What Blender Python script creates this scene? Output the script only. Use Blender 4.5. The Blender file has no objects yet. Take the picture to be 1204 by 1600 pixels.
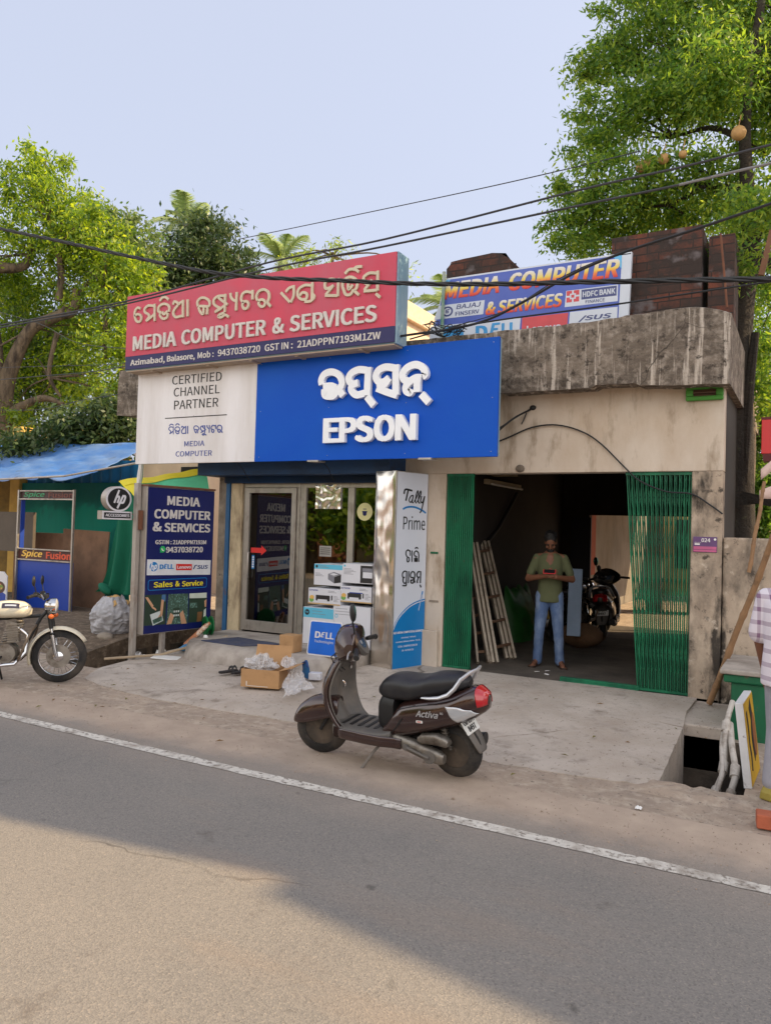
import bpy, math, random
import numpy as np
from mathutils import Matrix, Vector, Euler, noise as mnoise
R = math.radians
SC = bpy.context.scene
COL = SC.collection
random.seed(7)

# ------------------------------------------------------------------ camera
F_PX, CX, CY = 1203.0, 602.0, 800.0
CAM = np.array([0.0, -8.55, 1.77])
YAW, PITCH, ROLL = R(28.9), R(1.30), 0.029
_f0 = np.array([-math.sin(YAW), math.cos(YAW), 0.0]); _r0 = np.array([math.cos(YAW), math.sin(YAW), 0.0]); _u0 = np.array([0, 0, 1.0])
FW = _f0 * math.cos(PITCH) + _u0 * math.sin(PITCH)
_u1 = _u0 * math.cos(PITCH) - _f0 * math.sin(PITCH)
RT = _r0 * math.cos(ROLL) + _u1 * math.sin(ROLL)
UP = _u1 * math.cos(ROLL) - _r0 * math.sin(ROLL)
cam_data = bpy.data.cameras.new('camera')
cam = bpy.data.objects.new('camera', cam_data); COL.objects.link(cam)
cam_data.sensor_fit = 'VERTICAL'; cam_data.sensor_height = 36.0
cam_data.lens = 36.0 * F_PX / 1600.0
cam_data.clip_start = 0.05; cam_data.clip_end = 1000
cam.matrix_world = Matrix(((RT[0], UP[0], -FW[0], CAM[0]), (RT[1], UP[1], -FW[1], CAM[1]), (RT[2], UP[2], -FW[2], CAM[2]), (0, 0, 0, 1)))
SC.camera = cam
def _ray(x, y): return FW + RT * ((x - CX) / F_PX) - UP * ((y - CY) / F_PX)
def at(x, y, Y=0.0):
    r = _ray(x, y); return Vector(CAM + r * ((Y - CAM[1]) / r[1]))
def gz(x, y, Z=0.0):
    r = _ray(x, y); return Vector(CAM + r * ((Z - CAM[2]) / r[2]))

# ------------------------------------------------------------------ sky, sun, exposure
SUN_TO = Vector((1.2, 0.69, 1.0)).normalized()
SUN_EL = math.asin(SUN_TO.z); SUN_AZ = math.atan2(SUN_TO.x, SUN_TO.y)
w = bpy.data.worlds.new('World'); SC.world = w; w.use_nodes = True
wn = w.node_tree.nodes; wl = w.node_tree.links
bg = wn['Background']; bg.inputs['Strength'].default_value = 0.15
sky = wn.new('ShaderNodeTexSky'); sky.sky_type = 'NISHITA'; sky.sun_disc = False
sky.sun_elevation = SUN_EL; sky.sun_rotation = SUN_AZ
sky.air_density = 1.0; sky.dust_density = 6.0; sky.ozone_density = 2.0; sky.altitude = 0
mx = wn.new('ShaderNodeMix'); mx.data_type = 'RGBA'
mx.inputs['Factor'].default_value = 0.7
mx.inputs['B'].default_value = (3.8, 4.05, 4.9, 1)
wl.new(sky.outputs['Color'], mx.inputs['A']); 
# brighter whiter sky added low behind the camera to lift the shaded shop front
def wnode(t, **kw):
    q = wn.new(t)
    for k, v in kw.items(): setattr(q, k, v)
    return q
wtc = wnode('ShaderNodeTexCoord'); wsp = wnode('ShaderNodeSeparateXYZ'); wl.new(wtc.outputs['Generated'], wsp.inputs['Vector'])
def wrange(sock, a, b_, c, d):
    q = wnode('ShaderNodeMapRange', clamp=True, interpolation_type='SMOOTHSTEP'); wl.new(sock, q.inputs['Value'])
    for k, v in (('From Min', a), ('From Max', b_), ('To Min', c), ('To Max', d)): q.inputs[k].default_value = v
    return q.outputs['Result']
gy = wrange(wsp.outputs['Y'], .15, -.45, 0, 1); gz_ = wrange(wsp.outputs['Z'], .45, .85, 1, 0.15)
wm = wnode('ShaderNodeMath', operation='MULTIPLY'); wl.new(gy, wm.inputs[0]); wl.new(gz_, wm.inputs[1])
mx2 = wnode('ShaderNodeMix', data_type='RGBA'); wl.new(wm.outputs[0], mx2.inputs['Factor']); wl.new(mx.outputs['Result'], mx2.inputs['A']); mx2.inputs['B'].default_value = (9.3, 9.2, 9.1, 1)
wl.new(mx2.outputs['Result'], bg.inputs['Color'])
sd = bpy.data.lights.new('sun', 'SUN'); sd.energy = 5.0; sd.angle = R(0.35); sd.color = (1.0, 0.76, 0.45)
sun = bpy.data.objects.new('sun', sd); COL.objects.link(sun)
sun.rotation_euler = SUN_TO.to_track_quat('Z', 'Y').to_euler(); sun.location = (20, 10, 20)
SC.view_settings.view_transform = 'Standard'; SC.view_settings.look = 'None'
SC.view_settings.exposure = 0.5; SC.view_settings.gamma = 1.0; SC.view_settings.use_curve_mapping = False
SC.cycles.max_bounces = 8; SC.cycles.diffuse_bounces = 4; SC.cycles.transparent_max_bounces = 12
SC.cycles.use_denoising = True

# ------------------------------------------------------------------ materials
def lin(r, g, b, k=1.0):
    def c(v):
        v /= 255.0
        return (v / 12.92 if v <= 0.04045 else ((v + 0.055) / 1.055) ** 2.4) * k
    return (c(r), c(g), c(b), 1.0)
def mat(name, col, rough=0.6, metal=0.0, var=0.12, scale=5.0, dirt=None, bump=0.0, bscale=40.0, stretch=None, coat=0.0, spec=0.5, trans=0.0, vdist=None, crack=None):
    """Principled material: two octaves of tone variation, optional dirt layers [(colour, amount 0-1, scale, stretch)], optional bump."""
    m = bpy.data.materials.new(name); m.use_nodes = True
    n = m.node_tree.nodes; l = m.node_tree.links; p = n['Principled BSDF']
    p.inputs['Roughness'].default_value = rough; p.inputs['Metallic'].default_value = metal
    p.inputs['Specular IOR Level'].default_value = spec; p.inputs['Coat Weight'].default_value = coat
    p.inputs['Coat Roughness'].default_value = 0.08
    tc = n.new('ShaderNodeTexCoord'); src = tc.outputs['Object']
    def mapped(st):
        if not st: return src
        mp = n.new('ShaderNodeMapping'); mp.inputs['Scale'].default_value = st; l.new(src, mp.inputs['Vector']); return mp.outputs['Vector']
    def noise(sc, st=None, det=6, rg=0.6):
        t = n.new('ShaderNodeTexNoise'); t.inputs['Scale'].default_value = sc; t.inputs['Detail'].default_value = det
        t.inputs['Roughness'].default_value = rg; l.new(mapped(st), t.inputs['Vector']); return t.outputs['Fac']
    def ramp(fac, lo, hi):
        r = n.new('ShaderNodeMapRange'); r.inputs['From Min'].default_value = lo; r.inputs['From Max'].default_value = hi; r.clamp = True
        l.new(fac, r.inputs['Value']); return r.outputs['Result']
    def mix(fac, a, b, mode='MIX'):
        x = n.new('ShaderNodeMix'); x.data_type = 'RGBA'; x.blend_type = mode
        for k, v in (('Factor', fac), ('A', a), ('B', b)):
            if hasattr(v, 'links'): l.new(v, x.inputs[k])
            else: x.inputs[k].default_value = v
        return x.outputs['Result']
    c = tuple(col[:3])
    out = mix(ramp(noise(scale, stretch), 0.3, 0.7), tuple(v * (1 - var) for v in c) + (1,), tuple(min(1, v * (1 + var)) for v in c) + (1,))
    for d in (dirt or []):
        dc, amt, dsc = d[:3]; st = d[3] if len(d) > 3 else None
        lo = 0.5 + 0.25 * (1 - 2 * amt); hard = d[4] if len(d) > 4 else 0.12
        f = ramp(noise(dsc, st, 8, 0.65), lo - hard * 0.5, lo + hard * 0.5)
        out = mix(f, out, tuple(dc[:3]) + (1,))
    if crack:
        csc, cw, cc = crack
        vd = n.new('ShaderNodeTexNoise'); vd.inputs['Scale'].default_value = csc * 2.2; vd.inputs['Detail'].default_value = 6; l.new(src, vd.inputs['Vector'])
        va = n.new('ShaderNodeMixRGB'); va.inputs['Fac'].default_value = .22; l.new(src, va.inputs['Color1']); l.new(vd.outputs['Color'], va.inputs['Color2'])
        vo = n.new('ShaderNodeTexVoronoi'); vo.feature = 'DISTANCE_TO_EDGE'; vo.inputs['Scale'].default_value = csc; l.new(va.outputs['Color'], vo.inputs['Vector'])
        cm = n.new('ShaderNodeMath'); cm.operation = 'MULTIPLY'; l.new(ramp(vo.outputs['Distance'], cw, 0.0), cm.inputs[0]); l.new(ramp(noise(csc * 1.3), .46, .56), cm.inputs[1])
        out = mix(cm.outputs[0], out, tuple(cc[:3]) + (1,))
    l.new(out, p.inputs['Base Color'])
    if bump:
        b = n.new('ShaderNodeBump'); b.inputs['Strength'].default_value = bump; b.inputs['Distance'].default_value = vdist or 0.02
        l.new(noise(bscale, None, 8, 0.7), b.inputs['Height']); l.new(b.outputs['Normal'], p.inputs['Normal'])
    if trans:
        ms = n.new('ShaderNodeMixShader'); ms.inputs['Fac'].default_value = trans
        t = n.new('ShaderNodeBsdfTranslucent'); l.new(out, t.inputs['Color'])
        l.new(p.outputs['BSDF'], ms.inputs[1]); l.new(t.outputs['BSDF'], ms.inputs[2])
        l.new(ms.outputs['Shader'], n['Material Output'].inputs['Surface'])
    return m

def leafmat(name, c1, c2, c3, trans=0.45, rough=0.5):
    m = bpy.data.materials.new(name); m.use_nodes = True
    n = m.node_tree.nodes; l = m.node_tree.links; p = n['Principled BSDF']
    g = n.new('ShaderNodeNewGeometry'); r = n.new('ShaderNodeValToRGB')
    r.color_ramp.elements[0].color = c1; r.color_ramp.elements[1].color = c3
    e = r.color_ramp.elements.new(0.5); e.color = c2
    l.new(g.outputs['Random Per Island'], r.inputs['Fac']); l.new(r.outputs['Color'], p.inputs['Base Color'])
    p.inputs['Roughness'].default_value = rough; p.inputs['Specular IOR Level'].default_value = 0.35
    t = n.new('ShaderNodeBsdfTranslucent'); hs = n.new('ShaderNodeHueSaturation'); hs.inputs['Hue'].default_value = 0.485
    hs.inputs['Saturation'].default_value = 1.1; hs.inputs['Value'].default_value = 2.3
    l.new(r.outputs['Color'], hs.inputs['Color']); l.new(hs.outputs['Color'], t.inputs['Color'])
    ms = n.new('ShaderNodeMixShader'); ms.inputs['Fac'].default_value = trans
    l.new(p.outputs['BSDF'], ms.inputs[1]); l.new(t.outputs['BSDF'], ms.inputs[2])
    l.new(ms.outputs['Shader'], n['Material Output'].inputs['Surface'])
    return m

def glassmat(name, tint=(0.75, 0.8, 0.8), refl=1.0, rough=0.02):
    m = bpy.data.materials.new(name); m.use_nodes = True
    n = m.node_tree.nodes; l = m.node_tree.links; n.remove(n['Principled BSDF'])
    t = n.new('ShaderNodeBsdfTransparent'); t.inputs['Color'].default_value = tint + (1,)
    g = n.new('ShaderNodeBsdfGlossy'); g.inputs['Roughness'].default_value = rough; g.inputs['Color'].default_value = (1, 1, 1, 1)
    f = n.new('ShaderNodeFresnel'); f.inputs['IOR'].default_value = 1.75
    mm = n.new('ShaderNodeMath'); mm.operation = 'MULTIPLY'; mm.inputs[1].default_value = refl; l.new(f.outputs['Fac'], mm.inputs[0])
    ms = n.new('ShaderNodeMixShader'); l.new(mm.outputs[0], ms.inputs['Fac'])
    l.new(t.outputs['BSDF'], ms.inputs[1]); l.new(g.outputs['BSDF'], ms.inputs[2])
    l.new(ms.outputs['Shader'], n['Material Output'].inputs['Surface'])
    return m

# lettering: the clean sans-serif that ships inside Blender itself, else Blender's built-in font
FONT = None
try:
    import os
    FONT = bpy.data.fonts.load(os.path.join(bpy.utils.system_resource('DATAFILES', path='fonts'), 'Noto Sans CJK Regular.woff2'))
except Exception:
    FONT = None
# ------------------------------------------------------------------ mesh builder
I4 = Matrix.Identity(4)
class MB:
    def __init__(s, M=None): s.v = []; s.f = []; s.m = []; s.sm = []; s.M = M or I4; s.mi = 0; s.smooth = False
    def add(s, vs, fs, smooth=None, mi=None):
        b = len(s.v); M = s.M
        s.v += [tuple(M @ Vector(p)) for p in vs]
        for f in fs: s.f.append([i + b for i in f]); s.m.append(s.mi if mi is None else mi); s.sm.append(s.smooth if smooth is None else smooth)
        return s
    def box(s, x0, x1, y0, y1, z0, z1, mi=None):
        v = [(x, y, z) for z in (z0, z1) for y in (y0, y1) for x in (x0, x1)]
        return s.add(v, [(0, 2, 3, 1), (4, 5, 7, 6), (0, 1, 5, 4), (2, 6, 7, 3), (0, 4, 6, 2), (1, 3, 7, 5)], False, mi)
    def obox(s, c, size, rot=None, mi=None):
        old = s.M; s.M = s.M @ Matrix.Translation(c) @ ((rot if rot is not None else Matrix.Identity(3)).to_4x4())
        a, b, d = (k / 2 for k in size); s.box(-a, a, -b, b, -d, d, mi); s.M = old; return s
    def bar(s, p, q, wd, th, mi=None, up=(0, 0, 1)):
        p = Vector(p); q = Vector(q); d = (q - p); L = d.length; d.normalize(); u = Vector(up)
        if abs(d.dot(u)) > 0.95: u = Vector((0, 1, 0))
        x = d.cross(u).normalized(); z = x.cross(d)
        rot = Matrix((x, d, z)).transposed(); return s.obox((p + q) / 2, (wd, L, th), rot, mi)
    def tube(s, pts, rad, n=8, mi=None, caps=True, flat=1.0):
        P = [Vector(p) for p in pts]; k = len(P)
        rd = list(rad) if hasattr(rad, '__len__') else [rad] * k
        T = [(P[min(i + 1, k - 1)] - P[max(i - 1, 0)]).normalized() for i in range(k)]
        u = Vector((0, 0, 1)) if abs(T[0].z) < 0.9 else Vector((1, 0, 0)); N = T[0].cross(u).normalized()
        vs = []
        for i in range(k):
            N = (N - T[i] * N.dot(T[i])).normalized(); B = T[i].cross(N)
            for j in range(n):
                a = 2 * math.pi * j / n; vs.append(P[i] + (N * math.cos(a) + B * math.sin(a) * flat) * rd[i])
        fs = [(i * n + j, i * n + (j + 1) % n, (i + 1) * n + (j + 1) % n, (i + 1) * n + j) for i in range(k - 1) for j in range(n)]
        if caps: fs += [tuple(range(n - 1, -1, -1)), tuple(range((k - 1) * n, k * n))]
        return s.add(vs, fs, True, mi)
    def loft(s, rings, mi=None, caps=True, closed=True, smooth=True):
        n = len(rings[0]); vs = [p for r in rings for p in r]; k = len(rings); jn = n if closed else n - 1
        fs = [(i * n + j, i * n + (j + 1) % n, (i + 1) * n + (j + 1) % n, (i + 1) * n + j) for i in range(k - 1) for j in range(jn)]
        if caps and closed: fs += [tuple(range(n - 1, -1, -1)), tuple(range((k - 1) * n, k * n))]
        return s.add(vs, fs, smooth, mi)
    def lathe(s, prof, n=24, O=(0, 0, 0), axis='y', mi=None, caps=True):
        """prof: (radius, height along axis)."""
        O = Vector(O); rings = []
        for r, h in prof:
            ring = []
            for j in range(n):
                a = 2 * math.pi * j / n; c, d = r * math.cos(a), r * math.sin(a)
                ring.append(O + (Vector((c, h, d)) if axis == 'y' else Vector((c, d, h)) if axis == 'z' else Vector((h, c, d))))
            rings.append(ring)
        return s.loft(rings, mi, caps)
    def torus(s, Rr, r, n=36, k=10, O=(0, 0, 0), axis='y', mi=None, a0=0, a1=2 * math.pi, sq=1.0):
        full = abs(a1 - a0 - 2 * math.pi) < 1e-6; vs = []; O = Vector(O); m = n if full else n + 1
        for i in range(m):
            a = a0 + (a1 - a0) * i / n
            for j in range(k):
                b = 2 * math.pi * j / k; q = Rr + r * math.cos(b); h = r * sq * math.sin(b)
                p = (q * math.cos(a), h, q * math.sin(a)) if axis == 'y' else (q * math.cos(a), q * math.sin(a), h) if axis == 'z' else (h, q * math.cos(a), q * math.sin(a))
                vs.append(O + Vector(p))
        fs = [((i % m) * k + j, (i % m) * k + (j + 1) % k, ((i + 1) % m) * k + (j + 1) % k, ((i + 1) % m) * k + j) for i in range(n) for j in range(k)]
        return s.add(vs, fs, True, mi)
    def ell(s, c, r, n=16, k=10, mi=None, rot=None):
        vs = []; c = Vector(c)
        for i in range(k + 1):
            t = math.pi * i / k
            for j in range(n):
                a = 2 * math.pi * j / n
                p = Vector((r[0] * math.sin(t) * math.cos(a), r[1] * math.sin(t) * math.sin(a), r[2] * math.cos(t)))
                vs.append(c + (rot @ p if rot is not None else p))
        fs = [(i * n + j, (i + 1) * n + j, (i + 1) * n + (j + 1) % n, i * n + (j + 1) % n) for i in range(k) for j in range(n)]
        return s.add(vs, fs, True, mi)
    def grid(s, fn, nu, nv, mi=None, smooth=True):
        vs = [fn(i / nu, j / nv) for j in range(nv + 1) for i in range(nu + 1)]
        fs = [(j * (nu + 1) + i, j * (nu + 1) + i + 1, (j + 1) * (nu + 1) + i + 1, (j + 1) * (nu + 1) + i) for j in range(nv) for i in range(nu)]
        return s.add(vs, fs, smooth, mi)
    def prism(s, pts, w0, w1, mi=None, smooth=False):
        """pts: (u, v) outline counter-clockwise, extruded along w of the current frame (x=u, y=v, z=w)."""
        n = len(pts); vs = [(p[0], p[1], w0) for p in pts] + [(p[0], p[1], w1) for p in pts]
        return s.add(vs, [tuple(range(n - 1, -1, -1)), tuple(range(n, 2 * n))] + [(i, (i + 1) % n, n + (i + 1) % n, n + i) for i in range(n)], smooth, mi)
    def stroke(s, pts, th, w0, w1, mi=None, sm=6, flat_ends=True):
        """lettering stroke in the current frame: smooth polyline of width th, standing from w0 to w1."""
        P = [Vector((p[0], p[1], 0)) for p in pts]
        if sm > 1 and len(P) > 2:
            Q = []
            for i in range(len(P) - 1):
                a, b, c, d = P[max(i - 1, 0)], P[i], P[i + 1], P[min(i + 2, len(P) - 1)]
                for k in range(sm):
                    t = k / sm
                    Q.append(0.5 * ((2 * b) + (c - a) * t + (2 * a - 5 * b + 4 * c - d) * t * t + (3 * b - a - 3 * c + d) * t ** 3))
            P = Q + [P[-1]]
        k = len(P); vs = []
        for i in range(k):
            d = (P[min(i + 1, k - 1)] - P[max(i - 1, 0)])
            if d.length < 1e-9: d = Vector((1, 0, 0))
            d.normalize(); nn = Vector((-d.y, d.x, 0)) * th / 2
            for ww, sg in ((w0, 1), (w0, -1), (w1, -1), (w1, 1)): q = P[i] + nn * sg; vs.append((q.x, q.y, ww))
        fs = [(i * 4 + j, i * 4 + (j + 1) % 4, (i + 1) * 4 + (j + 1) % 4, (i + 1) * 4 + j) for i in range(k - 1) for j in range(4)]
        fs += [(3, 2, 1, 0), tuple((k - 1) * 4 + j for j in range(4))]
        return s.add(vs, fs, False, mi)
    def text(s, string, u0, u1, v0, v1, w0, depth=0.002, bold=0.0, shear=0.0, mi=None):
        """lettering stretched to fill the rectangle u0..u1, v0..v1 of the current frame."""
        cu = bpy.data.curves.new('lettering', 'FONT'); cu.body = string; cu.size = 1; cu.shear = shear
        cu.extrude = 0.5
        if FONT: cu.font = FONT
        cu.resolution_u = 3; cu.align_x = 'CENTER'
        ob = bpy.data.objects.new('lettering', cu); COL.objects.link(ob)
        dg = bpy.context.evaluated_depsgraph_get(); me = bpy.data.meshes.new_from_object(ob.evaluated_get(dg))
        V = np.empty(len(me.vertices) * 3, 'f'); me.vertices.foreach_get('co', V); V = V.reshape(-1, 3)
        fs = [tuple(p.vertices) for p in me.polygons]
        bpy.data.objects.remove(ob); bpy.data.curves.remove(cu); bpy.data.meshes.remove(me)
        lo = V.min(0); hi = V.max(0)
        # weight is added by laying a few slightly shifted outlines into one another
        Hh = hi[1] - lo[1]; bx = bold * 1.15 * Hh; by = bold * .7 * Hh; wx = (u1 - u0) / (hi[0] - lo[0] + 2 * bx); wy = (v1 - v0) / (hi[1] - lo[1] + 2 * by)
        offs = [(-1, -1), (1, -.9), (-.92, 1), (.94, .92), (-.97, .07), (.97, -.06), (.01, .02)] if bold > .006 else [(0, 0)]
        for k, (ox, oy) in enumerate(offs):
            u = u0 + (V[:, 0] - lo[0] + bx + ox * bx) * wx; v = v0 + (V[:, 1] - lo[1] + by + oy * by) * wy
            ww = np.where(V[:, 2] > 0, w0 + depth + k * .0002, w0 - k * .0001)
            s.add(list(zip(u.tolist(), v.tolist(), ww.tolist())), fs, False, mi)
        return s
    def build(s, name, mats, parent=None, smooth_angle=40, bevel=0.0, seg=2):
        me = bpy.data.meshes.new(name); me.from_pydata(s.v, [], s.f)
        for m in (mats if isinstance(mats, (list, tuple)) else [mats]): me.materials.append(m)
        me.polygons.foreach_set('material_index', s.m); me.polygons.foreach_set('use_smooth', s.sm)
        if any(s.sm):
            try: me.set_sharp_from_angle(angle=R(smooth_angle))
            except Exception: pass
        me.validate(); me.update()
        o = bpy.data.objects.new(name, me); COL.objects.link(o)
        if parent is not None: setparent(o, parent)
        if bevel:
            b = o.modifiers.new('bevel', 'BEVEL'); b.width = bevel; b.segments = seg; b.limit_method = 'ANGLE'; b.angle_limit = R(50)
        return o
def setparent(o, parent):
    o.parent = parent
    M = parent.matrix_basis.copy()
    q = parent
    while q.parent: M = q.parent.matrix_basis @ q.matrix_parent_inverse @ M; q = q.parent
    o.matrix_parent_inverse = M.inverted()
def tag(o, label=None, cat=None, group=None, kind=None):
    if label: o['label'] = label
    if cat: o['category'] = cat
    if group: o['group'] = group
    if kind: o['kind'] = kind
    return o
def thing(name, label, cat, loc=(0, 0, 0), group=None):
    o = bpy.data.objects.new(name, None); COL.objects.link(o); o.empty_display_size = 0.2
    o.location = loc; return tag(o, label, cat, group)
def frame(O, u, v):
    u = Vector(u).normalized(); v = Vector(v); v = (v - u * v.dot(u)).normalized(); w_ = u.cross(v)
    return Matrix(((u.x, v.x, w_.x, O[0]), (u.y, v.y, w_.y, O[1]), (u.z, v.z, w_.z, O[2]), (0, 0, 0, 1)))
def face_road(Y): return frame((0, Y, 0), (1, 0, 0), (0, 0, 1))       # u = X, v = Z, w = towards the road
def sup(cx, cy, rx, ry, n=20, e=2.5):
    """superellipse outline."""
    out = []
    for j in range(n):
        a = 2 * math.pi * j / n; c, d = math.cos(a), math.sin(a)
        out.append((cx + rx * math.copysign(abs(c) ** (2 / e), c), cy + ry * math.copysign(abs(d) ** (2 / e), d)))
    return out
def copy_tree(o, parent=None):
    c = o.copy(); COL.objects.link(c)
    if parent is not None: c.parent = parent
    for ch in list(o.children): copy_tree(ch, c)
    return c
def lerp(a, b, t): return a + (b - a) * t

# ------------------------------------------------------------------ hand-drawn script letters: stroke centre lines on each sign face (u, v in metres)
SCRIPT_BLUE = [[(-5.176,3.492), (-5.185,3.554), (-5.138,3.618), (-5.038,3.636), (-4.937,3.591), (-4.889,3.496), (-4.917,3.414), (-4.869,3.34)], [(-5.156,3.464), (-5.041,3.468), (-4.986,3.438), (-4.984,3.38)], [(-5.137,3.435), (-5.123,3.358), (-5.01,3.345), (-4.966,3.391)], [(-5.094,3.41), (-4.985,3.403)], [(-4.535,3.655), (-4.541,3.326)], [(-4.56,3.621), (-4.664,3.634), (-4.76,3.601), (-4.798,3.535), (-4.746,3.471), (-4.668,3.481)], [(-4.746,3.464), (-4.758,3.404), (-4.689,3.34), (-4.577,3.352)], [(-4.541,3.311), (-4.446,3.202)], [(-4.172,3.656), (-4.161,3.308)], [(-4.188,3.618), (-4.305,3.637), (-4.397,3.604), (-4.428,3.532), (-4.384,3.47), (-4.316,3.469), (-4.254,3.509)], [(-4.254,3.509), (-4.307,3.442), (-4.398,3.392)], [(-4.412,3.402), (-4.279,3.349), (-4.144,3.303)], [(-3.994,3.45), (-4.06,3.477), (-4.078,3.544), (-4.015,3.612), (-3.911,3.635), (-3.821,3.59), (-3.795,3.516), (-3.826,3.497)], [(-3.842,3.48), (-3.906,3.485), (-3.978,3.452), (-4.03,3.402), (-4.028,3.348), (-3.982,3.322), (-3.959,3.361)], [(-3.893,3.484), (-3.891,3.325)], [(-3.836,3.299), (-3.738,3.197)]]
SCRIPT_MEDIA = [[(-8.065,4.694), (-8.116,4.712), (-8.164,4.675), (-8.169,4.603), (-8.132,4.532), (-8.072,4.514), (-8.041,4.553), (-8.06,4.603), (-8.119,4.622), (-8.164,4.602)], [(-7.8,4.729), (-7.788,4.492)], [(-7.811,4.701), (-7.91,4.718), (-7.979,4.684), (-7.976,4.636), (-7.921,4.606)], [(-7.921,4.606), (-7.894,4.567), (-7.949,4.509)], [(-7.941,4.512), (-7.877,4.541), (-7.801,4.586)], [(-7.678,4.602), (-7.724,4.619), (-7.718,4.678), (-7.643,4.708), (-7.563,4.689), (-7.526,4.644), (-7.535,4.592)], [(-7.678,4.608), (-7.692,4.557), (-7.633,4.507), (-7.563,4.519), (-7.554,4.577)], [(-7.651,4.603), (-7.617,4.566), (-7.556,4.604)], [(-7.706,4.756), (-7.655,4.797), (-7.6,4.794), (-7.547,4.756)], [(-7.46,4.677), (-7.438,4.716), (-7.388,4.698), (-7.358,4.671), (-7.328,4.691), (-7.29,4.695)], [(-7.37,4.661), (-7.426,4.615), (-7.454,4.56), (-7.405,4.505), (-7.32,4.508), (-7.28,4.508)], [(-7.286,4.721), (-7.276,4.488)], [(-7.207,4.717), (-7.196,4.491)]]
SCRIPT_COMPUTER = [[(-7.023,4.602), (-7.034,4.666), (-6.983,4.706), (-6.908,4.702), (-6.84,4.66), (-6.823,4.607), (-6.844,4.581)], [(-7.013,4.597), (-6.98,4.528), (-6.929,4.496), (-6.922,4.584)], [(-6.859,4.583), (-6.864,4.481)], [(-7.001,4.605), (-6.926,4.596), (-6.851,4.582)], [(-6.568,4.712), (-6.567,4.476)], [(-6.579,4.688), (-6.68,4.697), (-6.752,4.661), (-6.749,4.604), (-6.696,4.564), (-6.645,4.541)], [(-6.645,4.541), (-6.73,4.494)], [(-6.727,4.5), (-6.658,4.52), (-6.576,4.561)], [(-6.68,4.68), (-6.62,4.634), (-6.523,4.57)], [(-6.569,4.471), (-6.641,4.456), (-6.669,4.431), (-6.617,4.417), (-6.554,4.441), (-6.498,4.407)], [(-6.482,4.712), (-6.47,4.655), (-6.418,4.61), (-6.379,4.605)], [(-6.38,4.711), (-6.382,4.478)], [(-6.129,4.707), (-6.124,4.586)], [(-6.142,4.676), (-6.226,4.697), (-6.287,4.672), (-6.306,4.613), (-6.276,4.578), (-6.214,4.574), (-6.184,4.532), (-6.21,4.486), (-6.259,4.491), (-6.282,4.538), (-6.262,4.569)], [(-6.041,4.565), (-6.064,4.611), (-6.032,4.673), (-5.951,4.69), (-5.882,4.649), (-5.866,4.582), (-5.884,4.519), (-5.835,4.465)], [(-6.034,4.558), (-5.973,4.568), (-5.925,4.535), (-5.936,4.487), (-5.983,4.482), (-6.023,4.519), (-6.02,4.551)]]
SCRIPT_SERVICE = [[(-5.69,4.62), (-5.549,4.485)], [(-5.54,4.483), (-5.498,4.559), (-5.503,4.685)], [(-5.511,4.671), (-5.573,4.657), (-5.617,4.618)], [(-5.23,4.686), (-5.23,4.461)], [(-5.246,4.652), (-5.342,4.664), (-5.429,4.624), (-5.435,4.552), (-5.38,4.501), (-5.31,4.5), (-5.307,4.558), (-5.366,4.58), (-5.408,4.548)], [(-5.233,4.556), (-5.197,4.508), (-5.247,4.463), (-5.335,4.467)], [(-4.864,4.688), (-4.864,4.475)], [(-4.88,4.669), (-4.981,4.69), (-5.048,4.655), (-5.037,4.589), (-4.978,4.589), (-4.928,4.611)], [(-4.928,4.611), (-5.034,4.51)], [(-5.042,4.504), (-4.865,4.482)], [(-4.792,4.544), (-4.803,4.616), (-4.747,4.673), (-4.665,4.669), (-4.606,4.612), (-4.611,4.542), (-4.635,4.51), (-4.576,4.454)], [(-4.792,4.558), (-4.757,4.483), (-4.691,4.475), (-4.652,4.526)], [(-4.728,4.606), (-4.717,4.535), (-4.662,4.584)], [(-4.774,4.726), (-4.717,4.767), (-4.635,4.756), (-4.585,4.721)], [(-4.668,4.754), (-4.62,4.782), (-4.547,4.779)], [(-4.337,4.701), (-4.334,4.472)], [(-4.352,4.675), (-4.447,4.688), (-4.518,4.649), (-4.5,4.584), (-4.451,4.57), (-4.405,4.606)], [(-4.405,4.606), (-4.505,4.501)], [(-4.513,4.488), (-4.337,4.48)], [(-4.352,4.44), (-4.295,4.392)]]
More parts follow.
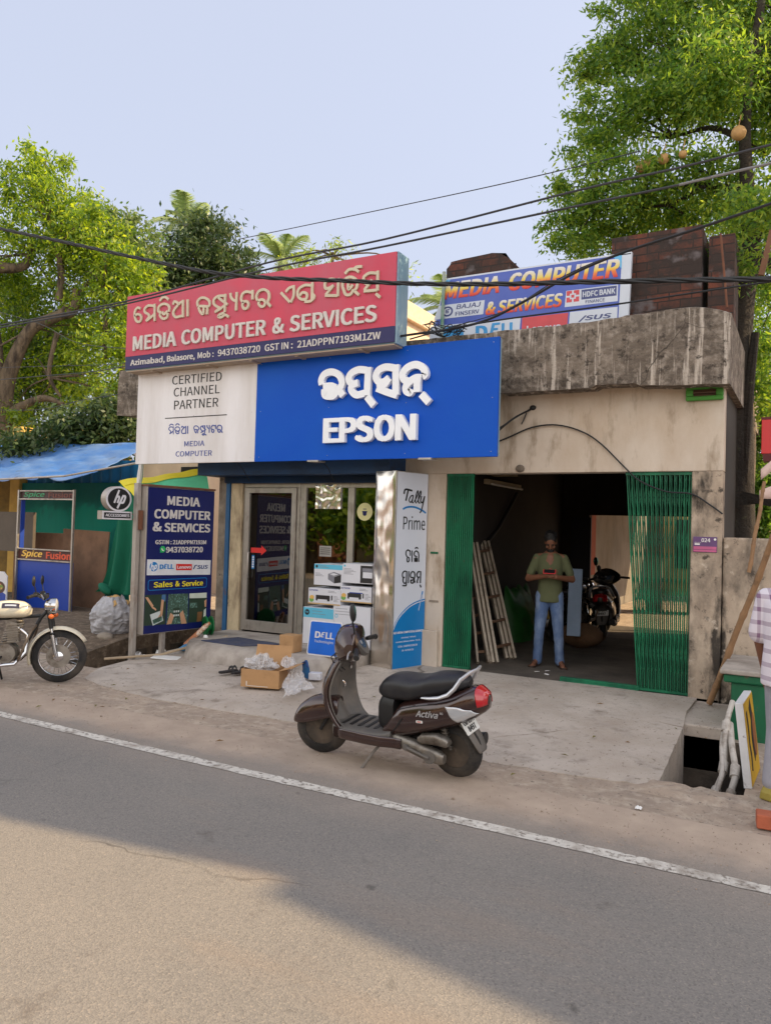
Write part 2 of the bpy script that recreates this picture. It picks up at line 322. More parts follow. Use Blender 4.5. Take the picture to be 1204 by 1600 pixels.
SCRIPT_SOFTWARE = [[(0.264,1.529), (0.267,1.463)], [(0.26,1.516), (0.226,1.533), (0.196,1.514), (0.194,1.478), (0.216,1.449), (0.244,1.439), (0.252,1.41), (0.232,1.39), (0.214,1.405), (0.216,1.439)], [(0.297,1.526), (0.298,1.39)], [(0.334,1.468), (0.336,1.502), (0.367,1.521), (0.403,1.502), (0.415,1.463), (0.413,1.423), (0.418,1.389)], [(0.337,1.465), (0.384,1.45)], [(0.342,1.438), (0.347,1.39)], [(0.363,1.443), (0.366,1.389)], [(0.384,1.438), (0.386,1.389)], [(0.344,1.551), (0.372,1.563), (0.397,1.551)], [(0.212,1.282), (0.211,1.13)], [(0.205,1.275), (0.174,1.28), (0.144,1.257), (0.142,1.223), (0.16,1.201), (0.18,1.21)], [(0.157,1.199), (0.155,1.16), (0.18,1.135), (0.21,1.149)], [(0.147,1.11), (0.205,1.108), (0.211,1.13)], [(0.247,1.279), (0.244,1.136)], [(0.281,1.205), (0.279,1.244), (0.31,1.273), (0.346,1.258), (0.354,1.218), (0.345,1.18), (0.361,1.14)], [(0.285,1.203), (0.323,1.2), (0.335,1.175), (0.29,1.169)], [(0.286,1.176), (0.291,1.14), (0.326,1.136), (0.339,1.16)], [(0.455,1.275), (0.454,1.13)], [(0.45,1.268), (0.413,1.269), (0.389,1.242), (0.393,1.213), (0.415,1.2), (0.433,1.207)], [(0.415,1.198), (0.397,1.154), (0.404,1.134)], [(0.451,1.111), (0.467,1.078)]]

def script(mb, strokes, th, w0, w1, fu=None, mi=None):
    for k, st in enumerate(strokes): mb.stroke([fu(p) for p in st] if fu else st, th, w0, w1 + k * 0.00025, mi)
# ================================================================== SETTING
M = {}
M['dust'] = mat('roadside dust', lin(172, 153, 135), 0.95, var=0.12, scale=1.3, dirt=[(lin(146, 131, 118), 0.34, 3.0, None, 0.3), (lin(196, 180, 162), 0.3, 9.0, None, 0.25), (lin(118, 106, 96), .27, 22, None, .06)], bump=0.7, bscale=55)
M['concrete'] = mat('apron concrete', lin(188, 176, 164), 0.9, var=0.10, scale=1.1, dirt=[(lin(162, 147, 132), 0.4, 1.7, None, 0.35), (lin(198, 188, 178), 0.28, 5.0, None, 0.2), (lin(140, 126, 112), 0.27, 5.0, None, 0.2), (lin(124, 112, 100), .24, 26, None, .05)], bump=0.5, bscale=45, crack=(.5, .005, lin(104, 91, 79)))
M['step'] = mat('step cement', lin(170, 160, 150), 0.85, var=0.1, scale=2, dirt=[(lin(118, 108, 98), 0.35, 3.0, None, 0.3)], bump=0.25, bscale=40)
M['plaster'] = mat('cream plaster', lin(204, 191, 176), 0.9, var=0.06, scale=1.2, dirt=[(lin(176, 154, 130), 0.36, 1.6, (1, 1, 0.5), 0.4), (lin(150, 132, 112), 0.28, 4, (1, 1, 0.3), 0.15)], bump=0.15, bscale=30)
M['stained'] = mat('damp stained plaster', lin(188, 170, 150), 0.92, var=0.08, scale=2, dirt=[(lin(158, 140, 122), 0.45, 2.2, None, 0.3), (lin(96, 86, 76), 0.42, 1.3, (1.3, 1, 0.7), 0.16), (lin(64, 57, 50), 0.34, 2.2, (1.5, 1, 0.5), 0.10), (lin(84, 75, 66), 0.27, 9, None, 0.08), (lin(206, 190, 172), .2, 5, None, .1)], bump=0.4, bscale=18)
M['slab'] = mat('weathered roof concrete', lin(136, 123, 110), 0.95, var=0.14, scale=2.0, dirt=[(lin(98, 87, 76), 0.46, 4.0, (0.6, 1, 1.3), 0.4), (lin(72, 63, 55), 0.36, 2.0, (0.5, 1, 2.2), 0.3), (lin(156, 144, 131), 0.34, 11, None, 0.2), (lin(188, 176, 163), 0.31, 8, (2.0, 1, 0.12), 0.09), (lin(64, 56, 49), 0.30, 14, None, 0.12)], bump=0.9, bscale=16, vdist=0.03, crack=(1.1, .006, lin(58, 50, 44)))
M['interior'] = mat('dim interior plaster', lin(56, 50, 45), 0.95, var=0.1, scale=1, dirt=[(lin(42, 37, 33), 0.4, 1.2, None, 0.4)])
M['ceiling'] = mat('dark ceiling plaster', lin(70, 62, 55), 0.95)  # plain dark brown-grey colour
M['dark'] = mat('dark', lin(24, 22, 21), 0.8)
M['yardwall'] = mat('whitewashed yard wall', lin(132, 124, 114), 0.9, var=0.08, scale=1.5, dirt=[(lin(112, 102, 90), 0.36, 2.2, (1, 1, .6), 0.3)], bump=0.2)
M['pit'] = mat('drain wall', lin(92, 82, 72), 0.95, var=0.3, scale=4, dirt=[(lin(40, 36, 32), 0.4, 3, None, 0.3)], bump=0.6, bscale=14)
M['soil'] = mat('earth bank', lin(120, 102, 84), 0.98, var=0.25, scale=5, dirt=[(lin(74, 62, 50), 0.4, 6, None, 0.3), (lin(160, 140, 118), 0.25, 14, None, 0.2)], bump=0.9, bscale=22, vdist=0.04)

def asphalt():
    m = bpy.data.materials.new('worn asphalt'); m.use_nodes = True
    n = m.node_tree.nodes; l = m.node_tree.links; p = n['Principled BSDF']
    p.inputs['Roughness'].default_value = 0.85; p.inputs['Specular IOR Level'].default_value = 0.4
    tc = n.new('ShaderNodeTexCoord')
    def noise(s, d=4, r=0.6, st=None):
        t = n.new('ShaderNodeTexNoise'); t.inputs['Scale'].default_value = s; t.inputs['Detail'].default_value = d; t.inputs['Roughness'].default_value = r
        if st:
            mp = n.new('ShaderNodeMapping'); mp.inputs['Scale'].default_value = st; l.new(tc.outputs['Object'], mp.inputs['Vector']); l.new(mp.outputs['Vector'], t.inputs['Vector'])
        else: l.new(tc.outputs['Object'], t.inputs['Vector'])
        return t.outputs['Fac']
    def rng(v, a, b, c=0.0, d=1.0):
        r = n.new('ShaderNodeMapRange'); r.clamp = True
        for k, x in (('From Min', a), ('From Max', b), ('To Min', c), ('To Max', d)): r.inputs[k].default_value = x
        l.new(v, r.inputs['Value']); return r.outputs['Result']
    def mix(f, a, b):
        x = n.new('ShaderNodeMix'); x.data_type = 'RGBA'
        for k, v in (('Factor', f), ('A', a), ('B', b)):
            if hasattr(v, 'links'): l.new(v, x.inputs[k])
            else: x.inputs[k].default_value = v
        return x.outputs['Result']
    def math_(op, a, b):
        x = n.new('ShaderNodeMath'); x.operation = op
        for i, v in enumerate((a, b)):
            if hasattr(v, 'links'): l.new(v, x.inputs[i])
            else: x.inputs[i].default_value = v
        return x.outputs[0]
    vo = n.new('ShaderNodeTexVoronoi'); vo.inputs['Scale'].default_value = 130; l.new(tc.outputs['Object'], vo.inputs['Vector'])
    sep = n.new('ShaderNodeSeparateColor'); l.new(vo.outputs['Color'], sep.inputs['Color'])
    stone = mix(sep.outputs['Red'], lin(100, 96, 92), lin(138, 131, 123))
    stone = mix(rng(sep.outputs['Green'], 0.90, 0.94), stone, lin(76, 71, 68))
    stone = mix(rng(sep.outputs['Blue'], 0.93, 0.96), stone, lin(160, 148, 134))
    base = mix(rng(noise(0.7, 5), 0.3, 0.7), lin(120, 116, 112), lin(136, 130, 123))
    c = mix(0.42, base, stone)
    cv = n.new('ShaderNodeTexVoronoi'); cv.feature = 'DISTANCE_TO_EDGE'; cv.inputs['Scale'].default_value = .42
    wv = n.new('ShaderNodeMixRGB'); wv.inputs['Fac'].default_value = .3; wn_ = n.new('ShaderNodeTexNoise'); wn_.inputs['Scale'].default_value = 1.6; wn_.inputs['Detail'].default_value = 7; l.new(tc.outputs['Object'], wn_.inputs['Vector']); l.new(tc.outputs['Object'], wv.inputs['Color1']); l.new(wn_.outputs['Color'], wv.inputs['Color2']); l.new(wv.outputs['Color'], cv.inputs['Vector'])
    c = mix(math_('MULTIPLY', rng(cv.outputs['Distance'], .0035, 0), rng(noise(.5, 3), .5, .58, 0, .7)), c, lin(70, 65, 60))
    c = mix(rng(noise(2.2, 8, 0.7), 0.62, 0.75), c, lin(96, 88, 82))
    c = mix(rng(noise(1.1, 6, 0.6, (0.25, 1.0, 1)), 0.58, 0.8, 0, 0.45), c, lin(150, 128, 108))
    c = mix(rng(noise(.35, 3, .5, (.12, 1.0, 1)), .5, .7, 0, .35), c, lin(98, 92, 88))
    c = mix(rng(noise(4.5, 3, .5), .70, .76, 0, .6), c, lin(72, 68, 64))
    xyz = n.new('ShaderNodeSeparateXYZ'); l.new(tc.outputs['Object'], xyz.inputs['Vector'])
    edge = math_('ADD', xyz.outputs['Y'], math_('MULTIPLY', math_('SUBTRACT', noise(1.3, 8, 0.7), 0.5), 0.7))
    dustc = mix(rng(noise(3.0, 8), 0.3, 0.7), lin(160, 142, 126), lin(184, 165, 147))
    c = mix(rng(edge, -3.98, -3.72), c, dustc)
    haze = mix(rng(edge, -4.6, -3.8, 0, 0.4), c, dustc)
    l.new(haze, p.inputs['Base Color'])
    b = n.new('ShaderNodeBump'); b.inputs['Strength'].default_value = 0.3; b.inputs['Distance'].default_value = 0.008
    l.new(math_('ADD', vo.outputs['Distance'], math_('MULTIPLY', noise(30, 6), 0.6)), b.inputs['Height']); l.new(b.outputs['Normal'], p.inputs['Normal'])
    return m
M['asphalt'] = asphalt()
def paint_line():
    m = mat('worn road paint', lin(206, 200, 190), 0.8, var=0.08, scale=8, dirt=[(lin(140, 128, 116), 0.33, 5, None, 0.2), (lin(124, 114, 104), 0.36, 26, None, 0.1)], bump=0.4, bscale=70)
    return m
M['line'] = paint_line()

# ground: one sheet out to the horizon, with two openings over the drains
def ground():
    b = MB()
    xs = [-140, -30, -8.2, -7.5, -1.0, -0.38, 30, 140]; ys = [-140, -30, -2.74, -2.05, -1.12, 0.2, 30, 160]
    for i in range(len(xs) - 1):
        for j in range(len(ys) - 1):
            cx_, cy_ = (xs[i] + xs[i + 1]) / 2, (ys[j] + ys[j + 1]) / 2
            if -1.0 < cx_ < -0.38 and -2.74 < cy_ < -1.12: continue
            if -8.2 < cx_ < -7.5 and -2.05 < cy_ < 0.2: continue
            b.add([(xs[i], ys[j], 0), (xs[i + 1], ys[j], 0), (xs[i + 1], ys[j + 1], 0), (xs[i], ys[j + 1], 0)], [(0, 1, 2, 3)])
    return tag(b.build('ground', M['dust']), kind='structure')
ground()
def open_pit(name, x0, x1, y0, y1, depth):
    b = MB()
    P = [(x0, y0), (x1, y0), (x1, y1), (x0, y1)]
    for k in range(4):
        p, q = P[k], P[(k + 1) % 4]
        b.add([(p[0], p[1], -0.002), (q[0], q[1], -0.002), (q[0], q[1], -depth), (p[0], p[1], -depth)], [(0, 3, 2, 1)])
    b.add([(x, y, -depth) for x, y in P], [(0, 1, 2, 3)])
    return tag(b.build(name, M['pit']), kind='structure')
open_pit('drain_pit', -1.0, -0.38, -2.74, -1.12, 0.75)
def verge_slab():
    b = MB(); b.box(-1.06, -0.60, -1.12, 0.0, -0.3, 0.104); tag(b.build('drain_slab', M['concrete'], bevel=.015), kind='structure')
verge_slab()
open_pit('roadside_drain', -8.2, -7.5, -2.05, 0.2, 0.5)
def road():
    b = MB(); b.add([(-140, -13.5, 0.004), (140, -13.5, 0.004), (140, -3.35, 0.004), (-140, -3.35, 0.004)], [(0, 1, 2, 3)])
    tag(b.build('road', M['asphalt']), kind='structure')
    b = MB(); rnd = random.Random(3); vs = []; N = 420
    for i in range(N + 1):
        x = -22 + 40 * i / N
        yc = -4.15 + (0.012 * (x + 2.4) ** 2 * (0.35 if x < -2.4 else 0.0)) if x > -8 else -4.02
        yc = min(yc, -4.02)
        wd = 0.055 + 0.008 * (mnoise.noise((x * 2.0, 0, 0)))
        vs += [(x, yc - wd + 0.012 * mnoise.noise((x * 9, 3, 0)), 0.008), (x, yc + wd + 0.014 * mnoise.noise((x * 9, 7, 0)), 0.008)]
    gaps = set()
    b.add(vs, [(2 * i, 2 * i + 2, 2 * i + 3, 2 * i + 1) for i in range(N) if i not in gaps])
    tag(b.build('road_marking', M['line']), kind='structure')
road()

# concrete apron sloping from the shop down to the dust
AF = [(-7.38, -2.15), (-7.08, -2.58), (-6.4, -2.78), (-5.64, -2.86), (-4.9, -2.84), (-4.21, -2.80), (-3.17, -2.74), (-2.6, -2.82), (-2.02, -2.92), (-1.5, -2.88), (-1.02, -2.80)]
def apron_front(x):
    for (a, b_), (c, d) in zip(AF, AF[1:]):
        if a <= x <= c: return b_ + (d - b_) * (x - a) / (c - a)
    return AF[0][1] if x < AF[0][0] else AF[-1][1]
def apron_z(x, y):
    yf = apron_front(x); t = (y - yf) / (0.0 - yf); t = max(0, min(1, t))
    return 0.02 + 0.11 * min(1, t / 0.75) ** 0.8
def apron():
    b = MB(); nx, ny = 90, 24; vs = []
    for j in range(ny + 1):
        for i in range(nx + 1):
            x = -7.38 + (6.38) * i / nx
            yf = apron_front(x) + 0.035 * mnoise.noise((x * 3.5, 0, 1)) + 0.02 * mnoise.noise((x * 11, 0, 4))
            y = yf + (0.0 - yf) * j / ny
            if i == 0: x += 0.1 * j / ny
            if i == nx: x += 0.085 * (1 - j / ny) * (y < -1.0) + 0.02 * mnoise.noise((y * 5, 1, 2))
            z = apron_z(x, y) + 0.006 * mnoise.noise((x * 1.7, y * 1.7, 0)) - (0.012 if j == 0 else 0)
            vs.append((x, y, z))
    W = nx + 1
    fs = [(j * W + i, j * W + i + 1, (j + 1) * W + i + 1, (j + 1) * W + i) for j in range(ny) for i in range(nx)]
    b.add(vs, fs, True)
    rim = [i for i in range(W)] + [(j) * W + nx for j in range(1, ny + 1)]
    lft = [j * W for j in range(ny, -1, -1)]
    for chain in (lft + rim[1:],):
        k0 = [vs[i] for i in chain]; n = len(k0)
        b.add(k0 + [(p[0], p[1], -0.45) for p in k0], [(i, n + i, n + i + 1, i + 1) for i in range(n - 1)], False)
    return tag(b.build('concrete_apron', M['concrete']), kind='structure')
apron()
def garage_floor():
    b = MB(); b.box(-4.1, -0.79, 0.0, 6.0, 0.0, 0.125); tag(b.build('garage_floor', mat('dark mottled floor', lin(96, 86, 76), .9, var=.15, scale=1.2, dirt=[(lin(60, 54, 48), .42, 1.6, None, .3)], bump=.3)), kind='structure')  # dark base colour with randomly placed darker patches
    b = MB(); b.add([(-4.0, 6.0, 0.11), (4, 6.0, 0.11), (4, 22, 0.11), (-4.0, 22, 0.11)], [(0, 1, 2, 3)]); tag(b.build('yard_ground', M['dust']), kind='structure')
garage_floor()
def shop_step():
    b = MB(); n = 40; prof = [(-1.42, 0.06), (-1.36, 0.2), (-1.30, 0.27), (-1.2, 0.3), (-0.04, 0.3)]
    rows = []
    for i in range(n + 1):
        x = -7.14 + (7.14 - 4.66) * i / n
        k = 1.0 - 0.35 * max(0, (-6.6 - x) / 0.54) ** 1.5
        if x > -4.9: k *= 1 - 0.25 * (x + 4.9) / 0.24
        rows.append([(x, y * k + 0.015 * mnoise.noise((x * 2, y, 0)) if y < -0.1 else y, z + 0.004 * mnoise.noise((x * 3, y * 4, 0))) for y, z in prof])
    vs = [p for r in rows for p in r]; m = len(prof)
    b.add(vs, [(i * m + j, (i + 1) * m + j, (i + 1) * m + j + 1, i * m + j + 1) for i in range(n) for j in range(m - 1)], True)
    for r in (rows[0], rows[-1]): b.add(r + [(r[-1][0], r[-1][1], 0.0), (r[0][0], r[0][1], 0.0)], [tuple(range(m + 2)) if r is rows[-1] else tuple(range(m + 1, -1, -1))])
    return tag(b.build('shop_step', M['step']), kind='structure')
shop_step()
# raised path and soil to the left of the drain
def left_bank():
    b = MB()
    def f(u, v):
        x = lerp(-16, -8.2, u); y = lerp(-1.75 + 0.25 * (1 - u), 2.5, v)
        z = 0.03 + 0.13 * min(1, v * 5) + 0.03 * mnoise.noise((x * 1.3, y * 1.3, 2)) * min(1, v * 8) + (0.02 if v > 0 else -0.03)
        return (x + 0.05 * mnoise.noise((y * 3, x, 0)) * (u > 0.99), y + 0.05 * mnoise.noise((x * 2, 0, 0)) * (v < 0.01), z)
    b.grid(f, 60, 24)
    pts = [f(1, j / 24) for j in range(25)]
    b.add(pts + [(p[0], p[1], -0.4) for p in pts], [(i, i + 1, 25 + i + 1, 25 + i) for i in range(24)], True)
    return tag(b.build('roadside_path', M['soil']), kind='structure')
left_bank()
# ================================================================== SHOP BUILDING
M['alu'] = mat('aluminium', lin(176, 170, 162), 0.42, 0.75, var=0.08, scale=9, dirt=[(lin(120, 110, 100), 0.22, 8, (1, 1, .4), 0.25)])
M['galv'] = mat('galvanised post', lin(170, 162, 154), 0.5, 0.5, var=0.1, scale=6, dirt=[(lin(120, 96, 78), 0.2, 5, (1, 1, .4), 0.2)])
M['glass'] = glassmat('shop glass', (0.36, 0.39, 0.38), 1.9)
M['shutterblue'] = mat('dark blue shutter', lin(22, 62, 104), 0.6, var=0.15, scale=3, dirt=[(lin(20, 36, 54), 0.35, 3, (0.4, 1, 1), 0.3)])
M['bluepost'] = mat('chipped blue paint', lin(30, 84, 128), 0.6, var=0.12, scale=6, dirt=[(lin(96, 62, 44), 0.2, 7, (1, 1, .3), 0.1)])
M['wornwall'] = mat('flaking cream door post', lin(196, 178, 146), 0.85, var=0.1, scale=4, dirt=[(lin(120, 102, 82), 0.35, 5, (1, 1, .4), 0.25), (lin(72, 96, 60), 0.12, 6, (1, 1, .5), 0.07), (lin(86, 66, 50), 0.18, 9, None, 0.1)], bump=0.4)
M['greymasonry'] = mat('grey worn masonry', lin(150, 138, 124), 0.95, var=0.2, scale=4, dirt=[(lin(100, 88, 76), 0.45, 3, None, 0.3), (lin(60, 52, 46), 0.2, 8, None, 0.1)], bump=0.6, bscale=20)
M['greenpaint'] = mat('green paint', lin(16, 104, 66), 0.55, var=0.12, scale=3, dirt=[(lin(10, 66, 46), 0.4, 3, (1, 1, .3), 0.35), (lin(90, 84, 66), 0.12, 14, None, 0.08)])
M['gate'] = mat('green gate paint', lin(26, 116, 80), 0.5, 0.1, var=0.18, scale=4, dirt=[(lin(10, 72, 52), 0.4, 4, (1, 1, .25), 0.3), (lin(88, 70, 52), 0.1, 15, None, 0.08)], spec=0.4)
M['ventgreen'] = mat('vent green paint', lin(70, 138, 52), 0.7, var=0.1, dirt=[(lin(80, 80, 50), 0.25, 8, None, .15)])
M['cable'] = mat('black cable', lin(26, 26, 28), 0.55)
M['white'] = mat('white plastic', lin(228, 226, 222), 0.5, var=0.04)
M['woodamber'] = mat('amber wood panel', lin(150, 98, 52), 0.5, var=0.2, scale=3, stretch=(8, 8, 0.6), dirt=[(lin(96, 60, 34), 0.35, 4, (6, 6, .5), .3)])
def foilmat():
    m = bpy.data.materials.new('crinkled steel sheet'); m.use_nodes = True; n = m.node_tree.nodes; l = m.node_tree.links; p = n['Principled BSDF']
    p.inputs['Metallic'].default_value = 1; p.inputs['Roughness'].default_value = .22; p.inputs['Base Color'].default_value = lin(226, 220, 212)
    tc = n.new('ShaderNodeTexCoord'); t_ = n.new('ShaderNodeTexNoise'); t_.inputs['Scale'].default_value = 3.2; t_.inputs['Detail'].default_value = 1.0; l.new(tc.outputs['Object'], t_.inputs['Vector'])
    b_ = n.new('ShaderNodeBump'); b_.inputs['Strength'].default_value = .42; b_.inputs['Distance'].default_value = .08; l.new(t_.outputs['Fac'], b_.inputs['Height']); l.new(b_.outputs['Normal'], p.inputs['Normal']); return m
M['foil'] = foilmat()
M['navy'] = mat('navy acrylic', lin(20, 28, 88), 0.3, var=0.04, spec=0.4)
M['yellow'] = mat('yellow vinyl', lin(232, 214, 40), 0.5, var=0.02)
M['red'] = mat('red vinyl', lin(206, 40, 34), 0.5, var=0.04)
M['black'] = mat('black vinyl', lin(22, 22, 24), 0.5, var=0.02)
M['skyblue'] = mat('blue vinyl', lin(12, 118, 184), 0.4, var=0.03)
M['signwhite'] = mat('white acrylic', lin(216, 214, 218), 0.4, var=0.02, dirt=[(lin(190, 184, 178), 0.24, 2, (1, 1, .3), .35)])

def brickmat():
    m = bpy.data.materials.new('old brick'); m.use_nodes = True
    n = m.node_tree.nodes; l = m.node_tree.links; p = n['Principled BSDF']; p.inputs['Roughness'].default_value = 0.95
    tc = n.new('ShaderNodeTexCoord'); sp = n.new('ShaderNodeSeparateXYZ'); l.new(tc.outputs['Object'], sp.inputs['Vector'])
    ad = n.new('ShaderNodeMath'); ad.operation = 'ADD'; l.new(sp.outputs['X'], ad.inputs[0]); l.new(sp.outputs['Y'], ad.inputs[1])
    cb = n.new('ShaderNodeCombineXYZ'); l.new(ad.outputs[0], cb.inputs['X']); l.new(sp.outputs['Z'], cb.inputs['Y'])
    nz = n.new('ShaderNodeTexNoise'); nz.inputs['Scale'].default_value = 6; l.new(tc.outputs['Object'], nz.inputs['Vector'])
    vm = n.new('ShaderNodeMixRGB'); vm.inputs['Fac'].default_value = 0.025; l.new(cb.outputs['Vector'], vm.inputs['Color1']); l.new(nz.outputs['Color'], vm.inputs['Color2'])
    br = n.new('ShaderNodeTexBrick'); l.new(vm.outputs['Color'], br.inputs['Vector'])
    br.inputs['Scale'].default_value = 1.0; br.inputs['Brick Width'].default_value = 0.235; br.inputs['Row Height'].default_value = 0.092; br.inputs['Mortar Size'].default_value = 0.007
    br.inputs['Color1'].default_value = lin(120, 64, 46); br.inputs['Color2'].default_value = lin(74, 50, 42); br.inputs['Mortar'].default_value = lin(46, 38, 34); br.inputs['Bias'].default_value = 0.1
    n2 = n.new('ShaderNodeTexNoise'); n2.inputs['Scale'].default_value = 2.4; n2.inputs['Detail'].default_value = 9; n2.inputs['Roughness'].default_value = 0.7; l.new(tc.outputs['Object'], n2.inputs['Vector'])
    mr = n.new('ShaderNodeMapRange'); mr.inputs['From Min'].default_value = 0.36; mr.inputs['From Max'].default_value = 0.56; l.new(n2.outputs['Fac'], mr.inputs['Value'])
    mx_ = n.new('ShaderNodeMixRGB'); l.new(mr.outputs['Result'], mx_.inputs['Fac']); l.new(br.outputs['Color'], mx_.inputs['Color1']); mx_.inputs['Color2'].default_value = lin(54, 44, 40)
    n3 = n.new('ShaderNodeTexNoise'); n3.inputs['Scale'].default_value = 5; n3.inputs['Detail'].default_value = 9; l.new(tc.outputs['Object'], n3.inputs['Vector'])
    m3 = n.new('ShaderNodeMapRange'); m3.inputs['From Min'].default_value = 0.58; m3.inputs['From Max'].default_value = 0.68; l.new(n3.outputs['Fac'], m3.inputs['Value'])
    mx3 = n.new('ShaderNodeMixRGB'); l.new(m3.outputs['Result'], mx3.inputs['Fac']); l.new(mx_.outputs['Color'], mx3.inputs['Color1']); mx3.inputs['Color2'].default_value = lin(96, 88, 88)
    l.new(mx3.outputs['Color'], p.inputs['Base Color'])
    b = n.new('ShaderNodeBump'); b.inputs['Strength'].default_value = 0.9; b.inputs['Distance'].default_value = 0.015; b.invert = True
    su = n.new('ShaderNodeMath'); su.operation = 'SUBTRACT'; l.new(br.outputs['Fac'], su.inputs[0]); l.new(n3.outputs['Fac'], su.inputs[1]); l.new(su.outputs[0], b.inputs['Height']); l.new(b.outputs['Normal'], p.inputs['Normal'])
    return m
M['brick'] = brickmat()

shop = thing('shop_building', 'single-storey cream shop building with weathered concrete roof edge, glazed shop and open garage', 'building', (-4, 0, 0))
# front wall pieces butt end to end
b = MB()
b.box(-7.45, -0.79, 0.0, 0.2, 2.47, 3.42)                 # band above the openings
b.box(-4.66, -3.89, 0.0, 0.2, 0.0, 2.47)                  # pier between shop and garage
b.box(-4.16, -3.93, -0.06, 0.0, 0.05, 0.56)               # its foot
b.build('front_wall', M['plaster'], shop, bevel=0.008)
b = MB(); b.box(-1.09, -0.79, 0.0, 0.2, 0.0, 2.47); b.build('gate_pier', M['stained'], shop, bevel=0.012)
b = MB()
b.box(-7.45, -7.27, -0.02, 0.6, 0.0, 2.47); b.build('corner_pier', M['greymasonry'], shop, bevel=0.012)
b = MB(); b.box(-7.19, -6.99, -0.06, 0.12, 0.29, 2.36); b.build('door_post', M['wornwall'], shop, bevel=0.006)
b = MB(); b.box(-7.265, -7.20, -0.08, 0.05, 0.1, 2.4); b.build('blue_post', M['bluepost'], shop, bevel=0.004)
b = MB(); b.box(-7.5, -4.45, -0.42, 0.0, 2.45, 2.72); b.box(-7.26, -4.66, -0.12, 0.0, 2.36, 2.449)
for k in range(9): b.box(-7.26, -4.66, -0.135, -0.121, 2.365 + k * 0.009, 2.370 + k * 0.009)
b.build('shutter_box', M['shutterblue'], shop, bevel=0.01)
# roof slab: rough front fascia
b = MB(); nx = 150; rows = []
for i in range(nx + 1):
    x = -9.25 + (9.25 - 0.72) * i / nx
    zt = 4.085 if x < -2.2 else lerp(4.085, 4.13, min(1, (x + 2.2) / 0.95))
    if x > -1.2: zt -= 0.11 * ((x + 1.2) / 0.48) ** 2.4
    zt += 0.012 * mnoise.noise((x * 5, 0, 0)) + 0.008 * mnoise.noise((x * 17, 3, 0))
    zb = 3.345 + 0.02 * mnoise.noise((x * 2.3, 9, 0)) + (0.03 if mnoise.noise((x * 1.4, 2, 5)) > 0.18 else 0) + 0.006 * mnoise.noise((x * 20, 1, 0)) - 0.03 * (x + 0.72) / 8
    if x > -2.0: zb -= 0.03 * (x + 2)
    yy = lambda s: -0.32 + 0.012 * mnoise.noise((x * 4, s, 3))
    rows.append([(x, 0.3, zb + 0.02), (x, -0.24, zb + 0.01), (x, yy(0), zb), (x, yy(1), lerp(zb, zt, .3)), (x, yy(2), lerp(zb, zt, .65)), (x, yy(3) + .02, zt - 0.02), (x, -0.24, zt), (x, 0.3, zt), (x, 6.2, 4.02), (x, 6.2, 3.4)])
b.loft(rows, caps=True)
sl = b.build('roof_slab', M['slab'], shop, smooth_angle=50)
# garage and shop interiors
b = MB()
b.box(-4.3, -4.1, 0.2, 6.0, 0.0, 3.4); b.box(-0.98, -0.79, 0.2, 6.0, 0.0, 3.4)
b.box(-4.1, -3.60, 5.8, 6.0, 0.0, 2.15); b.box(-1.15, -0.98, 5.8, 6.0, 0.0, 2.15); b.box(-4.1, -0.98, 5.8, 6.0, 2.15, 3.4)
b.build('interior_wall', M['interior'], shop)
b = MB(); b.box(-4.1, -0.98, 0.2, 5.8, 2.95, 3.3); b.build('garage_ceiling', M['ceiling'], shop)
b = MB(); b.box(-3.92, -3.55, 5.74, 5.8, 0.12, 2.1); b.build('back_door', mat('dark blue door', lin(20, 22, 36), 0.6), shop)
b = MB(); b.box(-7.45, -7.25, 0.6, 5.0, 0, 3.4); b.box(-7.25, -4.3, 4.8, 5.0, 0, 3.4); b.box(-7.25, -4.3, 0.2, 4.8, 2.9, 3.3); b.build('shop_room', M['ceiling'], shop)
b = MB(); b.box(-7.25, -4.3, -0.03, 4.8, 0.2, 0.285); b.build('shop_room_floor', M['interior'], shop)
# ventilator with green frame under the slab
vf = MB()
for q in ((-1.16, -0.80, 3.20, 3.245), (-1.16, -0.80, 3.315, 3.35), (-1.16, -1.09, 3.245, 3.315), (-0.87, -0.80, 3.245, 3.315)): vf.box(q[0], q[1], -0.06, 0.0, q[2], q[3])
vfo = vf.build('ventilator', M['ventgreen'], shop, bevel=0.01)
b = MB(); b.box(-1.09, -0.87, -0.012, -0.002, 3.245, 3.315); b.box(-1.09, -0.87, -0.05, -0.012, 3.272, 3.286); b.build('louvre', mat('vent dark', lin(96, 74, 62), .9), vfo)
# --- glazed shopfront: aluminium door and window
def rail(b, x0, x1, z0, z1, y=-0.03, d=0.055): b.box(x0, x1, y - d / 2, y + d / 2, z0, z1)
df = MB(); rail(df, -6.985, -6.02, 2.30, 2.36, 0.0); rail(df, -6.985, -6.94, 0.29, 2.30, 0.0); rail(df, -6.065, -6.02, 0.29, 2.30, 0.0)
dfo = df.build('door_frame', M['alu'], shop, bevel=0.004)
dr = MB(); rail(dr, -6.935, -6.865, 0.32, 2.295); rail(dr, -6.14, -6.07, 0.32, 2.295); rail(dr, -6.865, -6.14, 2.225, 2.295); rail(dr, -6.865, -6.14, 0.32, 0.46)
dro = dr.build('glass_door', M['alu'], shop, bevel=0.004)
b = MB(); b.box(-6.866, -6.139, -0.035, -0.027, 0.459, 2.226); b.build('pane', M['glass'], dro)
b = MB(); b.tube([(-6.83, -0.07, 1.05), (-6.83, -0.085, 1.07), (-6.83, -0.085, 1.38), (-6.83, -0.07, 1.4)], 0.011); b.build('handle', M['alu'], dro)
b = MB(face_road(-0.036)); b.prism([(-6.82, 1.395), (-6.64, 1.395), (-6.64, 1.365), (-6.55, 1.43), (-6.64, 1.50), (-6.64, 1.465), (-6.82, 1.465)], 0, 0.002); b.build('arrow_sticker', M['red'], dro)
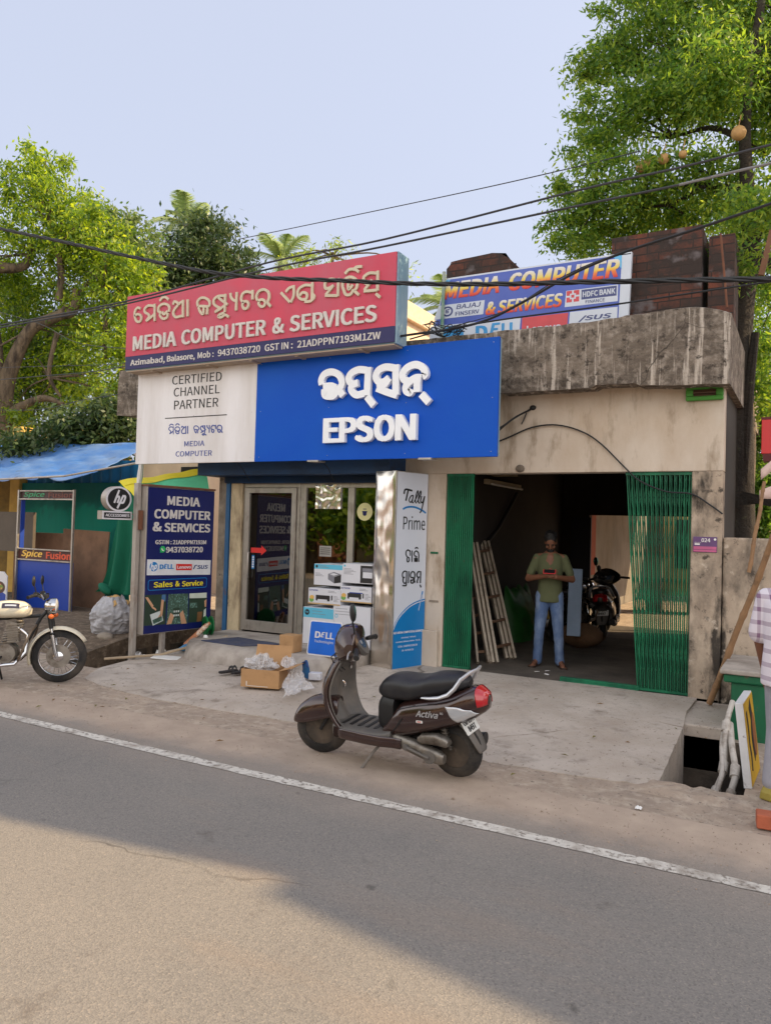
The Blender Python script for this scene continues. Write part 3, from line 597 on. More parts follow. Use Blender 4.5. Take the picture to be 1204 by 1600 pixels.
b = MB(face_road(-0.036)); b.prism([(-6.80, 1.17), (-6.755, 1.17), (-6.755, 1.36), (-6.80, 1.36)], 0, 0.002, 0)
for k in range(5): b.prism([(-6.792, 1.19 + k * 0.033), (-6.763, 1.19 + k * 0.033), (-6.763, 1.212 + k * 0.033), (-6.792, 1.212 + k * 0.033)], 0.002, 0.003, 1)
b.build('notice_sticker', [M['skyblue'], M['white']], dro)
wf = MB(); rail(wf, -6.015, -5.93, 0.29, 2.36, 0.0); rail(wf, -5.93, -4.665, 2.30, 2.36, 0.0); rail(wf, -5.93, -4.665, 0.29, 0.36, 0.0); rail(wf, -5.265, -5.175, 0.36, 2.30, 0.0)
wfo = wf.build('shop_window', M['alu'], shop, bevel=0.004)
b = MB(); b.box(-5.931, -5.264, -0.004, 0.004, 0.359, 2.301); b.box(-5.176, -4.664, -0.004, 0.004, 0.359, 2.301); b.build('pane', M['glass'], wfo)
b = MB(face_road(-0.006)); b.prism([(-5.70, 1.39), (-5.51, 1.39), (-5.51, 1.53), (-5.70, 1.53)], 0, 0.002, 0)
for k in range(4): b.prism([(-5.685, 1.42 + k * 0.026), (-5.53, 1.42 + k * 0.026), (-5.53, 1.428 + k * 0.026), (-5.685, 1.428 + k * 0.026)], 0.002, 0.003, 1)
b.build('notice', [mat('grey notice', lin(150, 146, 140), .7), M['black']], wfo)
b = MB(face_road(-0.006)); b.prism(sup(-5.02, 1.99, 0.115, 0.115, 28, 2), 0, 0.002, 0); b.prism([(-5.06, 2.0), (-4.98, 2.0), (-4.99, 1.975), (-5.05, 1.975)], 0.002, 0.003, 1); b.prism(sup(-5.02, 1.965, 0.03, 0.028, 16, 2), 0.002, 0.0035, 1); b.prism([(-5.045, 2.02), (-4.995, 2.02), (-4.995, 2.03), (-5.045, 2.03)], 0.002, 0.003, 1)
b.build('camera_sticker', [mat('pale yellow sticker', lin(214, 208, 150), .5), M['navy']], wfo)
b = MB(); 
def crink(u, v): return (lerp(-5.77, -5.38, u), -0.03 + 0.012 * mnoise.noise((u * 5, v * 5, 0)), lerp(2.02, 2.34, v))
b.grid(crink, 24, 20); b.box(-5.77, -5.38, -0.02, -0.006, 2.02, 2.34); b.build('foil_panel', M['foil'], wfo)
b = MB(); b.box(-5.92, -5.80, 0.08, 0.1, 0.3, 1.62); b.build('wood_panel', M['woodamber'], wfo)
# dim furniture seen through the glass
t = thing('display_shelf', 'dim shelf of stock boxes seen through the shop glass', 'shelf', (-6.2, 4.5, 0.28))
b = MB(); 
for z in (0.6, 1.1, 1.6, 2.1): b.box(-7.1, -4.5, 4.4, 4.78, z, z + 0.03)
for x in (-7.1, -5.8, -4.53): b.box(x, x + 0.03, 4.4, 4.78, 0.28, 2.4)
b.build('rack', mat('shelf wood', lin(90, 66, 46), .7), t)
rnd = random.Random(5); b = MB()
for z in (0.63, 1.13, 1.63):
    x = -7.0
    while x < -4.8:
        wd = rnd.uniform(.2, .42); b.box(x, x + wd, 4.42, 4.7, z, z + rnd.uniform(.2, .38), rnd.randrange(3)); x += wd + rnd.uniform(.03, .2)
b.build('stock', [mat('stock grey', lin(90, 90, 96), .7), mat('stock blue', lin(40, 70, 120), .7), mat('stock tan', lin(130, 104, 74), .8)], t)
t = thing('wooden_chair', 'bentwood chair standing behind the glass door', 'chair', (-6.3, 1.0, 0.285))
b = MB(); b.box(-6.55, -6.12, 0.85, 1.25, 0.72, 0.75); b.build('seat', M['woodamber'], t, bevel=.01)
for x in (-6.53, -6.14):
    for y in (0.87, 1.23): b = MB(); b.tube([(x, y, 0.285), (x, y, 0.72)], 0.016); b.build('leg', M['woodamber'], t)
b = MB(); b.tube([(-6.53, 1.23, 0.75), (-6.54, 1.27, 1.1), (-6.45, 1.3, 1.32), (-6.33, 1.3, 1.36), (-6.21, 1.3, 1.32), (-6.13, 1.27, 1.1), (-6.14, 1.23, 0.75)], 0.018); b.build('backrest', M['woodamber'], t)

# --- brick piers on the roof
def pier(label, x0, x1, y0, y1, z0, z1, rough=0.0):
    b = MB(); n = 14
    def ring(z, k):
        o = []
        for i in range(n + 1): o.append((lerp(x0, x1, i / n), y0, z))
        for i in range(n + 1): o.append((lerp(x1, x0, i / n), y1, z))
        if rough and k: o = [(p[0] + (0.05 if p[0] < x0 + .03 else -0.12 if p[0] > x1 - .03 else 0) * k, p[1], p[2] + 0.05 * mnoise.noise((p[0] * 4, 2, 0)) + (-0.05 if p[0] < x0 + 0.03 else 0)) for p in o]
        return o
    b.loft([ring(z0, 0), ring(z1 - 0.1, 0), ring(z1, 1)], smooth=False)
    o = b.build('brick_pier', M['brick']); return tag(o, label, 'brick pier')
pier('large blackened brick pier on the right end of the roof behind the banner', -2.07, -1.09, 0.45, 1.1, 3.9, 5.23)
pier('narrow brick pier at the far right of the roof beside the tree trunk', -1.025, -0.765, 0.5, 1.05, 3.8, 5.10)
pier('low brick stub with rounded broken top behind the upper left of the roof banner', -4.24, -3.36, 0.6, 1.0, 3.9, 5.32, 0.6)

# --- folding gate
def gate(label, x_top, x_bot, w_top, w_bot, n, y, open_=True):
    t = thing('folding_gate', label, 'gate', (x_bot, y, 0.13))
    z0, z1 = 0.15, 2.45
    bars = MB()
    for i in range(n):
        u = i / (n - 1); xt = x_top + w_top * u; xb = x_bot + w_bot * u
        for dx in (-0.008, 0.008):
            bars.bar((xb + dx, y + (0.02 if dx > 0 else 0), z0), (xt + dx, y + (0.02 if dx > 0 else 0), z1), 0.011 if open_ else 0.014, 0.03)
    bars.build('gate_bars', M['gate'], t)
    lat = MB()
    for zc in (0.55, 1.15, 1.75, 2.2):
        for i in range(n - 1):
            f = lambda k, z: (lerp(x_bot + w_bot * k / (n - 1), x_top + w_top * k / (n - 1), (z - z0) / (z1 - z0)), y - 0.012, z)
            h = 0.2 if open_ else 0.24
            lat.bar(f(i, zc - h), f(i + 1, zc + h), 0.003, 0.016); lat.bar(f(i, zc + h), f(i + 1, zc - h), 0.003, 0.016)
    lat.build('scissor_strips', M['gate'], t)
    rl = MB(); rl.box(x_bot - 0.02, x_bot + w_bot + 0.02, y - 0.02, y + 0.035, 0.132, 0.158); rl.build('gate_rail', M['gate'], t); rl = MB(); rl.box(x_top - 0.02, x_top + w_top + 0.02, y - 0.02, y + 0.035, 2.435, 2.468)
    rl.build('gate_rail', M['gate'], t); return t
gate('green collapsible gate leaf half drawn across the right of the garage opening', -1.75, -1.59, 0.64, 0.48, 14, 0.05)
gate('green collapsible gate leaf folded tight against the left side of the garage opening', -3.86, -3.86, 0.30, 0.31, 13, 0.03, False)
b = MB(); b.box(-2.44, -1.58, 0.02, 0.08, 0.127, 0.175); b.box(-2.44, -1.58, -0.0, 0.019, 0.127, 0.14)
tag(b.build('gate_track', M['gate'], bevel=.004), 'green steel floor track lying loose across the garage threshold', 'gate track')
# dark metal tags on the pier
b = MB(); b.box(-4.07, -3.97, -0.01, -0.001, 1.49, 1.515); tag(b.build('wall_bracket', M['greenpaint']), 'short green bracket on the pier beside the upper half of the tall sign', 'bracket')
b = MB(); b.box(-4.07, -3.95, -0.01, -0.001, 0.90, 0.925); tag(b.build('wall_bracket', M['greymasonry']), 'short grey bracket on the pier beside the blue lower half of the tall sign', 'bracket')
# house number plate
t = thing('number_plaque', 'small purple house plaque on the stained gate pier', 'plaque', (-0.95, -0.01, 1.7))
b = MB(face_road(-0.002)); b.prism([(-1.065, 1.63), (-0.835, 1.63), (-0.835, 1.79), (-1.065, 1.79)], 0, 0.008); b.build('plate', mat('purple plate', lin(96, 66, 112), .4), t, bevel=.003)
b = MB(face_road(-0.0105)); b.prism([(-1.06, 1.635), (-0.84, 1.635), (-0.84, 1.655), (-1.06, 1.655)], 0, 0.002); b.prism([(-1.06, 1.66), (-0.84, 1.66), (-0.84, 1.69), (-1.06, 1.69)], 0, 0.002); b.build('pink_band', mat('pink band', lin(186, 92, 132), .4), t)
b = MB(face_road(-0.0105)); b.text('024', -0.985, -0.90, 1.735, 1.775, 0, .002, bold=.02); b.text('Azimabad', -1.05, -0.99, 1.725, 1.735, 0, .002); b.prism(sup(-0.855, 1.765, .012, .012, 14, 2), 0, .002); b.prism([(-1.05, 1.72), (-1.0, 1.72), (-1.0, 1.705), (-1.05, 1.705)][::-1], 0, .002); b.build('lettering', M['white'], t)
# wall socket-like lump above the garage
b = MB(); b.ell((-2.95, -0.02, 2.52), (0.055, 0.04, 0.045), 10, 6); tag(b.build('mortar_lump', M['greymasonry']), 'crusty grey lump on the wall edge above the garage opening', 'lump')
# ================================================================== SIGNS
M['signred'] = mat('sun-faded red flex', lin(192, 64, 86), 0.5, var=0.05, scale=0.8, dirt=[(lin(180, 90, 106), 0.4, 1.2, (1, 1, .3), .4), (lin(204, 64, 86), 0.25, 2, None, .3)], spec=0.35)
M['signnavy'] = mat('faded navy strip', lin(44, 42, 88), 0.5, var=0.06, spec=0.35)
M['beige'] = mat('aged cream letter', lin(196, 184, 160), 0.6, var=0.08, scale=6)
M['palegrey'] = mat('aged white letter', lin(204, 198, 192), 0.6, var=0.06, scale=6)
M['cabinet'] = mat('painted sign cabinet', lin(124, 158, 178), 0.5, 0.2, var=0.1, scale=2, dirt=[(lin(150, 172, 180), 0.35, 3, (1, 1, .3), .3), (lin(90, 90, 90), 0.12, 8, None, .1)])
M['epsonblue'] = mat('blue composite panel', lin(0, 76, 182), 0.45, var=0.03, scale=1.2, dirt=[(lin(6, 84, 184), 0.3, 1.6, None, .4)], spec=0.2, bump=.2, bscale=1.4, vdist=.03)
M['epsonwhite'] = mat('white composite panel', lin(226, 223, 225), 0.4, var=0.02, bump=.2, bscale=1.6, vdist=.03, dirt=[(lin(192, 184, 178), 0.3, 1.5, (1.5, 1, .2), .4)], spec=0.4)
M['ledwhite'] = mat('white acrylic letter', lin(236, 238, 242), 0.35, var=0.02, spec=0.5)
M['rust'] = mat('rusty steel', lin(110, 70, 50), 0.85, var=0.25, scale=9)

# --- red board
t = thing('shop_sign', 'long red signboard with cream raised letters above the blue and white board', 'sign', (-6.2, -0.9, 3.9))
b = MB(); b.box(-8.35, -4.095, -1.0, -0.74, 3.862, 4.905); b.build('cabinet', M['cabinet'], t, bevel=.008)
b = MB(); b.box(-8.335, -4.11, -1.022, -1.002, 4.055, 4.895); b.build('red_panel', M['signred'], t)
b = MB(); b.box(-8.335, -4.11, -1.020, -1.001, 3.875, 4.054); b.build('address_strip', M['signnavy'], t)
b = MB(face_road(-1.022))
for S_ in (SCRIPT_MEDIA, SCRIPT_COMPUTER, SCRIPT_SERVICE): b = MB(face_road(-1.022)); script(b, S_, .033, 0.0, .02); b.build('script_lettering', M['beige'], t)
for s_, a, c in (('MEDIA', -8.18, -7.385), ('COMPUTER', -7.29, -5.905), ('&', -5.80, -5.625), ('SERVICES', -5.54, -4.335)): b = MB(face_road(-1.022)); b.text(s_, a, c, 4.12, 4.318, 0, .022, bold=.035); b.build('name_lettering', M['palegrey'], t)
b = MB(face_road(-1.020))
for s_, a, c in (('Azimabad,', -8.235, -7.59), ('Balasore,', -7.55, -7.06), ('Mob :', -7.01, -6.74), ('9437038720', -6.67, -5.99), ('GST IN :', -5.92, -5.5), ('21ADPPN7193M1ZW', -5.43, -4.285)): b.text(s_, a, c, 3.905 if ',' in s_ else 3.922, 4.008, 0, .004, bold=.025)
b.build('address_lettering', M['palegrey'], t)
b = MB(); b.box(-8.33, -4.12, -1.0, -0.76, 3.845, 3.861)
for x in (-7.9, -6.9, -6.2, -5.5, -4.6): b.box(x, x + .05, -0.98, -0.78, 3.83, 3.8445)
b.build('wooden_underside', mat('weathered ply', lin(168, 150, 132), .8), t)

# --- blue and white board
t = thing('shop_sign', 'large blue and white board with thick white letters over the shopfront', 'sign', (-5.6, -0.7, 2.6))
b = MB(); b.box(-8.30, -2.955, -0.76, -0.70, 2.595, 3.87); b.build('board_frame', M['cabinet'], t)
b = MB(face_road(-0.8))
for x in (-8.24, -7.25, -6.27, -6.13, -5.1, -4.05, -3.01):
    for z in (2.64, 3.22, 3.82): b.prism(sup(x, z, .0045, .0045, 8, 2), 0, .003)
b.build('panel_screws', M['alu'], t)
b = MB(); b.box(-8.31, -6.205, -0.80, -0.762, 2.585, 3.875); wp = b.build('white_panel', M['epsonwhite'], t, bevel=.004)
b = MB(); b.box(-6.203, -2.945, -0.80, -0.762, 2.583, 3.875); b.build('blue_panel', M['epsonblue'], t, bevel=.004)
b = MB(face_road(-0.8))
for s_, a, c, z0, z1 in (('CERTIFIED', -7.66, -6.785, 3.66, 3.78), ('CHANNEL', -7.625, -6.815, 3.495, 3.615), ('PARTNER', -7.61, -6.83, 3.32, 3.44)): b.text(s_, a, c, z0, z1, 0, .004, bold=.002)
b.prism([(-7.77, 3.2), (-6.68, 3.2), (-6.68, 3.212), (-7.77, 3.212)], 0, .003)
b.build('black_lettering', M['black'], t)
b = MB(face_road(-0.8))
script(b, SCRIPT_MEDIA[1:], .0135, 0, .003, lambda p: (-7.69 + (p[0] + 7.979) * .44, 2.985 + (p[1] - 4.50) * .46)); script(b, SCRIPT_COMPUTER, .0135, 0, .003, lambda p: (-7.24 + (p[0] + 7.034) * .417, 2.985 + (p[1] - 4.49) * .44))
b.stroke([(-7.688, 3.096), (-7.665, 3.118), (-7.635, 3.12), (-7.61, 3.104)], .0135, 0, .003)
b.text('MEDIA', -7.40, -7.045, 2.81, 2.88, 0, .003, bold=.008); b.text('COMPUTER', -7.55, -6.91, 2.675, 2.748, 0, .003, bold=.008)
b.build('blue_lettering', mat('violet blue vinyl', lin(70, 84, 150), .5), t)
b = MB(face_road(-0.8)); cells = [(-5.135, -4.90), (-4.905, -4.665), (-4.685, -4.435), (-4.43, -4.155), (-4.15, -3.885)]
for ch, (a, c) in zip('EPSON', cells): b.text(ch, a, c, 2.785 if ch not in 'SO' else 2.778, 3.08 if ch not in 'SO' else 3.087, 0.004, .055 + .002 * 'EPSON'.index(ch), bold=.055)
b.build('white_block_lettering', M['ledwhite'], t)
b = MB(face_road(-0.8))
script(b, SCRIPT_BLUE, .084, .004, .056)
b.build('white_script_lettering', M['ledwhite'], t)
b = MB()
for x in (-5.35, -3.85): b = MB(); b.box(x, x + .16, -0.86, -0.70, 2.562, 2.582); b.build('mounting_bracket', M['alu'], t)
for x in (-6.55, -5.22):
    b = MB(); b.tube([(x, -0.72, 2.58), (x + .01, -0.6, 2.5), (x, -0.45, 2.36)], .005, 6); tag(b.build('hanging_wire', M['cable']), 'thin wire dangling from the lower edge of the %s half of the board' % ('white' if x < -6 else 'blue'), 'wire')

# --- navy light box on posts
O2 = (-7.22, -1.6, 0); t = thing('light_box_sign', 'tall navy light box advertising sales and service on grey posts over the drain', 'sign', (-7.2, -1.1, 0.05))
F2 = frame(O2, (0.12, 1.1, 0), (0, 0, 1))
b = MB(F2); b.box(0.0, 1.105, 0.375, 2.225, -0.15, -0.006)
b.build('cabinet', M['galv'], t, bevel=.006)
b = MB(F2); b.box(0.015, 1.10, 0.385, 2.215, -0.005, 0.0); b.build('navy_face', M['navy'], t)
b = MB(F2); b.box(-0.005, 1.11, 2.2255, 2.25, -0.155, 0.012); b.build('rain_cap', M['rust'], t)
b = MB(F2)
for u, z in ((-0.045, 2.26), (0.36, 0.374)): b.box(u - 0.03, u + 0.03, -0.02, z, -0.17 if u < 0 else -0.10, -0.10 if u < 0 else -0.045)
po = b.build('support_post', M['galv'], t, bevel=.004)
b = MB(F2); b.box(-0.05, -0.015, 1.68, 1.92, -0.099, -0.05); b.build('rusty_clamp', M['rust'], t)
W = .004
b = MB(F2); bd = .035
for s_, a, c, z0, z1 in (('MEDIA', .308, .848, 2.0, 2.118), ('COMPUTER', .112, 1.036, 1.825, 1.945), ('&', .095, .235, 1.662, 1.782), ('SERVICES', .275, 1.04, 1.658, 1.775)): b.text(s_, a, c, z0, z1, 0, W, bold=.045)
b.text('GSTIN : 21ADPPN7193M', .145, .978, 1.5, 1.555, 0, W, bold=.03); b.text('9437038720', .315, .925, 1.393, 1.468, 0, W, bold=.035)
b.build('white_lettering', M['palegrey'], t)
b = MB(F2); b.prism([(.03, 1.115), (1.068, 1.09), (1.07, 1.285), (.03, 1.312)], 0, .003); br_ = b.build('brand_strip', mat('white strip', lin(214, 214, 216), .4), t)
b = MB(F2); b.prism(sup(.132, 1.22, .062, .06, 28, 2), .003, .005, 0)
b.stroke([(.105, 1.275), (.085, 1.17)], .014, .005, .007, 1, 1); b.stroke([(.10, 1.225), (.125, 1.23), (.115, 1.18)], .014, .005, .0072, 1, 3); b.stroke([(.155, 1.24), (.13, 1.165)], .014, .005, .007, 1, 1); b.stroke([(.15, 1.235), (.175, 1.235), (.165, 1.195), (.145, 1.195)], .013, .005, .0073, 1, 3)
b.text('D', .222, .285, 1.185, 1.245, .003, .003, bold=.06, mi=0); b.text('E', .288, .338, 1.19, 1.25, .003, .003, bold=.06, mi=0, shear=.2); b.text('LL', .345, .445, 1.185, 1.245, .003, .003, bold=.06, mi=0)
b.prism([(.484, 1.165), (.744, 1.158), (.744, 1.24), (.484, 1.247)], .003, .005, 2); b.text('Lenovo', .502, .728, 1.182, 1.224, .005, .002, bold=.03, mi=1)
b.text('/', .766, .81, 1.172, 1.224, .003, .003, bold=.05, mi=3); b.text('SUS', .835, 1.02, 1.172, 1.222, .003, .003, bold=.03, mi=3, shear=.15); b.stroke([(.80, 1.222), (.835, 1.222)], .01, .003, .006, 3, 1)
b.build('brand_lettering', [M['skyblue'], mat('strip white', lin(220, 220, 222), .4), M['red'], mat('ink blue', lin(28, 50, 110), .4)], br_)
b = MB(F2)
def rrect(u0, u1, v0, v1, r):
    o = []
    for cx_, cy_, a0 in ((u1 - r, v1 - r, 0), (u0 + r, v1 - r, 90), (u0 + r, v0 + r, 180), (u1 - r, v0 + r, 270)):
        o += [(cx_ + r * math.cos(R(a0 + k * 18)), cy_ + r * math.sin(R(a0 + k * 18))) for k in range(6)]
    return o
b.prism(rrect(.055, 1.015, .92, 1.055, .03), 0, .0015, 0); b.prism(rrect(.064, 1.006, .929, 1.046, .024), .0015, .0025, 1)
so = b.build('slogan_badge', [M['skyblue'], M['navy']], t)
b = MB(F2); b.text('Sales', .14, .437, .955, 1.03, .0025, .003, bold=.03); b.text('&', .48, .55, .955, 1.026, .0025, .003, bold=.03); b.text('Service', .59, .945, .95, 1.022, .0025, .003, bold=.03); b.build('yellow_lettering', M['yellow'], so)
b = MB(F2); b.prism(sup(.262, 1.437, .042, .042, 24, 2), 0, .003, 0); b.prism([(.222, 1.395), (.25, 1.4), (.228, 1.42)], 0, .0029, 0); b.stroke([(.247, 1.452), (.25, 1.437), (.262, 1.424), (.278, 1.42)], .011, .003, .005, 1); b.build('phone_badge', [mat('green badge', lin(40, 170, 90), .4), M['white']], t)
# printed photographs along the foot of the light box
pm = [mat('print dark green', lin(40, 58, 44), .4), mat('print skin', lin(196, 150, 116), .4), mat('print laptop', lin(196, 204, 200), .4), mat('print board', lin(60, 84, 70), .4, dirt=[(lin(120, 160, 150), .35, 40, None, .1)]), mat('print pale', lin(196, 204, 190), .4), mat('print plaid', lin(70, 110, 150), .4), mat('print brown', lin(120, 84, 52), .4)]
b = MB(F2); q = lambda P, w1=.002, mi=0: b.prism(P, .0, w1, mi)
q([(.012, .487), (.345, .48), (.35, .865), (.02, .868)]); q([(.36, .475), (.706, .462), (.70, .855), (.378, .862)], .002, 3); q([(.716, .47), (1.022, .468), (1.018, .85), (.722, .853)], .002, 0)
for P in ([(.02, .84), (.06, .84), (.15, .73), (.13, .70)], [(.27, .80), (.31, .79), (.29, .6), (.25, .56)], [(.20, .55), (.26, .62), (.29, .57), (.25, .53)], [(.365, .475), (.44, .48), (.48, .58), (.42, .62)], [(.60, .465), (.69, .463), (.62, .64), (.57, .60)]): q(P, .004, 1)
b.stroke([(.13, .71), (.17, .69), (.19, .67)], .02, .002, .0045, 1); q([(.275, .86), (.335, .86), (.33, .77), (.27, .79)], .0035, 5)
q([(.10, .62), (.27, .66), (.31, .53), (.15, .48)], .003, 2); q([(.14, .55), (.28, .59), (.295, .535), (.16, .495)], .0042, 3)
q([(.46, .55), (.57, .55), (.57, .68), (.46, .68)], .003, 0)
for k in range(6): q([(.47 + .034 * (k % 3), .57 + .05 * (k // 3)), (.49 + .034 * (k % 3), .57 + .05 * (k // 3)), (.49 + .034 * (k % 3), .595 + .05 * (k // 3)), (.47 + .034 * (k % 3), .595 + .05 * (k // 3))], .0045, 2)
q([(.722, .79), (1.018, .78), (1.018, .85), (.722, .853)], .003, 4); q([(.74, .66), (.86, .66), (.86, .73), (.74, .73)], .003, 3); q([(.86, .47), (.94, .47), (.95, .6), (.87, .6)], .004, 6); q([(.99, .66), (1.018, .66), (1.018, .76), (.98, .74)], .004, 1); q([(.97, .5), (1.015, .5), (1.015, .64), (.98, .62)], .004, 4)
b.build('printed_photographs', pm, t)

# --- round and oblong black accessory sign
t = thing('projecting_sign', 'small round and oblong black signs with white rims bracketed left of the navy light box', 'sign', (-7.45, -1.85, 1.78))
F3 = frame((-7.45, -2.09, 0), (0, 1, 0), (0, 0, 1))
b = MB(F3); b.prism(sup(.25, 2.05, .2, .155, 40, 2), -.09, -.004, 0); b.prism(sup(.25, 2.05, .2, .155, 40, 2), -.003, 0, 1); b.prism(sup(.25, 2.05, .172, .132, 40, 2), 0, .003, 2)
rs = b.build('round_sign', [M['galv'], M['signwhite'], M['black']], t)
b = MB(F3); st = lambda P, th=.026, e=0: b.stroke(P, th, .003, .006 + e * .0003, 0)
st([(.245, 2.16), (.175, 2.0)]); st([(.207, 2.075), (.25, 2.075), (.225, 2.0)], .026, 1); st([(.315, 2.10), (.225, 1.935)], .026, 2); st([(.3, 2.085), (.345, 2.085), (.315, 2.01), (.27, 2.01)], .026, 3)
b.build('white_letters', M['signwhite'], rs)
b = MB(F3); b.box(.0, .47, 1.795, 1.9, -.08, -.004, 0); b.box(.002, .468, 1.797, 1.898, -.003, 0, 1); b.box(.03, .44, 1.815, 1.88, 0, .003, 2)
ob_ = b.build('oblong_sign', [M['galv'], M['signwhite'], M['black']], t)
b = MB(F3); b.text('ACCESSORIES', .05, .42, 1.83, 1.866, .003, .003, bold=.03); b.build('lettering', M['signwhite'], ob_)
b = MB(F3); b.tube([(.47, 1.86, -.03), (.52, 1.87, -.04)], .008, 6); b.tube([(.47, 1.82, -.03), (.52, 1.80, -.04)], .008, 6); b.box(.23, .27, 1.88, 1.92, -.06, -.03); b.build('bracket', M['rust'], t)

# --- tall software light box
O4 = (-4.28, -.55, 0); t = thing('light_box_sign', 'tall white and blue light box with crinkled steel side standing between shop window and garage', 'sign', (-4.4, -.3, 0.12))
F4 = frame(O4, (0.16, 0.52, 0), (0, 0, 1)); M['tallywhite'] = mat('white light box face', lin(206, 210, 220), .35, var=.02)
b = MB(F4); b.box(0.0, .545, .125, 2.46, -.006, -.0005); b.build('white_face', M['tallywhite'], t)
b = MB(F4); b.box(-.006, .55, .115, 2.47, -.345, -.0065); b.box(-.006, .012, .115, 2.47, -.0065, .006)
b.build('cabinet', M['alu'], t, bevel=.003)
b = MB(F4)
def fo(u, v):
    e_ = min(u, 1 - u, v * 4, (1 - v) * 4); k = min(1, e_ * 8)
    return (-.007 - k * (.010 + .012 * mnoise.noise((u * 1.2, v * 5, 1)) + .003 * mnoise.noise((u * 4, v * 16, 5))), lerp(.12, 2.465, v), lerp(-.007, -.343, u))
b.grid(fo, 20, 100); b.build('crinkled_side', M['foil'], t)
b = MB(F4); pts = [(-.0, .59), (.05, .68), (.1, .745), (.15, .79), (.2, .825), (.27, .868), (.36, .903), (.45, .925), (.545, .938)]
b.prism([(.0, .127), (.545, .127)] + pts[::-1], 0, .002, 0)
b.stroke([(p[0], p[1] - .022) for p in pts[:-1]] + [(.54, .916)], .010, .002, .0035, 1, 3)
b.stroke([(.44, .80), (.50, 1.03)], .02, .002, .004, 0, 1); b.stroke([(.435, .80), (.487, .99)], .008, .004, .005, 1, 1)
bf = b.build('blue_wave', [M['skyblue'], M['signwhite']], t)
b = MB(F4)
for s_, a, c, z0, z1 in (('M/S MEDIA COMPUTER & SERVICES', .02, .53, .535, .567), ('Azimabad, T M Road,', .15, .40, .477, .5), ('Azimabad, Balasore, Odisha - 756 001', .06, .48, .43, .453), ('GSTIN : 21ADPPN7193M1ZW', .10, .43, .375, .398), ('Ph : 9437038720', .17, .365, .325, .348)): b.text(s_, a, c, z0, z1, .002, .002, bold=.03 if a < .05 else .005)
b.build('address_lettering', M['signwhite'], bf)
b = MB(F4); sw = lambda P, th=.02, e=0: b.stroke(P, th, 0, .003 + e * .0003, 0)
sw([(.13, 2.20), (.155, 2.255), (.27, 2.245)], .022); sw([(.20, 2.25), (.165, 2.12)], .022, 1); sw([(.29, 2.19), (.25, 2.18), (.22, 2.13), (.25, 2.105), (.28, 2.15), (.29, 2.19), (.275, 2.11), (.30, 2.105)], .015, 2); sw([(.31, 2.115), (.37, 2.21), (.365, 2.25), (.34, 2.20), (.33, 2.12), (.35, 2.10)], .015, 3); sw([(.36, 2.115), (.42, 2.21), (.415, 2.25), (.39, 2.20), (.38, 2.12), (.41, 2.10)], .015, 4); sw([(.435, 2.19), (.42, 2.13), (.45, 2.11), (.49, 2.19), (.44, 2.02), (.41, 1.985)], .016, 5)
b.build('black_lettering', M['black'], t); b = MB(F4); b.text('Prime', .132, .51, 1.775, 1.94, 0, .003); b.build('black_lettering', M['black'], t); b = MB(F4)
script(b, SCRIPT_SOFTWARE, .0155, 0, .003)
b.build('black_lettering', M['black'], t)
b = MB(F4); b.stroke([(.12, 2.018), (.2, 2.047), (.32, 2.05), (.44, 2.02), (.52, 1.985)], .022, 0, .0022); b.build('swoosh', M['skyblue'], t)

# --- roof banner
def gradmat():
    m = bpy.data.materials.new('gradient print'); m.use_nodes = True; n = m.node_tree.nodes; l = m.node_tree.links
    tc = n.new('ShaderNodeTexCoord'); s_ = n.new('ShaderNodeSeparateXYZ'); l.new(tc.outputs['UV'], s_.inputs['Vector'])
    r = n.new('ShaderNodeValToRGB'); e = r.color_ramp.elements; e[0].position = 0.08; e[0].color = lin(200, 56, 44); e[1].position = 0.95; e[1].color = lin(214, 210, 206)
    x = e.new(0.35); x.color = lin(222, 120, 50); x = e.new(0.55); x.color = lin(220, 196, 84)
    l.new(s_.outputs['Y'], r.inputs['Fac']); l.new(r.outputs['Color'], n['Principled BSDF'].inputs['Base Color']); n['Principled BSDF'].inputs['Roughness'].default_value = .5
    return m
M['banblue'] = mat('faded blue flex', lin(66, 86, 168), .5, var=.08, scale=1.5, dirt=[(lin(88, 106, 176), .35, 2, None, .4)])
M['banlight'] = mat('banner light cyan', lin(96, 170, 214), .5); M['banwhite'] = mat('banner white', lin(196, 202, 212), .5, var=.04)
t = thing('roof_banner', 'tilted blue flex banner with gradient lettering on the roof behind the concrete edge', 'banner', (-3, .35, 4.05))
b = MB(face_road(.3)); b.prism([(-4.36, 4.06), (-1.84, 4.06), (-1.81, 4.985), (-4.10, 4.985)], -.06, 0, 0)
b.prism([(-4.32, 4.07), (-1.95, 4.07), (-1.92, 4.965), (-4.10, 4.965)], 0, .002, 1); b.prism([(-2.02, 4.965), (-1.92, 4.80), (-1.92, 4.965)], .002, .003, 2); b.prism([(-4.10, 4.965), (-4.04, 4.965), (-4.12, 4.84), (-4.14, 4.84)][::-1], .002, .003, 2)
bp = b.build('flex_panel', [M['banwhite'], M['banblue'], M['banlight']], t)
GM = gradmat()
for s_, a, c, z0, z1 in (('MEDIA', -4.13, -3.385, 4.715, 4.925), ('COMPUTER', -3.26, -1.94, 4.715, 4.93), ('& SERVICES', -3.555, -2.59, 4.45, 4.615)):
    b = MB(face_road(.298)); b.text(s_, a, c, z0, z1, 0, .004, bold=.05, shear=.2); me = b.build('name_lettering', GM, t).data; uv = me.uv_layers.new(name='UVMap')
    for li, lo in enumerate(me.loops): uv.data[li].uv = (0.5, (me.vertices[lo.vertex_index].co.z - z0) / (z1 - z0))
b = MB(face_road(.298))
P = lambda pts, w1=.002, mi=0: b.prism(pts, 0, w1, mi)
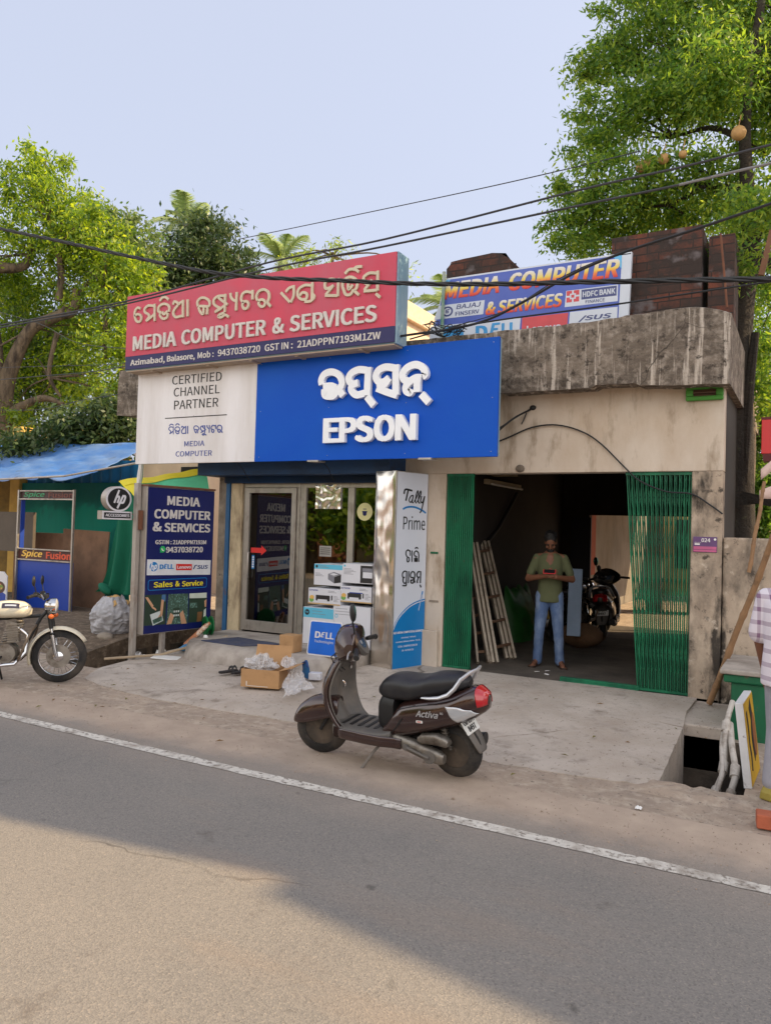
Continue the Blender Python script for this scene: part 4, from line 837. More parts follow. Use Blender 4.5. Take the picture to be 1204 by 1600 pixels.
P([(-4.26, 4.47), (-3.585, 4.47), (-3.57, 4.645), (-4.195, 4.645)]); P([(-2.565, 4.44), (-1.955, 4.44), (-1.955, 4.63), (-2.55, 4.63)]); P([(-2.52, 4.06), (-1.96, 4.06), (-1.955, 4.375), (-2.50, 4.375)]); P([(-4.33, 4.07), (-3.12, 4.07), (-3.10, 4.375), (-4.30, 4.39)])
P([(-3.09, 4.06), (-2.54, 4.06), (-2.52, 4.37), (-3.08, 4.37)], .002, 1)
b.prism(sup(-4.07, 4.557, .075, .065, 28, 2), .002, .004, 2); b.prism(sup(-4.07, 4.557, .052, .043, 28, 2), .004, .005, 0); b.stroke([(-4.04, 4.58), (-4.09, 4.575), (-4.09, 4.54), (-4.05, 4.54)], .014, .005, .006, 2, 1); b.stroke([(-4.09, 4.558), (-4.05, 4.558)], .012, .005, .0065, 2, 1)
b.text('BAJAJ', -3.95, -3.62, 4.572, 4.63, .002, .002, bold=.015, shear=.15, mi=2); b.text('FINSERV', -3.96, -3.64, 4.488, 4.54, .002, .002, bold=.02, mi=2)
b.prism([(-2.545, 4.49), (-2.395, 4.49), (-2.395, 4.625), (-2.545, 4.625)], .002, .003, 1); b.prism([(-2.505, 4.525), (-2.435, 4.525), (-2.435, 4.59), (-2.505, 4.59)], .003, .004, 0); b.prism([(-2.488, 4.54), (-2.452, 4.54), (-2.452, 4.575), (-2.488, 4.575)], .004, .005, 1)
for x in (-2.48, ): b.prism([(x, 4.49), (x + .02, 4.49), (x + .02, 4.625), (x, 4.625)], .0031, .0036, 0)
b.prism([(-2.545, 4.548), (-2.395, 4.548), (-2.395, 4.568), (-2.545, 4.568)], .0030, .0035, 0)
b.prism([(-2.37, 4.505), (-1.97, 4.505), (-1.97, 4.62), (-2.37, 4.62)], .002, .0026, 2); b.text('HDFC BANK', -2.355, -1.985, 4.53, 4.595, .0026, .002, bold=.04, mi=0); b.text('FINANCE', -2.32, -2.10, 4.455, 4.492, .002, .002, bold=.01, mi=2)
b.text('/SUS', -2.40, -2.02, 4.245, 4.315, .002, .002, bold=.03, shear=.2, mi=2); b.text('Lenovo', -3.02, -2.6, 4.17, 4.265, .002, .002, bold=.03, mi=0)
b.prism(sup(-4.0, 4.25, .16, .12, 32, 2), .002, .004, 3); b.text('D', -3.68, -3.52, 4.16, 4.33, .002, .002, bold=.06, mi=3); b.text('E', -3.5, -3.36, 4.18, 4.345, .002, .002, bold=.06, shear=.25, mi=3); b.text('LL', -3.34, -3.14, 4.16, 4.33, .002, .002, bold=.06, mi=3)
b.build('brand_panels', [M['banwhite'], mat('banner red', lin(196, 70, 76), .5), mat('banner ink', lin(66, 74, 120), .5), mat('banner mid blue', lin(52, 140, 196), .5)], t)
b = MB(); b.tube([(-4.13, .26, 3.95), (-4.12, .26, 4.55), (-4.115, .26, 5.06)], .022, 10); tag(b.build('roof_pole', mat('patchy green pipe', lin(150, 156, 148), .6, dirt=[(lin(80, 130, 104), .42, 3, (1, 1, .8), .15)])), 'thin green and grey pipe standing at the left end of the roof banner', 'pole')

# --- small blue sign in front of the boxes
t = thing('small_sign', 'small rounded blue and white sign leaning on the printer boxes', 'sign', (-4.85, -1.15, .3))
F5 = frame((-5.08, -1.14, .3), (1, 0.02, 0), (0, .16, 1))
b = MB(F5); b.prism(rrect(0, .44, .0, .40, .03), -.03, 0, 0); b.prism(rrect(.016, .424, .016, .384, .022), 0, .003, 1)
po = b.build('panel', [M['signwhite'], mat('bright blue face', lin(8, 92, 190), .35)], t)
b = MB(F5); b.text('D', .09, .165, .2, .275, .003, .003, bold=.05); b.text('E', .168, .225, .212, .272, .003, .003, bold=.05, shear=.3); b.text('LL', .235, .345, .2, .275, .003, .003, bold=.05); b.text('Technologies', .09, .345, .14, .18, .003, .002); b.build('lettering', M['signwhite'], po)
# ================================================================== BOXES AND CLUTTER IN FRONT OF THE SHOP
M['carton'] = mat('brown cardboard', lin(178, 138, 96), .85, var=.06, scale=4, dirt=[(lin(150, 112, 76), .25, 5, None, .3)])
M['boxwhite'] = mat('white printed box', lin(206, 206, 212), .6, var=.03)
M['boxcyan'] = mat('cyan print', lin(92, 178, 206), .55, var=.03)
M['inkgrey'] = mat('grey print', lin(120, 120, 128), .6); M['inkblack'] = mat('printer black', lin(36, 34, 36), .5); M['inkblue'] = mat('box blue ink', lin(40, 60, 140), .5)
def pbox(label, x0, x1, y0, y1, z0, z1, draw):
    t = thing('printer_box', label, 'box', ((x0 + x1) / 2, (y0 + y1) / 2, z0), 'printer cartons stacked on the shop step')
    b = MB(); b.box(x0, x1, y0, y1, z0, z1); b.build('carton', M['boxwhite'], t, bevel=.004)
    b = MB(frame((x0, y0, z0), (1, 0, 0), (0, 0, 1))); draw(b, x1 - x0, z1 - z0)
    b.build('printed_front', [M['boxcyan'], M['inkblack'], M['inkgrey'], M['boxwhite'], M['inkblue'], mat('tan edge', lin(190, 160, 116), .7), mat('product green', lin(110, 160, 80), .6), mat('product orange', lin(216, 170, 90), .6)], t)
    return t
def rc(b, u0, u1, v0, v1, w=.001, mi=0): b.prism([(u0, v0), (u1, v0), (u1, v1), (u0, v1)], 0.0004, w, mi)
def lines(b, u0, u1, v, n, dv=.016, mi=2):
    for k in range(n): rc(b, u0, lerp(u0, u1, .6 + .4 * ((k * 7) % 3) / 2), v - k * dv, v - k * dv + .005, .0012, mi)
def hp_front(b, w_, h):
    rc(b, .003, w_ - .003, h * .76, h - .003, .0008, 0); b.prism(sup(.04, h * .88, .018, .018, 18, 2), .0008, .0016, 1); lines(b, .08, w_ * .6, h * .9, 2)
    b.prism([(w_ * .5, h * .3), (w_ * .72, h * .12), (w_ * .72, h * .42), (w_ * .5, h * .55)], .0004, .0015, 2); b.prism([(w_ * .72, h * .12), (w_ * .95, h * .18), (w_ * .95, h * .55), (w_ * .72, h * .42)], .0004, .0015, 1)
    b.prism([(w_ * .5, h * .55), (w_ * .72, h * .43), (w_ * .95, h * .56), (w_ * .7, h * .66)], .0004, .0016, 2); b.prism([(w_ * .55, h * .55), (w_ * .7, h * .48), (w_ * .85, h * .55), (w_ * .7, h * .6)], .0016, .002, 3); lines(b, .02, w_ * .35, h * .55, 3)
def dark_front(b, w_, h):
    rc(b, w_ * .6, w_ - .002, .01, h * .93, .0008, 1); rc(b, w_ * .68, w_ - .002, h * .3, h * .6, .0016, 3); rc(b, w_ * .66, w_ - .002, h * .62, h * .8, .0016, 2); b.prism(sup(.03, h * .88, .014, .014, 14, 2), .0004, .001, 0); lines(b, .02, w_ * .45, h * .72, 5)
def ep_front(b, w_, h):
    rc(b, .0, w_, .0, h * .08, .0008, 5); b.text('EPSON', .02, .14, h * .82, h * .92, .0004, .0008, bold=.02, mi=4)
    b.prism(rrect(w_ * .24, w_ * .68, h * .22, h * .58, .012), .0004, .0012, 1); rc(b, w_ * .3, w_ * .6, h * .2, h * .32, .0018, 3); rc(b, w_ * .72, w_ * .76, h * .3, h * .6, .001, 1); lines(b, w_ * .8, w_ * .97, h * .55, 5)
    b.prism(sup(.05, h * .26, .035, .03, 16, 2), .0004, .001, 6); b.prism(sup(.055, h * .42, .035, .025, 16, 2), .0004, .0011, 7); lines(b, w_ * .62, w_ * .95, h * .86, 2)
def ep2_front(b, w_, h):
    ep_front(b, w_, h); rc(b, w_ * .3, w_ * .72, h * .58, h * .64, .0014, 4)
def plain_front(b, w_, h):
    lines(b, .03, w_ * .7, h * .8, 3, .03); b.prism(sup(.05, h * .3, .022, .022, 18, 2), .0004, .001, 0); b.prism(sup(.05, h * .3, .014, .014, 18, 2), .001, .0015, 3); lines(b, .09, w_ * .5, h * .33, 2)
YB = -.42; YR = -.07
def px_box(x0, y0, x1, y1, dy=0.0, bottom=None):
    p, q = at(x0, y0, YB + dy), at(x1, y1, YB + dy); return p.x, min(q.x, -4.642), YB + dy, YR, (q.z if bottom is None else bottom), p.z
pbox('cyan topped white printer box with dark printer picture, top left of the stack', *px_box(491, 880.5, 534.5, 916.5), hp_front)
pbox('white box with dark grey product panel, top right of the stack', *px_box(535.5, 880, 584, 913.5), dark_front)
pbox('white box with tan edge and black printer picture, middle left of the stack', *px_box(482, 918, 531, 946.8, -.02), ep_front)
pbox('white box with blue bar behind the scooter mirror, middle right of the stack', *px_box(531.6, 915, 584, 944.2, -.01), ep2_front)
pbox('large cyan topped box, bottom left of the stack behind the small blue sign', *px_box(474, 947.6, 520, 1000, -.03, .302), lambda b, w_, h: (rc(b, .003, w_ - .003, h * .72, h - .004, .0008, 0), b.prism(sup(.06, h * .86, .036, .036, 22, 2), .0008, .0016, 1), b.text('hp', .04, .08, h * .83, h * .9, .0016, .0006, bold=.02, mi=0), lines(b, .14, w_ * .85, h * .9, 2, .035), b.prism([(w_ * .55, h * .5), (w_ * .95, h * .5), (w_ * .95, h * .6), (w_ * .85, h * .64), (w_ * .62, h * .64), (w_ * .55, h * .6)], .0004, .001, 1)))
pbox('plain white box with small text behind the scooter dashboard, bottom right of the stack', *px_box(520.6, 945, 584, 1000, -.015, .302), lambda b, w_, h: (lines(b, .03, w_ * .6, h * .92, 3, .035), b.prism(sup(.05, h * .74, .022, .022, 18, 2), .0004, .001, 0), b.prism(sup(.05, h * .74, .014, .014, 18, 2), .001, .0015, 3), rc(b, w_ * .54, w_ * .545, .01, h * .98, .001, 2)))
b = MB(); b.box(-5.44, -5.24, -1.18, -1.0, .302, .50)
t = tag(b.build('cardboard_box', M['carton'], bevel=.004), 'small closed brown cardboard box left of the small blue sign', 'box')
# open carton with plastic
t = thing('cardboard_box', 'open brown carton stuffed with clear plastic on the apron', 'box', (-5, -1.95, .1))
Fc = frame((-5.165, -2.20, .095), (1, .28, 0), (0, 0, 1))
b = MB(Fc); L_, Dp, H_, th = .42, .34, .185, .006
b.box(0, L_, 0, H_, -th, 0); b.box(0, L_, 0, H_, -Dp, -Dp + th); b.box(0, th, 0, H_, -Dp + th, -th); b.box(L_ - th, L_, 0, H_, -Dp + th, -th); b.box(th, L_ - th, 0, .006, -Dp + th, -th)
b.build('carton', M['carton'], t)
b = MB(Fc); b.obox((L_ / 2, H_ + .10, -Dp - .03), (L_ * .96, .21, .005), Euler((R(-18), 0, 0)).to_matrix()); b.obox((L_ + .07, H_ + .02, -Dp / 2), (.16, .005, Dp * .95), Euler((0, 0, R(15))).to_matrix())
b.build('flap', M['carton'], t)
b = MB(Fc); b.box(.06, .068, .012, .06, .0005, .0012); b.box(.06, .3, .012, .016, .0005, .0012); b.build('tape_mark', M['white'], t)
def plasticmat():
    m = bpy.data.materials.new('clear plastic wrap'); m.use_nodes = True; n = m.node_tree.nodes; l = m.node_tree.links; p = n['Principled BSDF']
    p.inputs['Base Color'].default_value = lin(226, 222, 220); p.inputs['Roughness'].default_value = .18
    t_ = n.new('ShaderNodeBsdfTransparent'); ms = n.new('ShaderNodeMixShader'); ly = n.new('ShaderNodeLayerWeight'); ly.inputs['Blend'].default_value = .45
    mr = n.new('ShaderNodeMapRange'); mr.inputs['To Min'].default_value = .30; mr.inputs['To Max'].default_value = .95; l.new(ly.outputs['Facing'], mr.inputs['Value']); l.new(mr.outputs['Result'], ms.inputs['Fac'])
    l.new(t_.outputs['BSDF'], ms.inputs[1]); l.new(p.outputs['BSDF'], ms.inputs[2]); l.new(ms.outputs['Shader'], n['Material Output'].inputs['Surface']); return m
M['plastic'] = plasticmat()
b = MB(Fc)
def pl1(u, v):
    a = 2 * math.pi * u; r_ = .5 * math.sin(math.pi * min(.98, v + .02)); nn = mnoise.noise((math.cos(a) * 2.2, math.sin(a) * 2.2, v * 5)); n2 = mnoise.noise((math.cos(a) * 6, math.sin(a) * 6, v * 14 + 3))
    k = 1 + .5 * nn + .28 * n2
    return (.15 + .17 * r_ * 2 * math.cos(a) * k * .9, .2 + .10 * (1 - 2 * v) * k + .03 * n2, -.17 + .13 * r_ * 2 * math.sin(a) * k)
b.grid(pl1, 90, 54); b.build('plastic_filling', M['plastic'], t, smooth_angle=80)
def pl2(u, v):
    x = lerp(-4.92, -4.42, u ** .9) + .05 * mnoise.noise((u * 4, v * 4, 9)); y = lerp(-1.75, -2.2, u) + (v - .5) * (.12 + .42 * u) + .05 * mnoise.noise((u * 5, v * 3, 4))
    z = .12 + .24 * (1 - u) ** 1.6 + .05 * abs(mnoise.noise((u * 7, v * 6, 1))) + .025 * abs(mnoise.noise((u * 16, v * 14, 3)))
    return (x, y, z)
b = MB(); b.grid(pl2, 90, 60); tag(b.build('plastic_sheet', M['plastic'], smooth_angle=80), 'crumpled clear plastic sheet trailing from the open carton across the apron', 'plastic sheet')
# shoe, small white packet
t = thing('cloth_pouch', 'small blue pouch with dark strap beside the white packet on the apron', 'pouch', (-4.80, -1.50, .12))
b = MB(); b.loft([[(-4.845 + .05 * k + px * .04, -1.5 - .03 * k, .115 + max(0, pz) * h) for px, pz in sup(0, .5, .9, .5, 14, 2.4)] for k, h in ((0, .10), (.4, .20), (.9, .15), (1.3, .05))]); b.build('body', mat('blue cloth', lin(36, 92, 140), .8, var=.2, scale=12), t)
b = MB(); b.tube([(-4.86, -1.5, .2), (-4.86, -1.52, .28), (-4.82, -1.53, .30), (-4.79, -1.53, .24)], .012, 8); b.build('strap', mat('blue strap', lin(36, 60, 110), .8), t)
b = MB(); b.obox((-4.69, -1.52, .155), (.13, .1, .075), Euler((0, 0, R(18))).to_matrix()); b.obox((-4.63, -1.555, .155), (.02, .02, .02), None); tag(b.build('white_packet', M['boxwhite'], bevel=.006), 'small white packet lying beside the blue pouch', 'packet')
# sandals
def sandal(x, y, rz, label):
    t = thing('sandal', label, 'sandal', (x, y, .11))
    Mx = Matrix.Translation((x, y, .113)) @ Euler((0, 0, rz)).to_matrix().to_4x4()
    out = [(.125, 0), (.11, .035), (.06, .048), (0, .038), (-.07, .036), (-.115, .03), (-.13, 0), (-.115, -.03), (-.07, -.036), (0, -.034), (.06, -.042), (.11, -.03)]
    b = MB(Mx); b.prism(out, 0, .022); b.build('sole', mat('dark rubber', lin(40, 36, 36), .8), t, bevel=.004)
    b = MB(Mx)
    for xx in (.03, .075): b.tube([(xx, -.045, .015), (xx + .005, -.03, .05), (xx + .01, 0, .062), (xx + .005, .03, .05), (xx, .045, .015)], .014, 8, flat=.35)
    b.build('strap', mat('black strap', lin(28, 26, 28), .6), t)
sandal(-5.70, -1.76, R(75), 'dark sandal on the left of the pair left of the open carton'); sandal(-5.575, -1.70, R(82), 'dark sandal on the right of the pair, nearest the open carton')
# door mat
b = MB(); 
def dm(u, v): 
    A, B, C_, D_ = Vector((-6.68, -1.14, .305)), Vector((-6.02, -1.17, .305)), Vector((-5.70, -.75, .305)), Vector((-6.52, -.62, .305))
    p = A.lerp(B, u).lerp(D_.lerp(C_, u), v); return (p.x, p.y, p.z + .008 + .008 * mnoise.noise((p.x * 4, p.y * 4, 0)))
b.grid(dm, 26, 14); o = b.build('door_mat', mat('dusty blue mat', lin(58, 66, 92), .95, var=.25, scale=30, dirt=[(lin(86, 84, 92), .4, 6, None, .3)])); so = o.modifiers.new('thick', 'SOLIDIFY'); so.thickness = .012; tag(o, 'dusty blue door mat in front of the glass door', 'mat')
# drain-side rubbish
rnd = random.Random(9)
b = MB(); b.obox((-6.98, -1.42, .10), (.34, .2, .012), Euler((.03, .05, R(25))).to_matrix()); tag(b.build('white_board', M['white'], bevel=.004), 'white plastic board lying under the navy light box', 'board')
b = MB(); b.loft([[(-7.12 + .15 * k + .0 * px, -.98 + px * .12, .12 + pz * h) for px, pz in sup(0, .5, 1, .5, 14, 2.6)] for k, h in ((0, .04), (.5, .1), (1.2, .12), (2, .06))]); tag(b.build('blue_packet', mat('blue packet', lin(70, 130, 176), .5, var=.2, scale=10)), 'crumpled blue packet in the rubbish under the navy light box', 'packet')
b = MB(); b.tube([(-7.48, -1.95, .10), (-7.1, -1.4, .12), (-6.72, -.6, .30)], .016, 8); tag(b.build('wooden_stick', mat('pale stick', lin(166, 146, 120), .8)), 'long pale stick lying under the navy light box', 'stick')
t = thing('cable_reel', 'green cable reel beside the foot of the shop door post', 'reel', (-7.0, -.75, .3)); b = MB(); Rr = Euler((0, R(20), R(-30))).to_matrix().to_4x4(); b.M = Matrix.Translation((-7.0, -.66, .42)) @ Rr
b.lathe([(.02, -.05), (.12, -.05), (.13, -.04), (.13, -.03), (.07, -.028), (.07, .028), (.13, .03), (.13, .04), (.12, .05), (.02, .05)], 26); b.build('drum', mat('green plastic', lin(14, 110, 56), .5), t)
b = MB(b.M); b.lathe([(.035, -.06), (.035, -.052)], 16); b.build('hub', M['black'], t)
b = MB(); b.tube([(-7.06, -1.02, .20), (-6.85, -.85, .46)], .032, 10); b.tube([(-6.85, -.85, .46), (-6.82, -.83, .49)], .022, 10); tag(b.build('caulk_tube', mat('brown tube', lin(168, 108, 72), .5, dirt=[(lin(214, 196, 176), .35, 6, None, .08)])), 'brown and white tube leaning on the green cable reel', 'tube')
b = MB(); b.ell((-6.86, -.86, .30), (.035, .03, .035), 12, 8); tag(b.build('bottle_cap', M['white']), 'small white cap at the left end of the shop step', 'cap')
for i, (x, y) in enumerate(((-7.75, -1.2), (-7.62, -.8))):
    b = MB(); b.grid(lambda u, v: (x + (u - .5) * .16 + .04 * mnoise.noise((u * 5, v * 5, i)), y + (v - .5) * .2, -.06 + .12 * abs(mnoise.noise((u * 3, v * 3, i + 5))) + .04), 14, 14, smooth=False); tag(b.build('plastic_bag', M['white'] if i else M['plastic']), ('white crumpled bag scrap in the drain behind the light box post', 'clear crumpled bag scrap in the drain left of the light box')[0 if i else 1], 'bag')
# ================================================================== VEHICLES
def carpaint(name, col, rough=.28, coat=.8, metal=.25): return mat(name, col, rough, metal, var=.08, scale=3, coat=coat, dirt=[(lin(120, 104, 90), .10, 2.5, (1, 1, .7), .5)])
M['rubber'] = mat('tyre rubber', lin(34, 33, 33), .85, var=.15, scale=9, dirt=[(lin(84, 76, 68), .28, 4, None, .3)], bump=.4, bscale=70)
M['chrome'] = mat('chrome', lin(206, 206, 208), .12, 1.0, var=.03)
M['greyplastic'] = mat('dusty grey plastic', lin(92, 88, 84), .55, var=.08, scale=5, dirt=[(lin(120, 110, 100), .32, 4, None, .3)])
M['blackplastic'] = mat('black plastic', lin(26, 25, 26), .5, var=.1)
M['vinyl'] = mat('black seat vinyl', lin(28, 28, 32), .42, var=.1, scale=6, dirt=[(lin(60, 58, 58), .22, 4, None, .4)], bump=.15, bscale=120)
M['engine'] = mat('engine casting', lin(136, 130, 122), .42, .7, var=.15, scale=9, dirt=[(lin(84, 72, 62), .35, 8, None, .25)], bump=.2, bscale=60)
M['silver'] = mat('silver rail', lin(206, 206, 208), .3, .6, var=.03)
M['lensred'] = mat('red tail lens', lin(176, 14, 28), .12, var=.04, coat=1.0)
M['lensclear'] = mat('clear lamp lens', lin(196, 198, 202), .1, .4, var=.06, scale=40, coat=1.0)
M['lensamber'] = mat('amber reflector', lin(226, 106, 30), .2, coat=.6)
M['plate'] = mat('number plate white', lin(216, 216, 212), .5, var=.04, dirt=[(lin(150, 140, 126), .2, 8, None, .2)])
M['mirrorglass'] = mat('mirror glass', lin(40, 96, 84), .05, .9, var=.02)
M['dial'] = mat('instrument glass', lin(84, 104, 128), .12, .2, var=.2, scale=30, coat=1.0)

def pchip(tab, x):
    """piecewise interpolation with smoothstep-free Catmull tangents over (x, values...) rows sorted by x."""
    if tab[0][0] > tab[-1][0]: tab = tab[::-1]
    if x <= tab[0][0]: return tab[0][1:]
    if x >= tab[-1][0]: return tab[-1][1:]
    for i in range(len(tab) - 1):
        if tab[i][0] <= x <= tab[i + 1][0]:
            t = (x - tab[i][0]) / (tab[i + 1][0] - tab[i][0]); a = tab[max(i - 1, 0)]; b_ = tab[i]; c = tab[i + 1]; d = tab[min(i + 2, len(tab) - 1)]
            return [0.5 * (2 * b_[k] + (c[k] - a[k]) * t + (2 * a[k] - 5 * b_[k] + 4 * c[k] - d[k]) * t * t + (3 * b_[k] - a[k] - 3 * c[k] + d[k]) * t ** 3) for k in range(1, len(b_))]
def hull(tab, e=2.6, n=28, step=26):
    """ring generator along x: rows (x, z_bottom, z_top, half_width)."""
    x0, x1 = tab[0][0], tab[-1][0]
    def ring(x):
        zb, zt, hw = pchip(tab, x); return [(x, p, q) for p, q in sup(0, (zb + zt) / 2, hw, (zt - zb) / 2, n, e)]
    return [ring(lerp(x0, x1, i / step)) for i in range(step + 1)], ring
def hpt(tab, x, a, off=0.0, e=2.6):
    zb, zt, hw = pchip(tab, x); c, d = math.cos(a), math.sin(a); hz = (zt - zb) / 2
    return (x, (hw + off) * math.copysign(abs(c) ** (2 / e), c), (zb + zt) / 2 + (hz + off) * math.copysign(abs(d) ** (2 / e), d))
def patch(b, tab, fx, a0, a1, off=.004, nu=14, nv=10, e=2.6):
    """skin lying on a hull between two x edges (functions of v) and two angles."""
    b.grid(lambda u, v: hpt(tab, lerp(fx[0](v), fx[1](v), u), lerp(a0, a1, v), off, e), nu, nv)

def wheel(parent, hub, Ro, r, wd, rim_m, tyre_m, kind, Mx=None, hubname='rim', spokes=0):
    b = MB(Mx); Rm = Ro - r; prof = []
    for k in range(15):
        a = -2.5 + 5.0 * k / 14; prof.append((Rm + r * math.cos(a) * (1.0 if abs(a) < 1.6 else .92), wd / 2 * math.sin(a * .62) / math.sin(2.5 * .62)))
    b.lathe(prof + [prof[0]], 44, hub, caps=False)
    w_ = b.build('wheel', tyre_m, parent, smooth_angle=60)
    b = MB(Mx); Ri = Rm - r * .72
    if kind == 'disc':
        s = .8
        b.lathe([(Ri + .012, -wd * .42), (Ri, -wd * .40), (Ri - .012, -wd * .2), (Ri - .03, -wd * .12), (Ri * .62, -wd * .16), (Ri * .55, -wd * .34), (Ri * .2, -wd * .42), (.015, -wd * .46), (.015, wd * .46), (Ri * .2, wd * .42), (Ri * .55, wd * .34), (Ri * .62, wd * .16), (Ri - .03, wd * .12), (Ri - .012, wd * .2), (Ri, wd * .40), (Ri + .012, wd * .42)], 40, hub)
    else:
        b.torus(Ri + .006, .014, 48, 8, hub, 'y', sq=1.5); b.lathe([(.012, -.07), (.05, -.06), (.055, -.03), (.04, -.02), (.04, .02), (.055, .03), (.05, .06), (.012, .07)], 24, hub)
    ro = b.build(hubname, rim_m, w_)
    if spokes:
        b = MB(Mx)
        for k in range(spokes):
            a = 2 * math.pi * k / spokes; o = .35 * (1 if k % 2 else -1); yy = .03 * (1 if (k // 2) % 2 else -1)
            b.tube([(hub[0] + .045 * math.cos(a + o), hub[1] + yy, hub[2] + .045 * math.sin(a + o)), (hub[0] + (Ri + .002) * math.cos(a), hub[1], hub[2] + (Ri + .002) * math.sin(a))], .0022, 5, caps=False)
        b.build('spokes', M['chrome'], w_)
    return w_

BODY = [(-.885, .575, .665, .03), (-.86, .545, .69, .075), (-.80, .50, .72, .115), (-.72, .45, .715, .15), (-.62, .405, .675, .175), (-.50, .36, .64, .19), (-.35, .305, .61, .19), (-.20, .262, .56, .178), (-.12, .25, .48, .16), (-.04, .25, .36, .14)]
def scooter(label, paint, dark=False, name='scooter'):
    t = thing(name, label, 'scooter')
    steer = Matrix.Translation((.42, 0, 0)) @ Euler((0, 0, R(20))).to_matrix().to_4x4() @ Matrix.Translation((-.42, 0, 0))
    hub = (.60, 0, .222)
    M['rimdark'] = M.get('rimdark') or mat('dusty dark rim', lin(74, 68, 62), .5, .5, var=.15, scale=8, dirt=[(lin(110, 98, 86), .3, 6, None, .3)])
    wheel(t, hub, .222, .05, .1, M['rimdark'], M['rubber'], 'disc', steer)
    wheel(t, (-.60, 0, .218), .218, .05, .105, M['rimdark'], M['rubber'], 'disc')
    # front fender
    b = MB(steer); prof = [(.835, .285, .275, .035), (.825, .335, .27, .06), (.79, .395, .27, .078), (.73, .445, .275, .09), (.66, .48, .29, .097), (.58, .498, .31, .10), (.50, .495, .33, .10), (.44, .47, .35, .095)]
    rings = []
    for x, zt, zb, hw in prof:
        ring = []
        for k in range(13):
            a = math.pi * k / 12; c, s = math.cos(a), math.sin(a)
            ring.append((x, hw * math.copysign(abs(c) ** .75, c), zb + (zt - zb) * abs(s) ** .6))
        rings.append(ring)
    b.loft(rings, caps=False, closed=False); o = b.build('front_fender', paint, t); so = o.modifiers.new('thick', 'SOLIDIFY'); so.thickness = .006; o.modifiers.new('sub', 'SUBSURF').levels = 1; o.modifiers['sub'].render_levels = 1
    b = MB(steer)
    for s in (-1, 1): b.tube([(.60, s * .07, .222), (.52, s * .075, .36), (.50, s * .07, .44)], .016, 8)
    b.build('front_fork', M['blackplastic'], t)
    b = MB(steer); b.ell((.50, .092, .345), (.018, .012, .018), 12, 8); b.build('side_reflector', M['lensamber'], t)
    # front shield (painted) and inner leg shield (grey)
    SH = [(.205, .40, .30, .165), (.25, .445, .33, .185), (.33, .505, .385, .20), (.42, .555, .43, .208), (.50, .58, .45, .21), (.58, .575, .455, .205), (.66, .55, .44, .185), (.73, .515, .42, .155), (.79, .475, .395, .125), (.83, .445, .38, .10)]
    def shring(z, ins=0.0, wk=1.0):
        xc, xe, hw = pchip(SH, z); hw *= wk; out = []
        for k in range(17):
            s = -1 + 2 * k / 16; out.append((lerp(xc, xe, abs(s) ** 2.2) - ins, hw * math.copysign(abs(s) ** .9, s), z))
        return out
    zs = [lerp(.205, .83, i / 22) for i in range(23)]
    b = MB(); b.loft([shring(z) for z in zs], caps=False, closed=False)
    o = b.build('front_shield', paint, t); so = o.modifiers.new('thick', 'SOLIDIFY'); so.thickness = .034; so.offset = -1
    b = MB(); rr = []
    for z in zs:
        base = shring(z, .0405, .93); o_ = []
        for (x, y, zz) in base:
            s = y / max(.05, pchip(SH, z)[2]); x2 = x - .055 * math.exp(-(s / .32) ** 2) * (1 if z > .3 else .4) - (.0 if z > .34 else .12 * ((.34 - z) / .135) ** 1.5)
            o_.append((x2, y, zz))
        rr.append(o_)
    b.loft(rr, caps=False, closed=False); ls = b.build('leg_shield', M['greyplastic'], t); so = ls.modifiers.new('thick', 'SOLIDIFY'); so.thickness = .006
    b = MB(); b.tube([(.425, 0, .62), (.40, 0, .60), (.395, 0, .575), (.41, 0, .56)], .007, 6); b.tube([(.38, -.05, .72), (.365, -.05, .72)], .014, 10); b.build('bag_hook', M['chrome'], ls)
    # floorboard
    b = MB(); FL = [(.42, .205, .31, .165), (.30, .20, .305, .19), (.12, .205, .305, .20), (-.05, .21, .31, .195), (-.12, .22, .33, .17)]
    rings, _ = hull(FL, 5, 32, 12); b.loft(rings); o = b.build('floorboard', M['greyplastic'], t)
    b = MB(); 
    for s in (-1, 1): b.loft([[(x, s * (hw + .003 + .006 * math.sin(math.pi * k / 6)), lerp(.205, .285, k / 6)) for k in range(7)] for x, hw in ((.40, .165), (.30, .19), (.12, .20), (-.05, .196), (-.14, .175), (-.22, .17))], caps=False, closed=False)
    o = b.build('floor_side_trim', paint, t); so = o.modifiers.new('thick', 'SOLIDIFY'); so.thickness = .006
    b = MB()
    for k in range(5): b.box(.33 - k * .075, .36 - k * .075, -.12, .12, .305, .3085)
    b.build('rubber_strips', M['blackplastic'], o)
    # rear body
    rings, _ = hull(BODY, 2.6, 32, 34); b = MB(); b.loft(rings); body = b.build('rear_body', paint, t)
    b = MB(); b.text('Activa', -.545, -.375, 0, 0, 0) if False else None
    Ft = frame((-.365, .1915, .475), (-1, 0, .06), (0, 0, 1)); b = MB(Ft); b.text('Activa', 0, .19, .012, .062, 0, .003, bold=.02, shear=.35); b.text('6G', .205, .23, .045, .062, 0, .003, bold=.01); b.build('badge_lettering', M['silver'], body)
    b = MB(Ft); b.prism(rrect(.0, .055, -.035, -.016, .004), .001, .003, 0); b.text('DLX', .012, .043, -.031, -.020, .003, .001, bold=.02, mi=1); b.build('trim_badge', [M['plate'], M['red']], body)
    b = MB()
